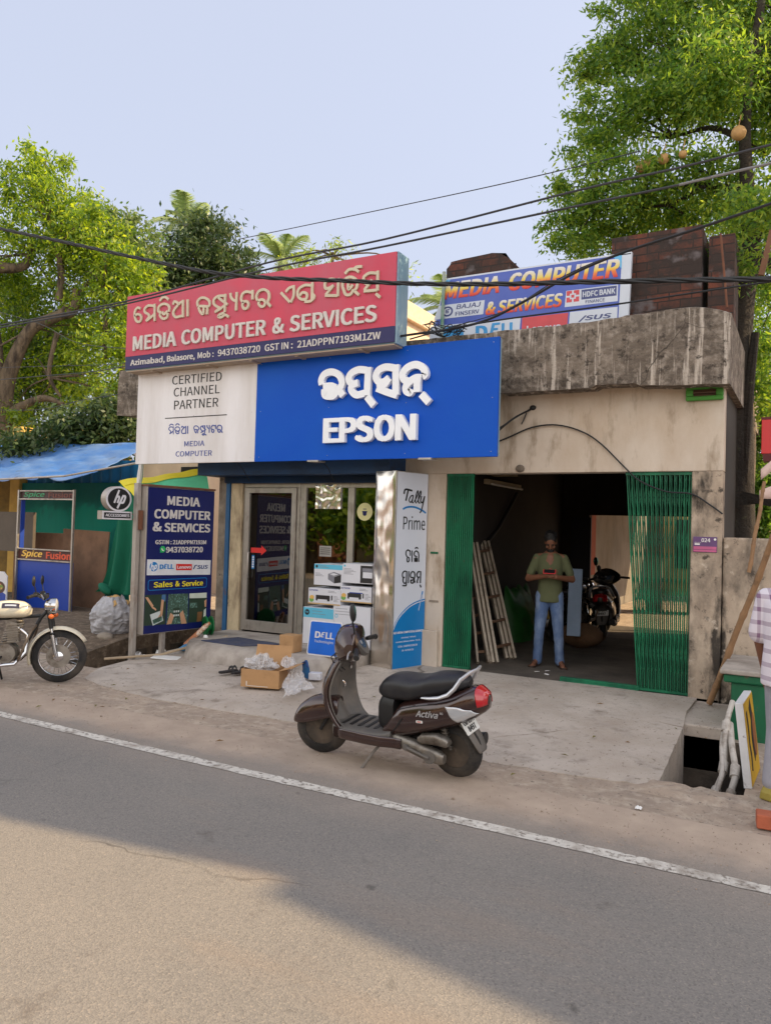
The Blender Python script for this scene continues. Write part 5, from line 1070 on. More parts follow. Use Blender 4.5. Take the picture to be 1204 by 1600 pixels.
    for s in (1, -1):
        for a0, x0, x1 in ((.60, -.18, -.70), (-.80, -.14, -.66)): b.grid(lambda u, v: (lambda p: (p[0], s * p[1], p[2]))(hpt(BODY, lerp(x0, x1, u), a0 + .05 * (v - .5), .0025)), 24, 1)
        b.grid(lambda u, v: (lambda p: (p[0], s * p[1], p[2]))(hpt(BODY, lerp(-.10, -.24, u), .1 - .55 * (1 - u) + .09 * (v - .5), .0028)), 10, 1)
    b.build('panel_gaps', M['blackplastic'], body)
    b = MB()
    for s in (1, -1): 
        b.tube([(-.60, s * .095, .24), (-.53, s * .10, .46)], .018, 10)
        for k in range(7): b.torus(.026, .006, 16, 6, (-.592 + .0085 * k, s * .096, .27 + .024 * k), 'z')
    b.build('rear_shock', M['rimdark'], t)
    b = MB()
    for o in (-.03, .02): b.tube([(.36, .10 + o, .90), (.43, .12 + o, .84), (.44, .06 + o, .76), (.40, .02 + o, .70)], .005, 6)
    b.build('cables', M['blackplastic'], t)
    # front cover under the seat
    b = MB(); FC = [(.03, .33, .50, .085), (.01, .30, .56, .115), (-.04, .29, .60, .135), (-.14, .29, .60, .15)]
    rings, _ = hull(FC, 3.2, 24, 10); b.loft(rings); b.build('under_seat_cover', M['blackplastic'], t)
    # seat
    ST = [(-.735, .72, .765, .04), (-.70, .70, .79, .085), (-.64, .675, .805, .12), (-.55, .645, .80, .145), (-.45, .615, .785, .158), (-.37, .595, .755, .163), (-.28, .565, .742, .165), (-.17, .55, .745, .16), (-.08, .545, .735, .145), (-.02, .55, .70, .12), (.02, .57, .65, .085)]
    rings, _ = hull(ST, 3.0, 28, 30); b = MB(); b.loft(rings); seat = b.build('seat', M['vinyl'], t)
    # grab rail
    b = MB(); half = [(-.41, .178, .632), (-.48, .19, .64), (-.56, .19, .655), (-.63, .182, .685), (-.68, .17, .735), (-.72, .15, .80), (-.765, .09, .842)]
    rp = half + [(-.785, 0, .848)] + [(x, -y, z) for x, y, z in half[::-1]]
    b.tube(rp, [.012, .018, .022, .024, .024, .022, .019, .018, .019, .022, .024, .024, .022, .018, .012], 10, flat=.65); b.build('grab_rail', M['silver'], t)
    # lamps at the tail
    b = MB(); patch(b, BODY, (lambda v: -.825 + .03 * math.sin(math.pi * v), lambda v: -.882), -.12, math.pi + .12, .006, 12, 26); 
    tl = b.build('tail_light', M['lensred'], t); so = tl.modifiers.new('thick', 'SOLIDIFY'); so.thickness = .004; so.offset = 1
    for s in (1, -1):
        b = MB(); b.grid(lambda u, v: (lambda p: (p[0], s * p[1], p[2]))(hpt(BODY, lerp(-.60 - .09 * (1 - v), -.79 - .045 * (1 - v), u), lerp(-.62, .34 - .5 * u, v), .0095)), 14, 8); o = b.build('turn_signal', M['lensclear'], t); so = o.modifiers.new('thick', 'SOLIDIFY'); so.thickness = .003; so.offset = 1
    # mudguard and plate
    b = MB(); b.loft([[(x, s * hw, z) for s in (-1, -.5, 0, .5, 1)] for x, z, hw in ((-.64, .47, .09), (-.72, .41, .09), (-.78, .33, .088), (-.825, .25, .07), (-.83, .235, .05))], caps=False, closed=False); o = b.build('rear_mudguard', M['greyplastic'], t); so = o.modifiers.new('thick', 'SOLIDIFY'); so.thickness = .008
    nrm = Vector((-.83, 0, .56)); up_ = Vector((.56, 0, .83))
    Fp = frame((-.742, .105, .365), (0, -1, 0), up_); b = MB(Fp); b.prism(rrect(0, .21, 0, .125, .01), .012, .017); pl_ = b.build('number_plate', M['plate'], t)
    b = MB(Fp); b.text('OD 01 A', .02, .19, .07, .112, .017, .002, bold=.035); b.text('8497', .045, .165, .015, .058, .017, .002, bold=.035); b.build('plate_lettering', M['black'], pl_)
    # engine, kick start, exhaust
    b = MB(); b.loft([[(x, y, z) for (z, y) in sup(zc, yc, hz, hy, 18, 2.6)] for x, zc, yc, hz, hy in ((-.10, .26, .11, .03, .03), (-.16, .255, .125, .05, .042), (-.30, .235, .14, .056, .045), (-.45, .20, .145, .058, .045), (-.53, .185, .145, .055, .04), (-.575, .18, .145, .035, .03))]); en = b.build('transmission_cover', M['engine'], t)
    b = MB(); b.loft([[(x, y, z) for (z, y) in sup(zc, .15, hz, .04, 16, 3)] for x, zc, hz in ((-.37, .31, .02), (-.40, .315, .04), (-.52, .325, .044), (-.60, .315, .038), (-.62, .31, .02))]); b.build('air_filter_box', M['engine'], en)
    b = MB(); b.tube([(-.28, .195, .235), (-.40, .20, .205), (-.47, .205, .19)], .011, 8); b.lathe([(.006, .19), (.024, .192), (.024, .2), (.006, .202)], 14, (-.27, 0, .235)); b.lathe([(.006, .19), (.05, .191), (.05, .196), (.006, .198)], 20, (-.47, 0, .19)); b.build('kick_starter', M['greyplastic'], en)
    b = MB(); b.box(-.50, -.05, -.10, .09, .19, .30); b.loft([[(x, -.15 + p * .05, z + q * .05) for p, q in sup(0, 0, 1, 1, 14, 2)] for x, z in ((-.35, .22), (-.40, .22), (-.75, .27), (-.78, .275))]); b.build('engine_block', M['blackplastic'], t)
    b = MB(); b.tube([(-.02, .11, .21), (.04, .17, .13), (.115, .235, .0)], .012, 8); b.obox((.12, .245, .006), (.05, .05, .008)); b.build('side_stand', M['greyplastic'], t)
    steerh = Matrix.Translation((-.055, 0, 0)) @ steer
    # handlebar cover (steered)
    b = MB(steerh); ys = [-.225, -.19, -.14, -.08, 0, .08, .14, .19, .225]; rg = []
    for y in ys:
        k = 1 - (abs(y) / .24) ** 2.2; rx = .028 + .10 * k; rz = .03 + .125 * k; xc = .345 + .045 * k; zc = .925 + .012 * k
        ring = []
        for j in range(24):
            a = 2 * math.pi * j / 24; c, s = math.cos(a), math.sin(a); px = rx * math.copysign(abs(c) ** .8, c); pz = rz * math.copysign(abs(s) ** .8, s)
            if px < 0: px = max(px, -rx * .72 + .25 * pz * k)
            ring.append((xc + px + .22 * pz * -.4, y, zc + pz))
        rg.append(ring)
    b.loft(rg); hb = b.build('handlebar_cover', paint, t)
    b = MB(steerh); nd = Vector((-.86, 0, .51)); Fd = frame((.292, .118, .915), (0, -1, 0), (.51, 0, .86)); b.M = steerh @ Fd
    hexo = [(0, .03), (.05, -.06), (.118, -.085), (.186, -.06), (.236, .03), (.205, .13), (.118, .165), (.031, .13)]
    b.prism(hexo, -.03, .012, 0); b.prism([(.118 + (p[0] - .118) * .62, .055 + (p[1] - .055) * .62) for p in hexo], .012, .016, 1); b.prism(sup(.118, .085, .034, .034, 20, 2), .016, .018, 2); b.prism(sup(.085, .03, .018, .018, 16, 2), .016, .018, 2)
    b.build('instrument_panel', [M['greyplastic'], M['dial'], M['silver']], hb, bevel=.004)
    b = MB(steerh)
    for sgn in (1, -1):
        b.grid(lambda u, v: (.345 + .145 * math.cos(lerp(.1, .9, v)) * (1 - .30 * u), sgn * lerp(.02, .15, u), .875 + .11 * math.sin(lerp(-.75, .35, v))), 10, 10)
    b.build('headlight', M['lensclear'], hb)
    for s in (1, -1):
        b = MB(steerh); b.tube([(.30, s * .20, .925), (.285, s * .25, .92), (.262, s * .36, .905)], [.017, .02, .019], 12); b.lathe([(.02, 0), (.024, .006), (.02, .012)], 12, (.26, s * .36, .905)); b.build('grip', M['blackplastic'], hb)
        b = MB(steerh); b.tube([(.335, s * .20, .925), (.35, s * .26, .905), (.335, s * .35, .89)], .007, 6); b.build('brake_lever', M['silver'], hb)
    b = MB(steerh); b.tube([(.32, .13, 1.0), (.325, .15, 1.09), (.33, .17, 1.14)], .007, 6); b.ell((.325, .175, 1.215), (.022, .05, .075), 18, 12, rot=Euler((0, 0, R(28))).to_matrix()); mi_ = b.build('mirror', M['blackplastic'], t)
    b = MB(steerh); b.ell((.316, .171, 1.215), (.017, .044, .068), 18, 12, rot=Euler((0, 0, R(28))).to_matrix()); b.build('mirror_glass', M['mirrorglass'], mi_)
    return t
brown = mat('dark maroon metallic', lin(50, 28, 27), .22, .3, var=.06, scale=3, coat=1.0, dirt=[(lin(84, 66, 56), .16, 2.2, (1, 1, .7), .6)])
s1 = scooter('dusty maroon brown scooter parked on its side stand at the road edge', brown)
s1.scale = (.945, .945, .945); s1.rotation_euler = Euler((R(-6.0), 0, R(178)), 'XYZ'); s1.location = (-2.765, -3.38, 0.012)

# --- classic motorcycle
def motorcycle(label, paint, tankdark, name='motorcycle'):
    t = thing(name, label, 'motorcycle'); steer = I4; hub = (.6, 0, .285)
    wf_ = wheel(t, hub, .285, .045, .085, M['chrome'], M['rubber'], 'spoke', steer, 'rim', 28)
    b = MB(); b.lathe([(.03, -.045), (.125, -.045), (.125, -.041), (.03, -.041)], 32, hub); b.build('brake_disc', M['engine'], wf_)
    wheel(t, (-.62, 0, .28), .28, .05, .1, M['chrome'], M['rubber'], 'spoke', steer, 'rim', 28)
    def fender(nm, c, Rr, a0, a1, hw, zt=0):
        b = MB(); rings = []
        for i in range(25):
            a = lerp(a0, a1, i / 24); hh = hw * min(1, .55 + 2.2 * min(i, 24 - i) / 24)
            rings.append([(c[0] + (Rr - .035 * (k / 4 - 1) ** 2 * 1.0) * math.cos(a), hh * (k / 4 - 1), c[2] + (Rr - .035 * (k / 4 - 1) ** 2) * math.sin(a)) for k in range(9)])
        b.loft(rings, caps=False, closed=False); o = b.build(nm, paint, t); so = o.modifiers.new('thick', 'SOLIDIFY'); so.thickness = .004; return o
    fender('front_fender', hub, .325, R(30), R(198), .062); fender('rear_fender', (-.62, 0, .28), .335, R(20), R(190), .08)
    b = MB()
    for s in (-1, 1):
        b.tube([(.585, s * .075, .285), (.565, s * .08, .36), (.535, s * .085, .52)], .022, 10); b.tube([(.535, s * .085, .52), (.49, s * .085, .76)], .015, 10)
    fk = b.build('fork', M['chrome'], t)
    b = MB()
    for s in (-1, 1): b.tube([(.522, s * .085, .585), (.49, s * .085, .76)], .021, 10); b.ell((.536, s * .085, .53), (.026, .026, .02), 12, 8)
    b.build('fork_shroud', M['blackplastic'], fk)
    b = MB(); b.lathe([(.02, -.09), (.06, -.075), (.082, -.03), (.085, .01), (.085, .03)], 26, (.52, 0, .825), 'x'); hl = b.build('headlight', M['chrome'], t)
    b = MB(); b.lathe([(.084, .028), (.078, .036), (.05, .048), (.003, .053)], 26, (.52, 0, .825), 'x'); b.build('lens', M['lensclear'], hl)
    for s in (-1, 1): b = MB(); b.tube([(.50, s * .09, .73), (.52, s * .14, .72)], .007, 6); b.ell((.525, s * .155, .72), (.03, .022, .026), 12, 8); b.build('turn_signal', M['lensamber'], t)
    b = MB(); b.tube([(.32, -.36, .93), (.36, -.27, .95), (.41, -.15, .95), (.43, -.06, .90), (.43, .06, .90), (.41, .15, .95), (.36, .27, .95), (.32, .36, .93)], .012, 8); ha = b.build('handlebar', M['chrome'], t)
    for s in (-1, 1):
        b = MB(); b.tube([(.365, s * .26, .95), (.32, s * .37, .93)], .018, 10); b.tube([(.40, s * .2, .955), (.43, s * .26, .95), (.41, s * .36, .94)], .006, 6); b.box(.35, .40, s * .215 - .02, s * .215 + .02, .93, .98); b.build('grip', M['blackplastic'], ha)
        b = MB(); b.tube([(.38, s * .22, .96), (.36, s * .26, 1.06)], .006, 6); b.ell((.355, s * .275, 1.10), (.018, .035, .055), 14, 10); b.build('mirror', M['blackplastic'], ha)
    b = MB(); b.lathe([(.05, -.02), (.055, 0), (.05, .02), (.003, .025)], 18, (.42, 0, .93), 'z'); b.build('speedometer', M['blackplastic'], t)
    TK = [(.31, .74, .80, .04), (.285, .715, .84, .085), (.22, .70, .875, .115), (.10, .695, .89, .13), (-.03, .70, .875, .12), (-.12, .71, .84, .095), (-.15, .72, .80, .06)]
    rings, _ = hull(TK, 2.4, 28, 22); b = MB(); b.loft(rings); tk = b.build('fuel_tank', paint, t)
    for s in (-1, 1):
        b = MB(); b.grid(lambda u, v: (lambda p: (p[0], s * p[1], p[2]))(hpt(TK, lerp(.03, .2, u), lerp(.12, .72, v), .003, 2.4)), 12, 8); b.build('tank_badge', tankdark, tk)
        b = MB(); b.grid(lambda u, v: (lambda p: (p[0], s * p[1], p[2]))(hpt(TK, lerp(.06, .17, u), lerp(.32, .5, v), .005, 2.4)), 8, 3); b.build('badge_bar', M['silver'], tk)
    SE = [(-.62, .73, .79, .06), (-.55, .71, .80, .11), (-.42, .70, .795, .125), (-.28, .70, .79, .13), (-.17, .70, .79, .11), (-.12, .71, .77, .07)]
    rings, _ = hull(SE, 3, 24, 14); b = MB(); b.loft(rings); b.build('seat', M['vinyl'], t)
    b = MB(); b.tube([(.47, 0, .78), (.40, 0, .70), (.28, 0, .45), (.22, 0, .26)], .02, 8); b.tube([(.40, 0, .72), (0, 0, .69), (-.55, 0, .66)], .018, 8); b.tube([(.22, 0, .26), (-.30, 0, .24), (-.62, 0, .28)], .018, 8)
    for s in (-1, 1): b.tube([(-.62, s * .09, .28), (-.56, s * .11, .66)], .018, 8); b.tube([(-.62, s * .06, .28), (-.25, s * .08, .27)], .016, 8)
    b.build('frame', M['blackplastic'], t)
    b = MB(); b.ell((.02, 0, .33), (.19, .12, .11), 20, 12); b.lathe([(.02, -.13), (.10, -.125), (.11, -.10), (.11, .10), (.10, .125), (.02, .13)], 26, (.08, 0, .33)); b.lathe([(.02, -.125), (.075, -.12), (.08, -.1), (.08, .1), (.075, .12), (.02, .125)], 22, (-.10, 0, .34))
    en = b.build('engine', M['engine'], t)
    b = MB()
    for k in range(8): b.obox((.10 + .008 * k, 0, .45 + .026 * k), (.16, .17, .012), Euler((0, R(-8), 0)).to_matrix())
    b.obox((.13, 0, .56), (.11, .12, .25), Euler((0, R(-8), 0)).to_matrix()); b.ell((.16, 0, .665), (.07, .07, .03), 12, 8); b.build('cylinder_fins', M['engine'], en)
    b = MB(); b.tube([(.19, -.06, .60), (.29, -.08, .52), (.28, -.10, .34), (.18, -.14, .22), (-.1, -.17, .20), (-.4, -.18, .20)], .019, 10); b.tube([(-.3, -.18, .20), (-.45, -.185, .21), (-.95, -.19, .25), (-1.0, -.19, .25)], [.03, .042, .045, .025], 12); b.build('exhaust', M['chrome'], t)
    b = MB(); b.tube([(.36, -.03, .62), (.34, -.18, .57), (.29, -.25, .42), (.24, -.22, .29), (.2, -.1, .24)], .013, 8); b.tube([(.36, .03, .62), (.34, .18, .57), (.29, .25, .42), (.24, .22, .29), (.2, .1, .24)], .013, 8); b.build('crash_guard', mat('dusty steel', lin(120, 104, 88), .5, .6), t)
    for s in (-1, 1): b = MB(); b.loft([[(x, s * y, zc + q * hz) for q in (-1, -.5, 0, .5, 1)] for x, y, zc, hz in ((-.08, .10, .52, .06), (-.2, .13, .53, .1), (-.32, .12, .53, .09), (-.4, .1, .54, .05))], caps=False, closed=False); o = b.build('side_panel', paint, t); so = o.modifiers.new('thick', 'SOLIDIFY'); so.thickness = .01
    b = MB(); b.box(-1.0, -.96, -.05, .05, .55, .62); b.build('tail_light', M['lensred'], t)
    b = MB(); b.obox((-1.0, 0, .45), (.01, .2, .12), Euler((0, R(-12), 0)).to_matrix()); b.build('number_plate', mat('yellowish plate', lin(170, 140, 60), .5), t)
    b = MB(); b.tube([(-.02, .1, .2), (.0, .22, .02)], .012, 8); b.tube([(.05, -.12, .3), (.03, -.22, .27)], .012, 8); b.build('side_stand', M['blackplastic'], t)
    return t
m1 = motorcycle('cream white classic motorcycle with chrome headlamp parked at the left edge beside the drain', carpaint('cream white paint', lin(226, 216, 192), .3, .8, 0), mat('navy badge', lin(52, 46, 64), .4))
hd = R(44); m1.rotation_euler = Euler((R(-3), 0, hd), 'XYZ'); m1.location = (-7.13 - .6 * math.cos(hd), -2.88 - .6 * math.sin(hd), 0.006)
bk = carpaint('black paint', lin(18, 18, 20), .3, .6, .2)
m2 = motorcycle('black motorcycle seen from behind in the dim garage next to the standing man', bk, M['blackplastic'])
m2.rotation_euler = (0, R(0), R(78)); m2.location = (-3.22, 3.6, .128); m2.rotation_euler[0] = R(-4)
s2 = scooter('black scooter with raised mirror parked deeper in the garage by the back opening', bk)
s2.rotation_euler = Euler((R(-5), 0, R(98))); s2.location = (-2.95, 4.6, .128)
# ================================================================== PEOPLE
def capsule(b, p, q, r0, r1, n=14):
    p, q = Vector(p), Vector(q); k = 6
    b.tube([p.lerp(q, i / k) for i in range(k + 1)], [lerp(r0, r1, i / k) for i in range(k + 1)], n); b.ell(p, (r0,) * 3, n, 8); b.ell(q, (r1,) * 3, n, 8)
def chain(b, pts, rad):
    for i in range(len(pts) - 1): capsule(b, pts[i], pts[i + 1], rad[i], rad[i + 1])
def remesh(o, vox, it=6):
    m = o.modifiers.new('join', 'REMESH'); m.mode = 'VOXEL'; m.voxel_size = vox; m.use_smooth_shade = True
    s = o.modifiers.new('smooth', 'SMOOTH'); s.iterations = it; s.factor = .5
M['skin'] = mat('brown skin', lin(118, 78, 58), .55, var=.06, spec=.4)
M['hair'] = mat('black hair', lin(18, 15, 14), .6, var=.2, scale=40, bump=.5, bscale=90)
M['jeans'] = mat('washed blue jeans', lin(76, 98, 136), .85, var=.12, scale=7, dirt=[(lin(150, 166, 190), .36, 3, (1, 1, .6), .3), (lin(70, 92, 130), .3, 5, None, .3)], bump=.2, bscale=60)
M['olive'] = mat('olive green t-shirt', lin(84, 88, 60), .9, var=.08, scale=4, bump=.15, bscale=26, vdist=.03)
def hand(b, wrist, d, side, palm, curl=.6, grip=1.0):
    """five fingers: wrist point, direction of the hand, direction towards the thumb, palm normal."""
    d = Vector(d).normalized(); side = Vector(side); side = (side - d * side.dot(d)).normalized(); palm = d.cross(side) if palm is None else Vector(palm); palm = (palm - d * palm.dot(d) - side * palm.dot(side)).normalized()
    w_ = Vector(wrist); b.ell(w_ + d * .045, (.03, .03, .03), 12, 8)
    for k in range(4):
        o = w_ + side * (.03 - .019 * k); chain(b, [o * .6 + w_ * .4, o + d * .085], [.016, .0125])
        L_ = (.036, .041, .038, .03)[k]; p0 = o + d * .085; dd = d.copy(); pts = [p0]
        for j in range(3):
            a = curl * (.5 + .35 * j); dd = (d * math.cos(a) + palm * math.sin(a)); pts.append(pts[-1] + dd * L_ * (1, .75, .6)[j])
        chain(b, pts, [.0098, .0092, .0085, .0075])
    t0 = w_ + side * .022 + d * .025; t1 = t0 + (side * .75 + d * .5 + palm * .25).normalized() * .04; t2 = t1 + (side * .25 + d * .8 + palm * .5).normalized() * .034; t3 = t2 + (d * .8 + palm * .5).normalized() * .024
    chain(b, [t0, t1, t2, t3], [.014, .0115, .0105, .009])
def head(b, c, tilt):
    Rm = Euler((tilt, 0, 0)).to_matrix(); T = lambda p: Vector(c) + Rm @ Vector(p)
    b.ell(T((0, 0, .03)), (.073, .092, .095), 22, 16, rot=Rm); b.ell(T((0, -.022, -.055)), (.056, .066, .062), 18, 12, rot=Rm); b.ell(T((0, -.062, -.092)), (.03, .028, .022), 14, 8, rot=Rm)
    b.ell(T((0, -.097, -.012)), (.011, .014, .022), 12, 8, rot=Rm); b.ell(T((0, -.101, -.028)), (.017, .013, .011), 12, 8, rot=Rm)
    b.ell(T((0, -.084, -.062)), (.026, .012, .008), 12, 8, rot=Rm); b.ell(T((0, -.08, .025)), (.05, .014, .012), 14, 8, rot=Rm)
    for s in (-1, 1): b.ell(T((s * .074, .005, -.005)), (.010, .02, .032), 12, 8, rot=Rm); b.ell(T((s * .04, -.07, -.02)), (.024, .02, .02), 12, 8, rot=Rm)
    return T, Rm
def person_standing():
    # local: facing -y, origin between the feet
    H = thing('person', 'man in olive t-shirt and washed jeans standing in the garage looking at a red phone', 'person')
    hips = {s: Vector((s * .085, .0, .86)) for s in (-1, 1)}; knee = {-1: Vector((-.12, -.02, .47)), 1: Vector((.12, -.015, .47))}; ank = {-1: Vector((-.145, .03, .085)), 1: Vector((.15, .03, .085))}
    sh = {s: Vector((s * .178, .02, 1.345)) for s in (-1, 1)}; el = {-1: Vector((-.285, -.01, 1.085)), 1: Vector((.285, -.0, 1.09))}; wr = {-1: Vector((-.045, -.235, 1.135)), 1: Vector((.085, -.245, 1.125))}
    b = MB()
    chain(b, [(0, .01, .90), (0, .015, 1.05), (0, .02, 1.2), (0, .025, 1.33)], [.125, .122, .135, .125]); b.ell((0, .015, .9), (.165, .11, .12), 20, 12); b.ell((0, .01, 1.22), (.165, .105, .16), 20, 12)
    for s in (-1, 1):
        chain(b, [hips[s], knee[s], ank[s]], [.085, .055, .04]); chain(b, [(s * .1, .02, 1.35), sh[s], el[s], wr[s]], [.06, .054, .042, .028])
        a = ank[s]; chain(b, [a, a + Vector((s * .03, -.07, -.045)), a + Vector((s * .05, -.16, -.062))], [.036, .034, .022]); b.ell(a + Vector((0, .03, -.05)), (.035, .04, .033), 12, 8)
        for k in range(5): capsule(b, a + Vector((s * .05 + (k - 2) * .016, -.155, -.066)), a + Vector((s * .056 + (k - 2) * .018, -.19 + abs(k - (1 if s < 0 else 3)) * .006, -.07)), .011, .009, 8)
    chain(b, [(0, .03, 1.36), (0, .005, 1.45)], [.06, .054]); T, Rm = head(b, (0, -.03, 1.545), R(34))
    hand(b, wr[-1], (.75, -.35, .25), (.1, -.3, .9), (.5, .8, 0), .95); hand(b, wr[1], (-.75, -.3, .25), (-.1, -.3, .9), (-.5, .8, 0), .95)
    bo = b.build('body', M['skin'], H); remesh(bo, .0075, 4)
    b = MB(); b.ell(T((0, .014, .048)), (.083, .096, .094), 22, 16, rot=Rm)
    for k in range(40):
        a = random.random() * 6.28; q = random.random() * .9; b.ell(T((.075 * math.cos(a) * math.sqrt(1 - q * q), .014 + .088 * math.sin(a) * math.sqrt(1 - q * q) + .01, .055 + .088 * q)), (.018, .018, .014), 8, 6)
    ho = b.build('hair', M['hair'], H); remesh(ho, .008, 2)
    b = MB(); b.ell(T((0, -.052, -.078)), (.052, .05, .036), 16, 10, rot=Rm); b.ell(T((0, -.094, -.047)), (.026, .009, .007), 12, 8, rot=Rm); o = b.build('beard', M['hair'], H)
    for s in (-1, 1): b = MB(); b.ell(T((s * .03, -.086, .005)), (.012, .008, .006), 10, 6, rot=Rm); b.build('eye', M['dark'], H)
    for s in (-1, 1): b = MB(); b.ell(T((s * .03, -.09, .028)), (.02, .007, .005), 10, 6, rot=Rm); b.build('eyebrow', M['hair'], H)
    b = MB(); b.loft([[(p, q + y, z) for p, q in sup(0, 0, hx, hy, 28, 2.3)] for z, hx, hy, y in ((.80, .178, .125, .01), (.86, .17, .128, .012), (1.0, .155, .125, .012), (1.12, .158, .126, .012), (1.24, .168, .128, .015), (1.32, .17, .114, .02), (1.37, .162, .108, .025), (1.41, .10, .092, .025))])
    for s in (-1, 1): chain(b, [(s * .11, .02, 1.335), sh[s], sh[s].lerp(el[s], .72)], [.062, .056, .058])
    so = b.build('t_shirt', M['olive'], H); remesh(so, .012, 5)
    tx = bpy.data.textures.new('folds', 'CLOUDS'); tx.noise_scale = .09; dm = so.modifiers.new('folds', 'DISPLACE'); dm.texture = tx; dm.strength = .012; dm.mid_level = .5
    b = MB(); b.ell((0, .012, .87), (.172, .122, .12), 20, 12)
    for s in (-1, 1): chain(b, [hips[s] + Vector((0, .005, .02)), hips[s].lerp(knee[s], .5), knee[s], knee[s].lerp(ank[s], .55), ank[s] + Vector((0, .0, -.015))], [.099, .085, .07, .062, .064])
    jo = b.build('jeans', M['jeans'], H); remesh(jo, .011, 4); dm = jo.modifiers.new('folds', 'DISPLACE'); dm.texture = tx; dm.strength = .014; dm.mid_level = .5
    for s in (-1, 1):
        a = ank[s]; b = MB(); b.loft([[(a.x + s * .028 * k + p * hw, a.y + y, z) for p, z in ((-1, .0), (1, .0), (1, .022), (-1, .022))] for k, y, hw in ((0, .075, .03), (0, .04, .04), (1, -.05, .042), (2, -.13, .05), (2.1, -.18, .042), (2.1, -.2, .02))], smooth=False)
        b.tube([(a.x + s * .03 - .048, a.y - .09, .02), (a.x + s * .04, a.y - .095, .075), (a.x + s * .03 + .055, a.y - .09, .02)], .011, 8, flat=.4); b.build('sandal', mat('brown sandal', lin(56, 40, 32), .7), H)
    H.scale = (.94, .96, 1.0); H.location = (-2.83, .86, .126); H.rotation_euler = (0, 0, R(14))
    p = thing('mobile_phone', 'red cased mobile phone held in the hands of the man in the garage', 'phone')
    b = MB(); b.obox((0, 0, 0), (.145, .075, .009), None); b.build('case', mat('red phone case', lin(214, 40, 52), .4), p, bevel=.004); b = MB(); b.obox((0, 0, .0052), (.13, .066, .001), None); b.build('screen', M['black'], p)
    p.location = (-2.755, .575, 1.318); p.rotation_euler = (R(38), 0, R(14))
person_standing()
def plaidmat():
    m = bpy.data.materials.new('white and mauve plaid'); m.use_nodes = True; n = m.node_tree.nodes; l = m.node_tree.links; p = n['Principled BSDF']; p.inputs['Roughness'].default_value = .9
    tc = n.new('ShaderNodeTexCoord'); s_ = n.new('ShaderNodeSeparateXYZ'); l.new(tc.outputs['Object'], s_.inputs['Vector'])
    def band(o, f, th):
        a = n.new('ShaderNodeMath'); a.operation = 'MULTIPLY'; a.inputs[1].default_value = f; l.new(o, a.inputs[0]); c = n.new('ShaderNodeMath'); c.operation = 'FRACT'; l.new(a.outputs[0], c.inputs[0]); d = n.new('ShaderNodeMath'); d.operation = 'LESS_THAN'; d.inputs[1].default_value = th; l.new(c.outputs[0], d.inputs[0]); return d.outputs[0]
    ad = n.new('ShaderNodeMath'); ad.operation = 'ADD'; l.new(s_.outputs['X'], ad.inputs[0]); l.new(s_.outputs['Y'], ad.inputs[1])
    c = lin(216, 208, 216)
    x1 = n.new('ShaderNodeMixRGB'); x1.inputs['Color1'].default_value = c; x1.inputs['Color2'].default_value = lin(120, 84, 116)
    sm = n.new('ShaderNodeMath'); sm.operation = 'ADD'; l.new(band(s_.outputs['Z'], 11.0, .34), sm.inputs[0]); l.new(band(ad.outputs[0], 11.0, .30), sm.inputs[1]); h = n.new('ShaderNodeMath'); h.operation = 'MULTIPLY'; h.inputs[1].default_value = .45; l.new(sm.outputs[0], h.inputs[0]); l.new(h.outputs[0], x1.inputs['Fac']); l.new(x1.outputs['Color'], p.inputs['Base Color']); return m
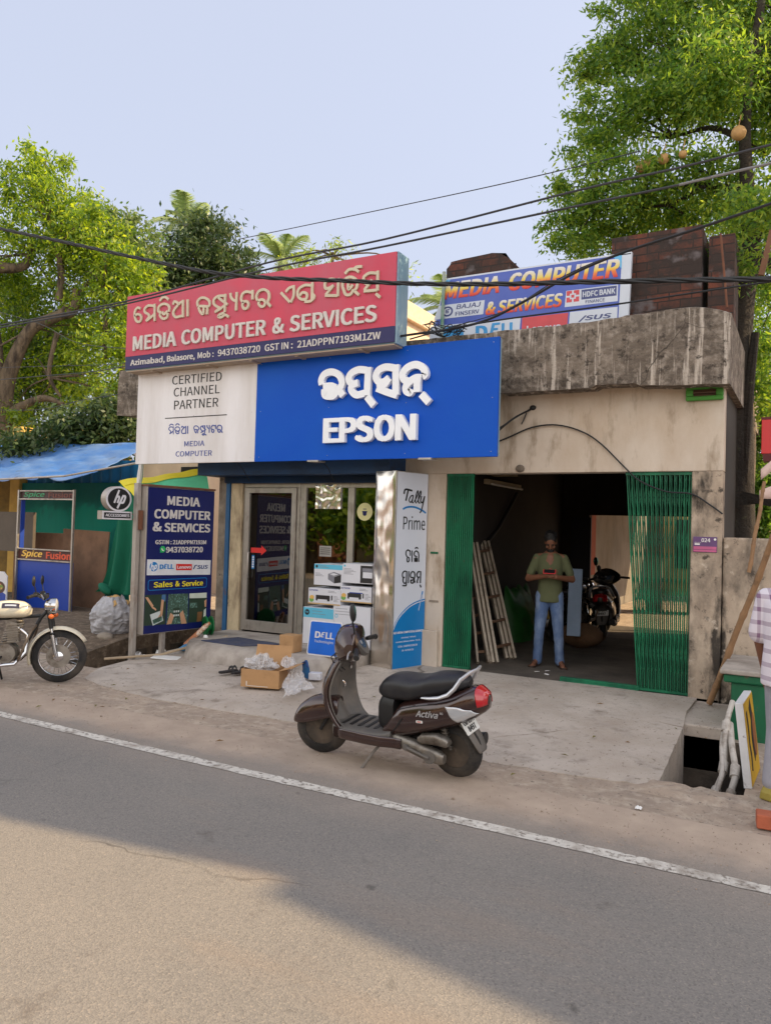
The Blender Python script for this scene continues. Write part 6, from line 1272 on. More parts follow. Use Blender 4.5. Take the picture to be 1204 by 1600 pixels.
def person_edge():
    H = thing('person', 'person in plaid shirt and pale grey jeans standing at the right edge', 'person')
    hips = {s: Vector((s * .085, .0, .86)) for s in (-1, 1)}; knee = {s: Vector((s * .10, -.02, .47)) for s in (-1, 1)}; ank = {s: Vector((s * .11, .03, .085)) for s in (-1, 1)}
    sh = {s: Vector((s * .185, .01, 1.36)) for s in (-1, 1)}; el = {s: Vector((s * .235, .02, 1.08)) for s in (-1, 1)}; wr = {s: Vector((s * .235, -.06, .84)) for s in (-1, 1)}
    b = MB(); chain(b, [(0, .01, .90), (0, .015, 1.05), (0, .02, 1.2), (0, .025, 1.33)], [.125, .122, .135, .125]); b.ell((0, .015, .9), (.165, .11, .12), 20, 12); b.ell((0, .01, 1.22), (.165, .105, .16), 20, 12)
    for s in (-1, 1):
        chain(b, [hips[s], knee[s], ank[s]], [.085, .055, .04]); chain(b, [(s * .1, .02, 1.35), sh[s], el[s], wr[s]], [.06, .054, .042, .028]); a = ank[s]; chain(b, [a, a + Vector((s * .02, -.07, -.045)), a + Vector((s * .03, -.16, -.062))], [.036, .034, .022]); hand(b, wr[s], (0, -.12, -1), (0, -1, 0), (-s, 0, 0), .45)
    chain(b, [(0, .03, 1.36), (0, .005, 1.45)], [.06, .054]); T, Rm = head(b, (0, -.02, 1.55), R(4)); bo = b.build('body', M['skin'], H); remesh(bo, .0075, 4)
    b = MB(); b.ell(T((0, .012, .045)), (.08, .095, .09), 22, 16, rot=Rm); ho = b.build('hair', M['hair'], H)
    b = MB(); b.loft([[(p, q + y, z) for p, q in sup(0, 0, hx, hy, 28, 2.3)] for z, hx, hy, y in ((.78, .20, .155, .01), (.9, .195, .15, .012), (1.05, .18, .14, .012), (1.24, .19, .135, .015), (1.33, .185, .115, .02), (1.39, .12, .09, .025), (1.42, .07, .075, .025))])
    for s in (-1, 1): chain(b, [(s * .11, .02, 1.345), sh[s], sh[s].lerp(el[s], .85)], [.075, .078, .082])
    so = b.build('plaid_shirt', plaidmat(), H); remesh(so, .012, 5)
    b = MB(); b.ell((0, .012, .87), (.172, .122, .12), 20, 12)
    for s in (-1, 1): chain(b, [hips[s] + Vector((0, .005, .02)), hips[s].lerp(knee[s], .5), knee[s], knee[s].lerp(ank[s], .55), ank[s] + Vector((0, .0, .03))], [.105, .098, .085, .075, .072])
    jo = b.build('jeans', mat('pale grey jeans', lin(158, 156, 164), .9, var=.1, scale=6, dirt=[(lin(128, 126, 138), .35, 3, (1, 1, .5), .3)], bump=.2, bscale=50), H); remesh(jo, .011, 4)
    for s in (-1, 1): a = ank[s]; b = MB(); b.loft([[(a.x + s * .02 * k + p * .05, a.y + y, z) for p, z in ((-1, .0), (1, .0), (.8, hz), (-.8, hz))] for k, y, hz in ((0, .085, .05), (0, .04, .1), (1, -.05, .075), (1.5, -.15, .05), (1.5, -.2, .02))], smooth=False); b.build('shoe', mat('olive yellow shoe', lin(150, 134, 60), .7), H, bevel=.01)
    H.location = (-.09, -2.62, .004); H.rotation_euler = (0, 0, R(150))
person_edge()
# ================================================================== TREES AND PLANTS
M['bark'] = mat('grey brown bark', lin(112, 96, 78), .95, var=.25, scale=5, stretch=(1, 1, .3), dirt=[(lin(60, 50, 42), .4, 5, (1.5, 1.5, .35), .2)], bump=.9, bscale=14, vdist=.05)
M['darkbark'] = mat('dark mossy bark', lin(52, 44, 36), .95, var=.3, scale=4, stretch=(1, 1, .2), dirt=[(lin(38, 34, 30), .45, 4, (2, 2, .2), .2), (lin(78, 84, 56), .18, 5, None, .15)], bump=1.0, bscale=10, vdist=.06)
SPRIG = []
def leaf_mesh(name, lobes, per, L, Wd, mats, parent, seed, droop=.3, clump=.16, k=9, keep=.0, sprigs=5):
    """lobes: (centre, (rx, ry, rz), weight). Leaves gathered on twigs spread through each lobe, thinned by noise so that gaps stay open."""
    rg = np.random.default_rng(seed); C_ = []; SP_ = []; SPRIG.clear()
    for c, r, wt in lobes:
        n = int(per * wt); d = rg.normal(size=(n, 3)); d /= np.linalg.norm(d, axis=1)[:, None]; q = rg.random(n) ** .5
        p = d * q[:, None] * np.array(r)
        p = p * (1 + .22 * np.sin(d[:, [0]] * 7 + d[:, [2]] * 5 + seed) * np.sin(d[:, [1]] * 6 + c[0])) + np.array(c); C_.append(p)
        ns = int(sprigs * wt ** .5) if wt > 0 else 0
        for j in range(ns):
            dd = rg.normal(size=3); dd[2] = abs(dd[2]) * .8 + .1; dd /= np.linalg.norm(dd); ln = 1.05 + .28 * rg.random(); tt = np.linspace(.75, ln, 8)[:, None]; pp = np.array(c) + dd * tt * np.array(r); pp[:, 2] -= (tt[:, 0] - .75) ** 2 * r[2] * .5
            SPRIG.append((pp - 0).tolist()); SP_.append(pp + rg.normal(size=(8, 3)) * .02)
    C_ = np.concatenate(C_)
    f = np.sin(C_[:, 0] * 5.1 + 1) * np.sin(C_[:, 1] * 4.3 + 2) * np.sin(C_[:, 2] * 5.7) + .6 * np.sin(C_[:, 0] * 11) * np.sin(C_[:, 2] * 12.3 + 1)
    C_ = C_[f > keep - .35 + .2 * rg.random(len(C_)) - .1]
    n0 = len(C_)
    if SP_: C_ = np.concatenate([C_] + SP_)
    n = len(C_); cl = np.repeat(np.where(np.arange(n) < n0, clump, clump * .42), k)[:, None]
    P = np.repeat(C_, k, 0) + rg.normal(size=(n * k, 3)) * cl * np.array([1, 1, .8])
    m = n * k; tw = np.repeat(rg.normal(size=(n, 3)), k, 0); d = tw * .5 + rg.normal(size=(m, 3)); d[:, 2] -= droop * 2; d /= np.linalg.norm(d, axis=1)[:, None]
    s = np.cross(d, rg.normal(size=(m, 3))); s /= np.linalg.norm(s, axis=1)[:, None] + 1e-9
    nn = np.cross(d, s); l_ = (L * (.6 + .8 * rg.random(m)))[:, None]; w_ = (Wd * (.7 + .6 * rg.random(m)))[:, None]
    a = P; b_ = P + d * l_ * .45 + s * w_ * .5 - nn * l_ * .05; c_ = P + d * l_ + nn * l_ * -.12; e_ = P + d * l_ * .45 - s * w_ * .5 - nn * l_ * .05
    V = np.stack([a, b_, c_, e_], 1).reshape(-1, 3)
    me = bpy.data.meshes.new(name); me.vertices.add(m * 4); me.vertices.foreach_set('co', V.astype('f').ravel())
    me.loops.add(m * 4); me.loops.foreach_set('vertex_index', np.arange(m * 4, dtype='i')); me.polygons.add(m); me.polygons.foreach_set('loop_start', np.arange(0, m * 4, 4, dtype='i'))
    for mm in mats: me.materials.append(mm)
    me.polygons.foreach_set('material_index', rg.integers(0, len(mats), m).astype('i'))
    me.update(); me.validate()
    o = bpy.data.objects.new(name, me); COL.objects.link(o)
    if parent is not None: setparent(o, parent)
    return o
def limb(b, pts, rad, n=9):
    P = [Vector(p) for p in pts]; Q = []; Rr = []
    for i in range(len(P) - 1):
        a, b_, c, d = P[max(i - 1, 0)], P[i], P[i + 1], P[min(i + 2, len(P) - 1)]
        for q in range(5):
            t = q / 5; Q.append(.5 * ((2 * b_) + (c - a) * t + (2 * a - 5 * b_ + 4 * c - d) * t * t + (3 * b_ - a - 3 * c + d) * t ** 3)); Rr.append(lerp(rad[i], rad[i + 1], t) * (1 + .10 * mnoise.noise((i + t, 3, rad[0] * 40))))
    b.tube(Q + [P[-1]], Rr + [rad[-1]], n)
def twigs(b, lobes, start, seed, n=3, r=.03):
    rnd = random.Random(seed)
    for c, rr, w_ in lobes:
        s = min(start, key=lambda p: (Vector(p) - Vector(c)).length); c = Vector(c); s = Vector(s)
        for k in range(n):
            e = c + Vector((rnd.uniform(-.7, .7) * rr[0], rnd.uniform(-.7, .7) * rr[1], rnd.uniform(-.5, .8) * rr[2])); m_ = s.lerp(e, .5) + Vector((rnd.uniform(-.2, .2), rnd.uniform(-.2, .2), rnd.uniform(-.1, .25)))
            limb(b, [s, m_, e], [r, r * .6, r * .2], 6)
def px_lobes(L, Y=None, D=None, ysq=1.0):
    out = []
    for t in L:
        x, y, rx, ry = t[:4]; w_ = t[4] if len(t) > 4 else 1; Yk = t[5] if len(t) > 5 else Y
        p = at(x, y, Yk) if D is None else Vector(CAM + _ray(x, y) * (D + (t[5] if len(t) > 5 else 0)))
        d = float(np.dot(np.array(p) - CAM, FW)); s = d / F_PX
        out.append((tuple(p), (rx * s, (rx + ry) / 2 * s * ysq, ry * s), w_ * (rx * ry) / 3000.0))
    return out
G = lambda r, g, b_: lin(r, g, b_)
M['leafA'] = leafmat('fresh green leaf', G(66, 98, 46), G(80, 114, 50), G(104, 130, 58), .5)
M['leafA2'] = leafmat('yellow green leaf', G(100, 126, 50), G(116, 140, 56), G(134, 150, 66), .55)
M['leafB'] = leafmat('light green leaf', G(104, 130, 44), G(124, 146, 48), G(148, 160, 62), .52)
M['leafB2'] = leafmat('mid green leaf', G(66, 96, 42), G(80, 108, 46), G(100, 124, 56), .42)
M['leafC'] = leafmat('dark mango leaf', G(46, 66, 36), G(60, 80, 42), G(92, 104, 62), .2, .38)
M['leafD'] = leafmat('dusty olive leaf', G(86, 104, 66), G(104, 120, 74), G(126, 138, 90), .35)
M['frond'] = leafmat('palm frond', G(110, 132, 84), G(130, 148, 98), G(156, 168, 120), .4)
# --- fruit tree at the right
t = thing('fruit_tree', 'large backlit tree with round brown fruits rising behind the right end of the shop', 'tree', tuple(at(1140, 900, 1.7)))
Y0 = 1.7
L1 = px_lobes([(1000, 40, 70, 55), (955, 105, 50, 40, .9), (905, 112, 22, 16, 1.2), (1060, 95, 80, 60), (1120, 50, 90, 70, 1, 2.2), (1190, 40, 80, 90, 1, 2.6), (960, 185, 62, 45), (1030, 165, 80, 48), (1105, 180, 70, 50, .8, 2.4), (1190, 160, 60, 80, .9, 2.6),
    (925, 245, 42, 38), (985, 285, 70, 42, 1, 1.4), (1065, 330, 80, 38, 1.1, 2.6), (915, 330, 45, 34), (990, 350, 75, 40, 1.1, 2.4), (893, 385, 34, 22, 1.1), (945, 385, 45, 30, 1, 2.4), (1100, 285, 50, 40, .8), (1190, 250, 45, 45, .8, 2.8), (1120, 120, 60, 50, 1, 1), (1195, 400, 45, 60, .9, 2.8), (1192, 500, 38, 60, .9, 3.2), (1150, 350, 50, 40, .8, 3.2), (1165, 330, 40, 40, .8, 1.0), (1150, 410, 40, 26, .7, 1.1), (870, 300, 22, 16, .9), (868, 355, 22, 16, .9),
    (1010, -60, 80, 60), (1110, -70, 90, 70, 1, 2.2), (1220, -60, 90, 80, 1, 2.6), (1280, 120, 90, 110, 1, 2.4), (1290, 320, 90, 90, 1, 2.4)], Y=Y0, ysq=1.25)
leaf_mesh('crown', L1, 430, .082, .030, [M['leafA'], M['leafA2']], t, 11, .35, .12, 9, .36, 14)
b = MB()
for q in SPRIG: b.tube(q, [.008 * (1 - .1 * i) for i in range(8)], 4)
tr = [tuple(at(*p, Y0)) for p in ((1146, 1040), (1146, 830), (1146, 600), (1155, 470), (1172, 400), (1168, 320), (1163, 220), (1168, 120), (1186, 20), (1200, -90))]
limb(b, tr, [.30, .24, .21, .17, .12, .085, .07, .06, .05, .03], 14)
forks = [tr[4], tr[5], tr[6], tr[7], tr[8]]
for p1, p2, p3, r in (((1172, 410), (1225, 395), (1290, 320), .12), ((1166, 300), (1100, 290), (1000, 300), .05), ((1164, 220), (1110, 200), (1050, 215), .045), ((1164, 150), (1090, 120), (990, 110), .05), ((1168, 110), (1120, 40), (1060, 0), .045), ((1170, 100), (1205, 60), (1240, 20), .05), ((1100, 290), (1040, 320), (930, 330), .03)):
    pts = [tuple(at(*q, Y0 + d)) for q, d in ((p1, 0), (p2, .2), (p3, .3))]; limb(b, pts, [r, r * .75, r * .35], 8); forks += pts[1:]
for x0, x1, r in ((1128, 1122, .05), (1160, 1163, .045), (1154, 1158, .035)): limb(b, [tuple(at(x0, 1000, Y0 - .1)), tuple(at(x0, 820, Y0 - .12)), tuple(at(x1 + 6, 640, Y0 - .15)), tuple(at(x1 + 18, 520, Y0 - .1))], [r * 1.4, r, r, r * .7], 8)
twigs(b, L1, forks, 4, 3, .018); b.build('trunk', M['darkbark'], t)
for x, y, r in ((1036, 248, .068), (1066, 241, .05), (1153, 208, .085), (1000, 262, .06), (1010, 255, .05)):
    b = MB(); p = at(x, y, Y0 - .5); b.ell(p, (r, r, r), 16, 12); b.tube([p + Vector((0, 0, r)), p + Vector((.02, .03, r + .14))], .006, 5); b.build('fruit', mat('wood apple rind', lin(176, 138, 88), .7, var=.15, scale=20), t)
# sunlit stem beside it
t = thing('slim_tree', 'slim pale stem lit by the sun just right of the dark trunk', 'tree', tuple(at(1163, 900, 2.6)))
b = MB(); limb(b, [tuple(at(1160, 1000, 2.9)), tuple(at(1161, 840, 2.9)), tuple(at(1165, 700, 2.9)), tuple(at(1160, 600, 2.8)), tuple(at(1158, 540, 2.7))], [.13, .12, .12, .10, .07], 12); b.build('trunk', M['bark'], t)
leaf_mesh('crown', px_lobes([(1190, 560, 30, 50, .8), (1200, 620, 30, 40, .8)], Y=3.2), 300, .09, .036, [M['leafA'], M['leafA2']], t, 5, .3, .14, 9)
# --- spreading tree on the left
t = thing('spreading_tree', 'bright yellow-green pollarded tree with thick grey limbs at the left edge', 'tree', tuple(Vector(CAM + _ray(5, 760) * 18.5)))
L2 = px_lobes([(70, 262, 34, 34, .8), (45, 300, 36, 45, .9), (95, 320, 50, 46), (140, 365, 50, 46), (60, 375, 55, 42), (110, 415, 65, 42, 1, .8), (20, 445, 36, 36, .7, 1.2), (180, 415, 46, 45), (215, 430, 30, 30, .8), (60, 465, 60, 34, .9, 1.5), (150, 470, 60, 40, .9, .6), (205, 480, 40, 45), (20, 555, 40, 50, .9, 2), (130, 545, 55, 55, .9, 1.2), (185, 555, 45, 60), (198, 620, 26, 46), (80, 585, 60, 36, .9, 1.6), (150, 625, 50, 30, .7, .8), (30, 655, 40, 20, .7, .3), (5, 320, 14, 26), (-60, 420, 60, 90), (-60, 580, 60, 80, .7)], D=18.5, ysq=1.3)
leaf_mesh('crown', L2, 300, .135, .05, [M['leafB'], M['leafB'], M['leafB2']], t, 21, .3, .17, 9, .12, 12)
b = MB()
for q in SPRIG: b.tube(q, [.012 * (1 - .1 * i) for i in range(8)], 4)
D = lambda x, y, d=18.5: tuple(Vector(CAM + _ray(x, y) * d))
limb(b, [D(-8, 800), D(0, 700), D(8, 610), D(28, 550), D(52, 512), D(95, 492), D(108, 478)], [.27, .24, .21, .17, .145, .12, .09], 12)
limb(b, [D(95, 492), D(112, 488), D(120, 470), D(118, 452)], [.11, .12, .09, .07], 10); limb(b, [D(12, 650), D(40, 632), D(70, 622), D(100, 632)], [.15, .10, .08, .05], 10)
limb(b, [D(-60, 405), D(0, 418), D(38, 416), D(46, 398), D(52, 370)], [.16, .13, .10, .07, .05], 10); limb(b, [D(92, 470), D(96, 430), D(90, 390), D(80, 345), D(62, 310)], [.09, .08, .07, .05, .03], 9)
limb(b, [D(90, 520), D(80, 560), D(78, 590), D(95, 620)], [.06, .06, .05, .03], 8); limb(b, [D(90, 390), D(98, 350), D(96, 320)], [.05, .04, .02], 7); limb(b, [D(164, 560), D(166, 460), D(164, 400), D(168, 380)], [.07, .065, .05, .03], 9); limb(b, [D(110, 480), D(140, 440), D(165, 420)], [.06, .05, .02], 7); limb(b, [D(-8, 800), D(-5, 580), D(-30, 430), D(-60, 405)], [.2, .18, .16, .16], 10)
twigs(b, L2, [D(108, 478), D(46, 398), D(90, 390), D(80, 345), D(166, 460), D(78, 590), D(52, 512)], 8, 2, .025); b.build('trunk', M['bark'], t)
def bg_tree(label, name, lob, D_, mats, L, Wd, per, seed, base, keep=-.05, r=.12):
    b0 = Vector(CAM + _ray(*base) * D_); t = thing(name, label, 'tree', (b0.x, b0.y, 0)); lb = px_lobes(lob, D=D_, ysq=1.2)
    leaf_mesh('crown', lb, per, L, Wd, mats, t, seed, .25, .22, 9, keep)
    b = MB(); c = Vector(lb[0][0]); limb(b, [(b0.x, b0.y, 0), (b0.x + .1, b0.y, c.z * .5), tuple(c)], [r * 1.5, r, r * .5], 9); twigs(b, lb, [tuple(c), (b0.x + .1, b0.y, c.z * .5)], seed, 2, .03); b.build('trunk', M['bark'], t); return t
bg_tree('dusty olive-green tree standing between the yellow-green tree and the dark mango tree', 'background_tree', [(190, 375, 42, 40), (165, 350, 30, 26), (220, 390, 35, 40), (150, 400, 50, 45), (205, 440, 50, 50), (120, 380, 40, 40)], 20, [M['leafD'], M['leafD'], M['leafB2']], .15, .06, 230, 31, (185, 700))
bg_tree('pale hazy tree filling the gaps behind the thick limbs of the pollarded tree', 'background_tree', [(30, 560, 60, 60), (100, 600, 60, 50), (40, 640, 60, 40), (110, 520, 50, 40), (20, 480, 40, 40)], 21, [M['leafD'], M['leafB2']], .16, .06, 300, 36, (60, 700), -.3)
bg_tree('dense dark glossy mango tree behind the left part of the red signboard', 'mango_tree', [(320, 395, 72, 48), (275, 430, 52, 52), (365, 425, 42, 38), (322, 362, 40, 26), (250, 470, 50, 50), (300, 470, 70, 50), (385, 440, 26, 24)], 22, [M['leafC']], .17, .06, 330, 41, (310, 700), -.3, .2)
bg_tree('small feathery light green treetop behind the right end of the red signboard', 'small_tree', [(520, 400, 26, 16, .8), (490, 410, 30, 16), (455, 415, 24, 14), (545, 395, 14, 10, .8), (620, 430, 30, 14)], 20, [M['leafB'], M['leafD']], .14, .03, 150, 51, (500, 700), -.1, .07)
def palm(label, px, py, D_, rad, seed, n=15, base_dx=0):
    c = Vector(CAM + _ray(px, py) * D_); t = thing('coconut_palm', label, 'palm tree', (c.x + base_dx, c.y, 0)); rnd = random.Random(seed)
    b = MB(); limb(b, [(c.x + base_dx, c.y, 0), (c.x + base_dx * .4, c.y, c.z * .6), tuple(c)], [.17, .13, .10], 10); b.build('trunk', M['bark'], t)
    for k in range(n):
        a = 2 * math.pi * k / n + rnd.uniform(-.2, .2); el = rnd.uniform(.15, 1.25); Lf = rad * rnd.uniform(.8, 1.1); h = Vector((math.cos(a), math.sin(a), 0)); b = MB(); pts = []
        for i in range(12):
            s = i / 11; pts.append(c + h * Lf * s * math.cos(el) * (1 - .12 * s) + Vector((0, 0, Lf * (math.sin(el) * s - .62 * s * s * (1 - .3 * math.sin(el))))))
        b.tube(pts, [.03 * (1 - .85 * i / 11) for i in range(12)], 5)
        for i in range(1, 64):
            s = i / 64 * 11; i0 = min(10, int(s)); p = pts[i0].lerp(pts[i0 + 1], s - i0); d = (pts[i0 + 1] - pts[i0]).normalized(); sd = d.cross(Vector((0, 0, 1))).normalized(); ln = Lf * .23 * math.sin(math.pi * min(.96,   .12 + .85 * i / 64)) 
            for q in (-1, 1):
                e = (sd * q + d * .75 + Vector((0, 0, -.42 + rnd.uniform(-.15, .1)))).normalized() * ln; w_ = d * .013
                b.add([p - w_, p + w_, p + e * .6 + w_ * .8, p + e, p + e * .6 - w_ * .8], [(0, 1, 2, 3, 4)])
        b.build('frond', M['frond'], t)
palm('coconut palm whose fronds rise above the dark mango tree', 292, 352, 25, 1.75, 3); palm('coconut palm with drooping fronds behind the middle of the red signboard', 440, 408, 25, 1.9, 5); palm('coconut palm seen between the red signboard and the roof banner', 700, 482, 22, 1.7, 9)
# undergrowth behind the stalls and beyond the boundary wall
t = thing('shady_bush', 'dark leafy bushes behind the blue tarpaulin', 'bush', tuple(D(150, 760, 15)))
leaf_mesh('foliage', px_lobes([(60, 695, 50, 14), (140, 680, 50, 30), (195, 665, 30, 40), (20, 698, 40, 14), (110, 668, 40, 26), (165, 650, 40, 26)], D=15.8), 330, .15, .06, [M['leafC']], t, 61, .2, .2, 9, -.4)
t = thing('green_bush', 'green bush behind the boundary wall at the right edge', 'bush', tuple(at(1190, 900, 3.5)))
leaf_mesh('foliage', px_lobes([(1195, 640, 40, 70), (1190, 780, 25, 50), (1200, 830, 30, 40), (1180, 740, 25, 60, .6)], Y=5.0), 420, .11, .05, [M['leafA'], M['leafB2']], t, 71, .2, .16, 9, -.3)
# ================================================================== LEFT: STALL UNDER THE TARPAULIN
M['tarp'] = mat('blue tarpaulin', lin(78, 134, 206), .4, var=.06, scale=2, dirt=[(lin(140, 170, 212), .42, 2.2, (.5, 1, 1), .3), (lin(110, 120, 140), .16, 4, None, .2)], trans=.25, bump=.25, bscale=7, vdist=.05)
M['tealcloth'] = mat('teal shade cloth', lin(10, 118, 108), .8, var=.1, scale=1, stretch=(3, 1, .4), trans=.2)
M['greencloth'] = mat('green awning cloth', lin(110, 224, 176), .8, var=.1, scale=2, trans=.2); M['darkgreen'] = mat('dark green curtain', lin(8, 104, 78), .85, var=.15, scale=3, stretch=(4, 1, .5), trans=.15)
M['blueshed'] = mat('blue corrugated sheet', lin(20, 112, 160), .6, var=.15, scale=3); M['kioskblue'] = mat('kiosk blue flex', lin(24, 62, 158), .45, var=.08, scale=1.4); M['ply'] = mat('brown plywood', lin(132, 100, 78), .85, var=.12, scale=2.4, stretch=(1, 1, .5), dirt=[(lin(96, 72, 56), .3, 3, None, .3)])
t = thing('tarpaulin', 'wrinkled blue tarpaulin stretched as a roof over the stalls at the left', 'tarpaulin', tuple(at(60, 740, .4)))
A, B_, C_, D_ = at(-160, 738, .35), at(112, 748, .35), at(240, 690, 1.9), at(-160, 702, 1.9)
def tp(u, v):
    p = A.lerp(B_, u).lerp(D_.lerp(C_, u), v); w_ = 1 - (2 * v - 1) ** 2
    k = .055 * mnoise.noise((p.x * .55, v * 5.5 + p.x * .5, 0)) + .03 * mnoise.noise((p.x * 1.7 + v * 4, v * 9 - p.x, 2)) + .02 * abs(math.sin((p.x * .8 + v * 2.3) * 5)) * w_
    return (p.x, p.y, p.z - .10 * w_ + k - (.06 * abs(math.sin(u * 22)) + .04 * mnoise.noise((u * 14, 0, 0))) * max(0, 1 - v * 9))
b = MB(); b.grid(tp, 130, 44); o = b.build('sheet', M['tarp'], t); so = o.modifiers.new('thick', 'SOLIDIFY'); so.thickness = .003
b = MB(); b.tube([at(-60, 752, .3), at(100, 744, .3), at(222, 722, .0)], .017, 8); b.build('ridge_pole', M['galv'], t)
b = MB(); b.tube([at(222, 716, -.02), at(219, 745, -.02), at(215, 772, -.02)], [.03, .045, .02], 8); tag(b.build('wrapped_pole_end', M['white']), 'white wrapped pole end hanging under the left corner of the white sign panel', 'pole')
t = thing('blue_shed', 'blue corrugated shed wall in the shade under the tarpaulin', 'shed', tuple(at(60, 800, 2.3)))
b = MB(); x0, x1 = at(-160, 760, 2.4).x, at(214, 760, 2.4).x
b.grid(lambda u, v: (lerp(x0, x1, u), 2.4 + .035 * math.sin(u * (x1 - x0) * 22), lerp(2.2, 3.0, v)), 260, 1); b.build('corrugated_wall', M['blueshed'], t)
b = MB(); b.grid(lambda u, v: (lerp(x0, x1, u), 2.3 + .04 * mnoise.noise((u * 9, v * 2, 0)) + .02 * math.sin(u * 40), lerp(.1, 2.55, v)), 120, 14); b.build('shade_cloth', M['tealcloth'], t)
# kiosk
YK = .6; t = thing('snack_kiosk', 'blue snack kiosk with open window and two dark lettered strips', 'kiosk', tuple(at(70, 965, YK)))
K = lambda x, y, Y=YK: at(x, y, Y); xa, xb = K(27, 860).x, K(113, 860).x; zt, zs, zw, zl, zb = K(70, 767).z, K(70, 780).z, K(70, 859).z, K(70, 876).z, .1
b = MB(); b.box(xa, xb, YK + .02, YK + .04, zb, zl - .01); b.box(xa, xa + .02, YK + .04, YK + .12, zb, zt); b.build('blue_panel', M['kioskblue'], t)
b = MB()
for x in (xa, xb): b.box(x - .018, x + .018, YK - .02, YK + .018, zb, zt + .02)
for z in (zt, zs, zw, zl): b.box(xa + .018, xb - .018, YK - .012, YK + .016, z - .012, z + .012)
b.build('frame', M['alu'], t, bevel=.003)
b = MB(); b.box(xa + .02, xb - .02, YK + .02, YK + .03, zs + .013, zt - .013); st1 = b.build('upper_strip', mat('dark maroon strip', lin(58, 34, 36), .5), t)
b = MB(); b.box(xa + .02, xb - .02, YK + .018, YK + .03, zl + .013, zw - .013); st2 = b.build('lower_strip', mat('dark maroon strip lit', lin(74, 36, 34), .5), t)  # brighter copy of the maroon, sunlight put into its colour
wk = xb - xa
for z0, z1, st_, c1, c2 in ((zs, zt, st1, lin(60, 150, 104), lin(112, 60, 52)), (zl, zw, st2, lin(236, 190, 84), lin(214, 84, 52))):  # lower letters carry sunlight in their colours, upper ones do not
    Fk = frame((xa, YK + .0175, z0), (1, 0, 0), (0, 0, 1)); h = z1 - z0; b = MB(Fk); b.text('Spice', wk * .07, wk * .46, h * .12, h * .9, 0, .003, bold=.03, shear=.25, mi=0); b.text('Fusion', wk * .53, wk * .97, h * .18, h * .86, 0, .003, bold=.04, mi=1)
    b.build('lettering', [mat('letter a', c1, .5), mat('letter b', c2, .5)], st_)
# neighbour board with food pictures
t = thing('food_board', 'white and blue board printed with food plates left of the snack kiosk', 'board', tuple(at(5, 950, .3)))
Fb = frame(tuple(at(-60, 945, .35)), (1, -.1, 0), (0, 0, 1)); wb_ = (at(22, 945, .35) - at(-60, 945, .35)).length; b = MB(Fb); b.prism([(0, 0), (wb_, 0), (wb_, .62), (wb_ - .12, .70), (0, .70)], -.02, 0, 0); b.prism([(wb_ - .5, .0), (wb_ - .02, 0), (wb_ - .02, .3), (wb_ - .2, .36)], 0, .002, 1)
for (u, v, r) in ((wb_ - .22, .42, .17), (wb_ - .25, .06, .15)):
    b.prism(sup(u, v, r, r * .62, 24, 2), .002, .004, 2)
    rnd = random.Random(int(u * 99 + v * 7))
    for k in range(14): a = rnd.random() * 6.28; q = rnd.random() * r * .75; b.prism(sup(u + q * math.cos(a), v + .02 + q * .55 * math.sin(a), .03, .025, 10, 2), .004, .005 + k * .0004, 3 + k % 3)
b.build('panel', [M['signwhite'], M['kioskblue'], mat('plate brown', lin(84, 52, 36), .5), mat('tomato', lin(206, 74, 48), .5), mat('lettuce', lin(120, 150, 60), .5), mat('bun', lin(206, 150, 92), .5)], t)
b = MB(); b.box(at(-60, 950, .4).x, at(9, 950, .4).x, .9, .96, 1.15, 1.9); tag(b.build('stall_board', mat('dark stall board', lin(92, 82, 72), .8), None), 'grey board inside the stall at the left edge', 'board')
b = MB(); Bx0, Bx1 = at(98, 900, 1.3).x, at(172, 840, 1.3).x; b.prism([(0, 0), (Bx1 - Bx0 - .05, 0), (Bx1 - Bx0, 1.5), (0, 1.5)], 0, .02); b2 = MB(frame((Bx0, 1.3, .08), (1, 0, 0), (0, 0, 1))); b2.prism([(0, 0), (Bx1 - Bx0 - .1, 0), (Bx1 - Bx0, 1.5), (0, 1.53)], 0, .02); b2.prism(sup((Bx1 - Bx0) * .55, .86, .05, .06, 14, 2), .02, .021)
tag(b2.build('plywood_sheet', M['ply']), 'brown plywood sheet standing between the kiosk and the green curtain', 'plywood sheet')
b = MB(); Bx0, Bx1 = at(22, 860, 1.4).x, at(108, 860, 1.4).x; b.box(Bx0, Bx1, 1.4, 1.43, .1, at(60, 832, 1.4).z); tag(b.build('plywood_sheet', M['ply']), 'brown plywood backing seen through the kiosk window', 'plywood sheet')
# curtains
t = thing('green_curtain', 'dark green curtain knotted at its foot behind the round black sign', 'curtain', tuple(at(185, 930, .2)))
def cu(u, v):
    xl = lerp(152, 172, v) if v > .15 else lerp(140, 152, v / .15); p0, p1 = at(lerp(lerp(150, 165, 1 - v), 178, .0), 930, .2), at(226, 930, .2)
    x = lerp(at(158 + 22 * v ** .6, 900, .2).x, at(232, 900, .2).x, u); z = lerp(.62 - .25 * (1 - u) * 0, at(190, 757, .2).z, v); k = .06 * math.sin(u * 17 + v * 2) * (1 - .4 * v) + .05 * mnoise.noise((u * 5, v * 2, 0))
    return (x - .12 * math.exp(-v * 10) * (1 - u), .2 + k, z)
b = MB(); b.grid(cu, 50, 40); b.build('cloth', M['darkgreen'], t)
b = MB(); p = at(163, 918, .1); b.ell(p + Vector((.02, 0, -.02)), (.15, .08, .07), 16, 10, rot=Euler((0, R(30), 0)).to_matrix()); b.build('knot', M['darkgreen'], t)
t = thing('green_awning', 'bright green awning cloth with yellow border above the navy light box', 'awning', tuple(at(270, 750, .5)))
P1, P2, P3, P4 = at(188, 752, .1), at(322, 733, .7), at(328, 772, .5), at(226, 790, -.1)
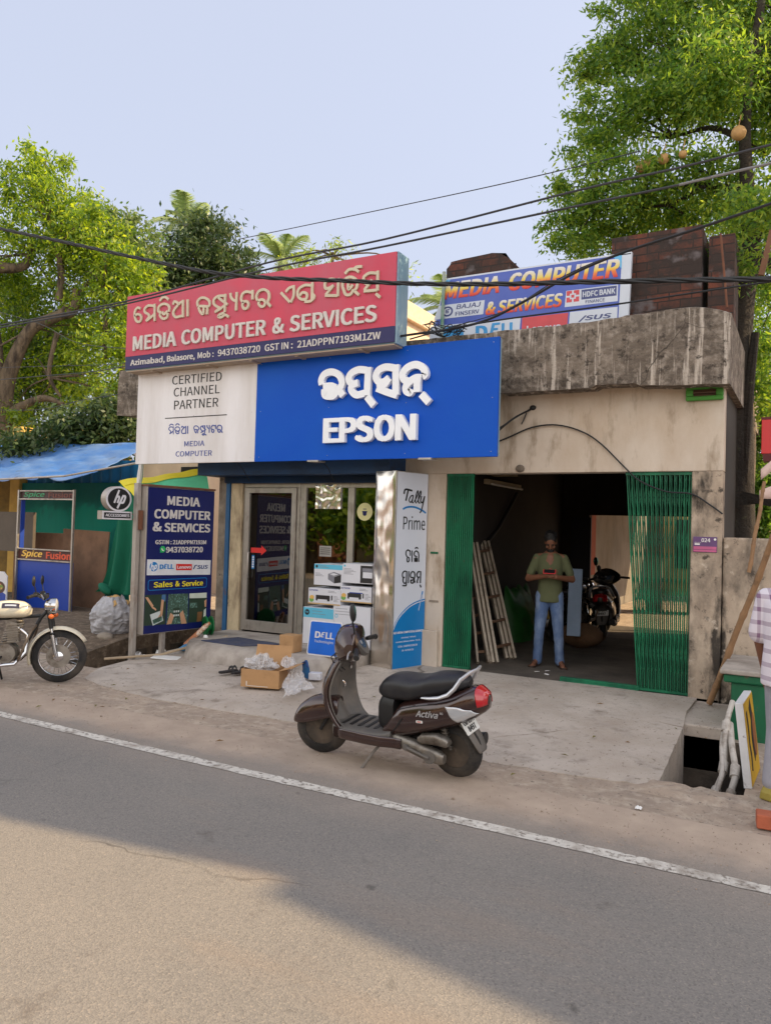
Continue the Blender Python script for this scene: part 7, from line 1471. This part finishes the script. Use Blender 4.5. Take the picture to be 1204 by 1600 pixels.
def aw(u, v): p = P1.lerp(P2, u).lerp(P4.lerp(P3, u), v); return (p.x, p.y, p.z + .03 * mnoise.noise((u * 4, v * 3, 0)) - .05 * math.sin(u * math.pi) * v)
b = MB(); b.grid(aw, 40, 16); b.build('cloth', M['greencloth'], t)
b = MB(); b.grid(lambda u, v: (lambda p: (p[0], p[1] - .012, p[2] + .01))(aw(u, v * .2)), 40, 3); b.grid(lambda u, v: (lambda p: (p[0] - .02, p[1] - .014, p[2]))(aw(v * .22 * (1 - u) + .0, u)), 12, 3); b.build('yellow_border', M['yellow'], t)
# sack, stone
t = thing('rubbish_sack', 'bulging grey woven rubbish sack on the roadside path', 'sack', (-8.78, -.75, .1))
b = MB()
def sk(u, v):
    a = 2 * math.pi * u; z = v; r = (.30 * math.sin(math.pi * (v * .80 + .12)) ** .6) * (1 + .12 * mnoise.noise((math.cos(a) * 2, math.sin(a) * 2, v * 4)) + .07 * mnoise.noise((math.cos(a) * 5, math.sin(a) * 5, v * 11)) + .07 * abs(mnoise.noise((math.cos(a) * 4, math.sin(a) * 4, v * 16 + math.cos(a) * 2))) - .10 * abs(mnoise.noise((math.cos(a) * 3 + 5, math.sin(a) * 3, v * 9))))
    return (-8.78 + r * math.cos(a) + .04 * v, -.72 + r * .85 * math.sin(a), .08 + .62 * v + .03 * mnoise.noise((math.cos(a) * 3, math.sin(a) * 3, 7)))
b.grid(sk, 90, 70); b.build('sack', mat('grey woven plastic', lin(186, 184, 188), .5, var=.1, scale=8, dirt=[(lin(120, 116, 116), .35, 5, None, .3)], bump=.3, bscale=30), t, smooth_angle=60)
b = MB(); b.grid(lambda u, v: (lerp(-8.95, -8.55, u), lerp(-.86, -.55, v), .58 + .12 * math.sin(math.pi * u) * math.sin(math.pi * v) + .09 * mnoise.noise((u * 5, v * 5, 2)) + .05 * mnoise.noise((u * 11, v * 11, 3))), 18, 14, smooth=False); b.build('contents', mat('ochre scraps', lin(200, 160, 100), .8), t)
b = MB(); b.ell((-8.55, -1.0, .17), (.13, .10, .06), 14, 10); b.ell((-8.48, -1.02, .16), (.08, .07, .05), 12, 8); tag(b.build('stone', mat('pale stone', lin(150, 138, 124), .95, var=.2, bump=.6, bscale=20)), 'flat pale stone at the foot of the grey sack', 'stone')
b = MB(); rnd = random.Random(4)
def rub(u, v): x = lerp(-8.3, -7.0, u); y = lerp(-2.0, .1, v); return (x, y, -.22 + .16 * mnoise.noise((x * 3, y * 3, 0)) + .1 * mnoise.noise((x * 9, y * 9, 0)))
b.grid(rub, 40, 60, smooth=False); tag(b.build('drain_rubble', M['soil']), kind='stuff')
# yellow fence and far houses
t = thing('yellow_fence', 'low yellow fence with square posts behind the tarpaulin', 'fence', tuple(D(80, 720, 17)))
b = MB(); q0, q1 = Vector(D(-60, 690, 17)), Vector(D(205, 690, 17)); b.bar((q0.x, q0.y, 1.6), (q1.x, q1.y, 1.6), .1, 3.2); b.build('wall', mat('yellow limewash', lin(170, 136, 70), .9, var=.1, dirt=[(lin(110, 90, 56), .45, 2, None, .3)]), t)
for x in (36, 82, 116, 150):
    p = Vector(D(x, 690, 16.9)); b = MB(); b.box(p.x - .16, p.x + .16, p.y - .16, p.y + .16, 0, D(x, 668, 16.9)[2]); b.build('post', mat('yellow post', lin(196, 158, 82), .9), t, bevel=.02)
def house(label, x0, x1, y0, y1, h, col, wins=()):
    t = thing('house', label, 'house', ((x0 + x1) / 2, y0, 0)); b = MB(); b.box(x0, x1, y0, y1, 0, h); b.build('wall', mat('house wall', col, .9, var=.05, dirt=[(tuple(v * .75 for v in col[:3]), .3, 1.5, (1, 1, .4), .4)]), t)
    b = MB(); b.box(x0 - .15, x1 + .15, y0 - .15, y1 + .15, h, h + .12); b.box(x0 - .08, x1 + .08, y0 - .08, y0 + .1, h + .121, h + .5); b.box(x0 - .08, x1 + .08, y1 - .1, y1 + .08, h + .121, h + .5); b.box(x1 - .1, x1 + .08, y0 + .101, y1 - .101, h + .121, h + .5); b.build('parapet', mat('parapet', tuple(v * .8 for v in col[:3]) + (1,), .9, var=.15, scale=9), t, bevel=.02)
    for (xx, zz, ww, hh) in wins:
        b = MB(); b.box(xx, xx + ww, y0 - .05, y0 + .02, zz, zz + hh); wo = b.build('window', M['dark'], t); b = MB(); b.box(xx - .06, xx + ww + .06, y0 - .12, y0 - .051, zz - .08, zz); b.build('sill', M['interior'], wo)
    return t
hp_ = at(650, 500, 9.0); house('cream house with thick parapet between the red signboard and the roof banner', hp_.x - 3.2, hp_.x - .1, 8.2, 12.5, at(650, 506, 9.0).z, lin(232, 206, 176))
hq = at(262, 742, 6.0); house('small cream house glimpsed under the white sign panel', hq.x - 1.2, hq.x + 1.1, 6.0, 10, 3.6, lin(220, 196, 170), ((hq.x + .5, 1.6, .6, 1.6),))
# far side of the road: it shows only in the glass and the steel
def row_house(label, x0, x1, col, h):
    y = -19.0; t = thing('house', label, 'house', ((x0 + x1) / 2, y, 0)); b = MB(); b.box(x0, x1, y - 6, y, 0, h); b.build('wall', mat('house wall', col, .9), t)
    n = int((x1 - x0) / 3); 
    for k in range(n): b = MB(); b.box(x0 + .7 + 3 * k, x0 + 2.1 + 3 * k, y, y + .04, .2 if k % 2 else 1.0, 2.4); b.build('window', M['dark'], t)
    b = MB(); b.box(x0 - .3, x1 + .3, y, y + 1.1, 2.9, 3.05); b.build('awning', M['roofslab'] if 'roofslab' in M else M['slab'], t)
row_house('orange house across the road', -34, -17, lin(176, 120, 92), 5.5); row_house('cream house across the road', -16.5, 6, lin(214, 190, 156), 4.5)
bt = thing('roadside_tree', 'tree across the road', 'tree', (-17, -16.5, 0)); leaf_mesh('crown', [((-17, -16.5, 5.5), (3, 2.5, 2.2), 1), ((-22, -16.5, 6), (3, 2.5, 2.2), 1), ((-14.5, -16, 2.3), (2.4, 1.2, 1.3), .8), ((-19, -15.6, 1.8), (2.2, 1.2, 1.3), .7), ((-11.5, -16.2, 3.4), (1.8, 1.2, 1.2), .5)], 700, .35, .14, [M['leafB'], M['leafA']], bt, 91, .2, .3, 7, -.3); b = MB(); limb(b, [(-17, -16.5, 0), (-17.2, -16.5, 3), (-17, -16.5, 6)], [.25, .2, .1]); limb(b, [(-17.2, -16.5, 3), (-20, -16.5, 4.5), (-22, -16.5, 6)], [.18, .14, .08]); b.build('trunk', M['bark'], bt)
# unseen block added at the right, its front shaped to cast the road shadow
t = thing('shadow_block', 'unseen tall block added right of the shop to shade the road', 'building', (11, 4, 0))
b = MB(); P_ = [(6.4, 2.66), (10.25, 2.66), (12.1, 2.93), (12.14, 2.75), (13.58, 2.51), (19, 1.6), (19, 6.5), (6.4, 5.6)]; b.prism(P_, 0, 12); b.build('wall', mat('shadow block wall', lin(206, 186, 160), .9), t)
b = MB()
for k in range(3):
    for j in range(3): b.box(7.2 + 1.1 * j, 7.9 + 1.1 * j, 2.58, 2.66, 1.2 + 3.4 * k, 2.6 + 3.4 * k)
b.build('window', M['dark'], t)

# ================================================================== RIGHT: BOUNDARY WALL, PLINTH, DRAIN
b = MB(); b.box(-.784, 2.6, .03, .23, 0, 1.79); tag(b.build('boundary_wall', M['stained'], bevel=.02), 'damp-stained cream boundary wall right of the garage pier', 'wall')
t = thing('green_plinth', 'green painted block with cement top beside the open drain', 'plinth', (-.45, -.65, 0))
b = MB(); b.box(-.60, -.08, -1.02, -.25, -.02, .50); b.box(-.66, -.08, -1.05, -.22, .50, .575); b.build('block', M['greenpaint'], t, bevel=.015)
b = MB(); b.box(-.69, -.05, -1.08, -.05, .576, .62); b.build('cement_top', M['step'], t, bevel=.012)
t = thing('painted_board', 'yellow board with thick white edge leaning beside the green plinth', 'board', (-.36, -2.2, 0))
Fy = frame((-.335, -2.45, .005), (0.02, .55, 0), (-.12, 0, 1)); b = MB(Fy); b.box(0, .56, 0, .60, -.055, -.001); b.build('white_frame', mat('scuffed white', lin(206, 206, 208), .6, dirt=[(lin(110, 100, 92), .12, 9, None, .1)]), t, bevel=.004)
b = MB(Fy); b.box(.012, .55, .012, .59, -.0008, .003, 0); b.stroke([(.1, .52), (.12, .4), (.10, .3), (.13, .2), (.11, .1)], .05, .003, .005, 1); b.stroke([(.30, .55), (.36, .42), (.30, .3), (.36, .15)], .12, .003, .005, 1); b.prism(sup(.42, .3, .09, .16, 20, 2), .005, .006, 2); b.build('painted_face', [mat('mustard paint', lin(190, 150, 20), .6, var=.1), M['dark'], mat('brown paint', lin(140, 84, 40), .6)], t)
t = thing('drain_pipes', 'cluster of white plastic pipes running down into the open drain', 'pipe', (-.58, -1.5, 0))
PV = mat('dirty white pvc', lin(190, 182, 172), .5, var=.08, scale=8, dirt=[(lin(120, 104, 88), .28, 6, None, .2)])
for pts, r in (([(-.58, -1.07, .34), (-.61, -1.3, .17), (-.595, -1.62, -.10), (-.62, -1.75, -.20), (-.69, -2.05, -.36)], .024), ([(-.585, -1.2, .17), (-.545, -1.5, .05), (-.50, -1.7, -.10), (-.515, -1.85, -.2), (-.56, -2.1, -.36)], .026), ([(-.61, -1.14, .2), (-.63, -1.4, .06), (-.60, -1.72, -.13), (-.645, -1.95, -.3)], .02)):
    b = MB(); limb(b, pts, [r] * len(pts), 10); b.build('pipe', PV, t)
b = MB()
for p, q in (((-.61, -1.27, .2), (-.612, -1.33, .13)), ((-.597, -1.58, -.07), (-.60, -1.66, -.13)), ((-.505, -1.66, -.06), (-.505, -1.74, -.13)), ((-.63, -1.8, -.23), (-.65, -1.9, -.28)), ((-.515, -1.87, -.21), (-.53, -1.95, -.26))): b.tube([p, q], .037, 12)
b.build('pipe_coupling', PV, t)
b = MB(); b.obox((-.15, -3.2, .052), (.24, .13, .085), Euler((0, 0, R(6))).to_matrix()); tag(b.build('brick', mat('red brick', lin(170, 92, 64), .9, var=.15, scale=12, bump=.3), bevel=.008), 'single red brick lying at the right edge of the road', 'brick')
def bamboo(label, p, q, r):
    p, q = Vector(p), Vector(q); n = 40; b = MB(); pts = [p.lerp(q, i / n) + Vector((.004 * math.sin(i * .3), 0, 0)) for i in range(n + 1)]
    b.tube(pts, [r * (1 + (.22 if i % 8 == 4 else 0)) * (1 - .15 * i / n) for i in range(n + 1)], 10); return tag(b.build('bamboo_pole', mat('weathered bamboo', lin(146, 112, 80), .7, var=.15, scale=9, dirt=[(lin(96, 74, 56), .25, 6, None, .2)])), label, 'pole')
bamboo('long thick bamboo pole leaning from the garage pier across the boundary wall', (-.86, -.2, .13), (-.22, -.92, 2.0), .03); bamboo('short orange-brown pole standing on the boundary wall top', (-.53, -.12, 1.45), (-.40, -.16, 2.35), .02)
rb = thing('red_sign_box', 'red sign box cut off by the right edge above the boundary wall', 'sign', tuple(at(1230, 690, .6))); p0, p1 = at(1189, 656, .6), at(1189, 709, .6)
b = MB(); b.box(p0.x, p0.x + .9, .6, .8, p1.z, p0.z); b.build('red_face', mat('red acrylic', lin(206, 44, 46), .4, var=.04), rb, bevel=.005); b = MB(); b.box(p0.x - .006, p0.x + .9, .606, .806, p0.z + .001, p0.z + .03); b.box(p0.x + .02, p0.x + .9, .58, .8, p1.z - .08, p1.z - .002); b.build('dark_trim', mat('maroon trim', lin(90, 24, 28), .6), rb)
b = MB(); pa = at(1188, 722, .3); b.loft([[tuple(at(1188 + 34 * s, 742 - 28 * s + k, .3 + .1 * s)) for k in (-9, 0, 8)] for s in (0, .25, .5, 1)], caps=False, closed=False); b.loft([[tuple(at(1186 + 34 * s, 772 - 6 * s + k * (.5 + .5 * s), .3 + .1 * s)) for k in (-12, 0, 14)] for s in (0, .25, .5, 1)], caps=False, closed=False)
o = b.build('faded_umbrella', mat('faded pink cloth', lin(206, 180, 170), .8)); so = o.modifiers.new('thick', 'SOLIDIFY'); so.thickness = .01; tag(o, 'faded pale pink cloth flaps under the red sign box', 'cloth')
b = MB(); b.bar(at(1155, 774, 1.2), at(1230, 790, 1.2), .05, .10); b.bar(at(1160, 786, 1.2), at(1230, 778, 1.25), .05, .05); tag(b.build('timber_beam', M['darkbark']), 'dark timber beam lying behind the boundary wall', 'beam')

# ================================================================== GARAGE CONTENTS AND YARD
M['ladder'] = mat('weathered aluminium ladder', lin(178, 164, 146), .55, .15, var=.1, scale=8, dirt=[(lin(110, 94, 80), .25, 6, None, .2)])
def ladder(label, f0, f1, t0, t1, n, wd=.03, extra=0):
    f0, f1, t0, t1 = map(Vector, (f0, f1, t0, t1)); t = thing('ladder', label, 'ladder', tuple(f0))
    for f, q in ((f0, t0), (f1, t1)):
        b = MB(); b.bar(f, q, wd, .07)
        for e in range(extra): o = Vector((-.045 * (e + 1), -.03 * (e + 1), 0)); b.bar(f + o, q + o, wd, .06)
        b.build('side_rail', M['ladder'], t, bevel=.004)
    b = MB()
    for k in range(n): s = (k + .6) / n; b.bar(f0.lerp(t0, s), f1.lerp(t1, s), .03, .03)
    b.build('rungs', mat('rusty rung', lin(104, 76, 56), .8), t)
ladder('tall pale ladder leaning on the left garage wall', (-3.43, .68, .13), (-3.36, 1.14, .13), (-4.03, 1.36, 1.62), (-4.05, 1.84, 1.64), 5, .035, 2)
ladder('short dim ladder leaning behind the tall pale ladder', (-3.62, .5, .13), (-3.50, .62, .13), (-4.02, 1.2, .95), (-4.04, 1.45, .97), 4)
b = MB(); b.tube([(-4.07, 1.9, 1.64), (-4.06, 2.3, 1.85), (-4.06, 2.8, 2.2), (-4.05, 3.05, 2.4)], .028, 8); tag(b.build('drain_hose', M['cable']), 'thick dark hose running up the left garage wall', 'hose')
t = thing('tube_light', 'unlit tube light batten on the left garage wall', 'light', (-4.05, 2.3, 2.5)); b = MB(); b.box(-4.08, -4.0, 1.7, 3.1, 2.46, 2.53); b.build('batten', mat('aged batten', lin(190, 176, 150), .6), t, bevel=.005); b = MB(); b.tube([(-3.97, 1.75, 2.46), (-3.97, 3.05, 2.46)], .016, 10); b.build('tube', M['white'], t)
t = thing('wall_shelf', 'cream ledge under the ceiling at the left garage wall', 'shelf', (-4.05, 1.4, 2.4)); b = MB(); b.box(-4.095, -3.75, 1.0, 2.2, 2.60, 2.66); b.build('board', mat('cream board', lin(190, 170, 140), .8), t)
b = MB(); b.grid(lambda u, v: (-4.02 + .3 * math.sin(math.pi * v * .5) ** .6 * (1 + .2 * mnoise.noise((u * 5, v * 5, 0))) * math.sin(math.pi * u) ** .4, 2.5 + 1.1 * u, .13 + .8 * (1 - v) * (1 + .15 * mnoise.noise((u * 6, v * 4, 3)))), 24, 16); tag(b.build('green_tarp_heap', mat('green plastic sheet', lin(30, 84, 30), .5, var=.2)), 'crumpled green plastic heap behind the ladders in the garage', 'tarp')
b = MB(); b.obox((-2.90, 2.3, .82), (.19, .03, .95), Euler((R(-8), 0, R(10))).to_matrix()); tag(b.build('pale_panel', mat('pale blue panel', lin(150, 172, 200), .6, var=.08), bevel=.01), 'pale blue panel leaning behind the man in the garage', 'panel')
b = MB(); b.grid(lambda u, v: (-2.92 + .34 * math.cos(2 * math.pi * u) * math.sin(math.pi * (v * .9 + .05)) ** .7 * (1 + .1 * mnoise.noise((u * 7, v * 3, 0))), 2.75 + .25 * math.sin(2 * math.pi * u) * math.sin(math.pi * (v * .9 + .05)) ** .7, .13 + .36 * v), 24, 12); tag(b.build('jute_sack', mat('brown jute', lin(110, 84, 62), .95, var=.15, scale=20)), 'brown jute sack on the garage floor behind the man', 'sack')
rnd = random.Random(2)
for i, (x, y) in enumerate(((-2.74, .55), (-2.83, .42), (-2.68, .32))):
    b = MB(); b.obox((x, y, .131), (.05, .03, .006), Euler((.1, .2, rnd.random() * 3)).to_matrix()); tag(b.build('paper_scrap', M['white']), ('white paper scrap on the garage floor by the man\'s feet', 'small paper scrap second from the man\'s feet', 'paper scrap nearest the garage threshold')[i], 'paper scrap', 'paper scraps on the garage floor')
t = thing('yard_wall', 'whitewashed yard wall with red-brown shutter seen through the back of the garage', 'wall', (-4.1, 9, 0)); b = MB(); b.box(-4.3, -4.02, 6.02, 22, 0, 3.2); b.build('plaster', M['yardwall'], t)
b = MB(); b.box(-4.019, -3.98, 6.9, 7.9, .95, 2.4); b.build('shutter', mat('red brown shutter', lin(128, 62, 44), .7, var=.2, scale=6, stretch=(1, 6, 1)), t); b = MB(); b.box(-4.019, -3.97, 6.1, 6.45, .11, 2.5); b.build('door', mat('brown door', lin(84, 56, 42), .7), t)
t = thing('yard_shade_sheet', 'unseen low sheet added over the yard to shade its wall', 'canopy', (-2.5, 8, 3)); b = MB(); b.box(-4.3, -.9, 6.25, 13.0, 2.9, 2.94); b.build('sheet', M['slab'], t)  # overhead sheet added to shade the yard wall and floor
for y in (6.4, 12.8): b = MB(); b.tube([(-1.0, y, .11), (-1.0, y, 2.9)], .04, 8); b.build('post', M['galv'], t)
t = thing('yard_house', 'pale yellow yard house wall seen through the gate bars', 'house', (-2, 15, 0)); b = MB(); b.box(-4.0, 3, 15, 18, 0, 3.4); b.build('wall', mat('yellow yard wall', lin(160, 140, 92), .9), t)
b = MB()
for x in (-3.4, -2.5, -1.7): b.box(x, x + .35, 14.95, 15.0, .9, 2.3)
b.build('window', M['dark'], t)
b = MB(); b.box(-2.35, -1.9, 9.4, 9.9, .11, 2.4); tag(b.build('white_pillar', M['yardwall']), 'white pillar standing in the sunny yard behind the gate bars', 'pillar'); b = MB(); b.box(-3.2, -2.9, 9.4, 9.7, .11, 2.5); tag(b.build('white_pillar', M['yardwall']), 'white pillar left of the gate bars in the sunny yard', 'pillar')
# wiring on the garage wall
b = MB(); pts = [at(x, y, -.03) for x, y in ((700, 690), (745, 700), (790, 685), (830, 668), (870, 664), (910, 675), (940, 695), (975, 730), (1000, 752), (1040, 768), (1080, 772), (1110, 790), (1128, 803))]; limb(b, pts, [.009] * len(pts), 6); tag(b.build('wall_cable', M['cable']), 'long black cable looping along the wall above the gate', 'cable')
b = MB(); limb(b, [at(768, 682, -.35), at(800, 655, -.2), at(828, 640, -.01)], [.012] * 3, 6); limb(b, [at(768, 676, -.35), at(806, 652, -.2), at(830, 638, -.01)], [.008] * 3, 6); b.ell(at(832, 637, -.01), (.04, .03, .03), 10, 6); limb(b, [at(822, 645, -.05), at(818, 655, -.05), at(814, 663, -.05)], [.007] * 3, 6); tag(b.build('wall_cable', M['cable']), 'short twin black cable ending in a hole beside the blue board', 'cable')
# ================================================================== OVERHEAD LINES
def line(label, pts, r, Y, strands=1, m='cable', name='power_cable'):
    P0 = [at(x, y, Y if not isinstance(Y, tuple) else lerp(Y[0], Y[1], i / (len(pts) - 1))) for i, (x, y) in enumerate(pts)]; Q = []
    for i in range(len(P0) - 1):
        a, b_, c, d = P0[max(i - 1, 0)], P0[i], P0[i + 1], P0[min(i + 2, len(P0) - 1)]
        for k in range(24 if strands > 1 else 6):
            t = k / (24 if strands > 1 else 6); Q.append(.5 * ((2 * b_) + (c - a) * t + (2 * a - 5 * b_ + 4 * c - d) * t * t + (3 * b_ - a - 3 * c + d) * t ** 3))
    Q.append(P0[-1]); b = MB()
    if strands == 1: b.tube(Q, r, 6)
    else:
        for s in range(strands):
            L_ = 0; W_ = []
            for i, p in enumerate(Q):
                if i: L_ += (p - Q[i - 1]).length
                a = L_ * 9 + 2 * math.pi * s / strands; W_.append(p + Vector((0, math.cos(a), math.sin(a))) * r * .62)
            b.tube(W_, r * .62, 6)
    return tag(b.build(name, M[m]), label, 'cable')
M['cablegrey'] = mat('grey cable', lin(120, 118, 118), .6); M['cabledark'] = mat('dark grey cable', lin(52, 52, 56), .6)
line('thick twisted black cable crossing in front of the red signboard and the banner', [(-60, 342), (0, 357), (100, 378), (200, 400), (320, 424), (420, 434), (520, 438), (640, 443), (760, 444), (900, 441), (1060, 438), (1204, 436), (1300, 436)], .019, -2.4, 3)
line('thin wire rising from behind the red signboard to the right tree, topmost', [(372, 374), (560, 335), (740, 297), (890, 263), (1000, 236)], .007, (2.5, .5), 1, 'cabledark')
line('dark wire passing over the red signboard, upper of the pair', [(-40, 517), (0, 508), (200, 470), (420, 410), (600, 374), (900, 298), (1060, 262), (1204, 226), (1290, 205)], .010, -1.9, 1, 'cabledark')
line('wire passing over the red signboard, lower of the pair', [(-40, 520), (0, 512), (200, 474), (430, 418), (600, 385), (900, 322), (1060, 289), (1110, 276)], .010, -2.0, 1, 'cabledark'); line('pale grey wire at the upper right continuing the lower of the pair', [(1060, 289), (1110, 277), (1204, 255), (1290, 235)], .011, -2.0, 1, 'cablegrey')
line('black cable climbing over the roof banner towards the tree', [(560, 536), (640, 523), (700, 515), (760, 500), (820, 470), (900, 425), (980, 392), (1080, 360), (1204, 318), (1290, 288)], .014, -.9); line('thin black wire crossing the lower half of the roof banner', [(640, 530), (700, 514), (780, 500), (900, 484), (1000, 470), (1100, 455), (1204, 440), (1290, 428)], .009, -.95); line('thin wire doubling the cable over the roof banner', [(700, 512), (790, 485), (870, 437), (940, 405), (985, 396)], .005, -.85)
line('slack thin wire from the left tree to the white sign panel, lower', [(-30, 596), (60, 588), (150, 580), (235, 564)], .007, (1, -.5), 1, 'cabledark'); line('thin wire crossing the left tree below the red signboard', [(-30, 480), (60, 505), (120, 535), (200, 545)], .006, (1.5, 0), 1, 'cabledark'); line('faint wire sagging low across the left tree', [(-30, 640), (60, 640), (130, 625), (212, 612)], .006, (1, 0), 1, 'cabledark'); line('thin wire across the limbs of the left tree', [(-20, 575), (80, 572), (160, 570), (205, 566)], .005, (1, 0), 1, 'cabledark')
b = MB(); rnd = random.Random(12)
for k in range(9):
    pts = [at(660 + rnd.uniform(0, 20) + 11 * i, 514 + rnd.uniform(-13, 12), -.40 + rnd.uniform(-.05, .05)) for i in range(6)]; limb(b, pts, [.006] * 6, 5)
tag(b.build('cable_tangle', M['cable']), 'tangled coil of black cable on the roof edge above the blue board', 'cable')
b = MB(); b.bar(at(1188, 430, 1.0), at(1206, 360, 1.0), .06, .05); tag(b.build('wooden_prop', mat('brown prop', lin(120, 84, 62), .8)), 'brown timber prop slanting in the right tree', 'prop')
b = MB(); b.tube([at(1125, 365, -.05), at(1130, 420, -.05), at(1135, 480, -.05)], .012, 6); tag(b.build('iron_rod', M['rust']), 'thin rusty rod standing against the narrow brick pier', 'rod')
# loose soil spilling along the front of the open drain
b = MB()
def spill(u, v):
    x = lerp(-1.12, -.28, u); y = lerp(-2.98, -2.66 + .07 * mnoise.noise((u * 6, 0, 0)), v); e = min(1, 6 * u, 6 * (1 - u), 3 * v)
    return (x, y, .0015 + max(0, e) * (.022 + .02 * mnoise.noise((x * 5, y * 5, 0)) + .012 * mnoise.noise((x * 15, y * 15, 0))) - (.04 if v > .98 else 0))
b.grid(spill, 50, 16); tag(b.build('dirt_spill', M['dust']), kind='structure')
DL = [mat('dry leaf', lin(122, 92, 54), .9), mat('dry olive leaf', lin(112, 106, 58), .9)]
rl = random.Random(31)
for i in range(46):
    x = rl.uniform(-7.2, -.7); y = rl.uniform(-4.1, -.9); z = .016 if y < apron_front(x) else apron_z(x, y) + .014
    if -3.7 < x < -1.9 and y > -3.9 and y < -3.0 or (x < -4.6 and y > -1.6): continue
    a = rl.random() * 6.28; s_ = rl.uniform(.02, .04); c_, d_ = math.cos(a) * s_, math.sin(a) * s_; b = MB()
    b.add([(x - c_, y - d_, z), (x - d_ * .35, y + c_ * .35, z + .012), (x + c_, y + d_, z + .004), (x + d_ * .35, y - c_ * .35, z + .008)], [(0, 3, 2, 1)]); tag(b.build('dry_leaf', DL[i % 2]), 'small dry fallen leaf lying on the forecourt and road edge', 'leaf', 'dry leaves scattered on the forecourt')
# grit along the worn road edge
b = MB(); rg_ = random.Random(77)
for i in range(2600):
    x = rg_.uniform(-9, .6); y = -3.75 + rg_.gauss(0, .35) if i % 3 else rg_.uniform(-4.0, -2.7)
    if y < -4.6 or y > apron_front(x) + .05: continue
    r = rg_.uniform(.002, .006) * (1.6 if rg_.random() < .06 else 1); z = .006
    b.add([(x - r, y, z), (x, y - r * .8, z), (x + r, y + r * .2, z), (x, y + r, z), (x + r * .1, y, z + r * .9)], [(0, 1, 4), (1, 2, 4), (2, 3, 4), (3, 0, 4)], mi=i % 2)
tag(b.build('gravel', [M['dust'], mat('grey grit', lin(156, 140, 125), .95)]), kind='stuff')
# litter on the verge
for i in range(14):
    x, y = rnd.uniform(-7.2, -.4), rnd.uniform(-4.0, -2.9); r = rnd.uniform(.005, .013)
    if -3.8 < x < -1.8: y = rnd.uniform(-3.9, -3.7)
    b = MB(); b.ell((x, y, .008 + r * .4), (r, r * .8, r * .6), 7, 5); tag(b.build('pebble', M['dust']), 'small earth-coloured pebble lying on the dusty road edge', 'pebble', 'pebbles on the dusty verge')
b = MB(); b.grid(lambda u, v: (lerp(-.97, -.93, u), lerp(-3.35, -3.30, v), .012 + .02 * abs(mnoise.noise((u * 4, v * 4, 1)))), 6, 6, smooth=False); tag(b.build('paper_scrap', M['white']), 'white paper scrap on the dust in front of the open drain', 'paper scrap')
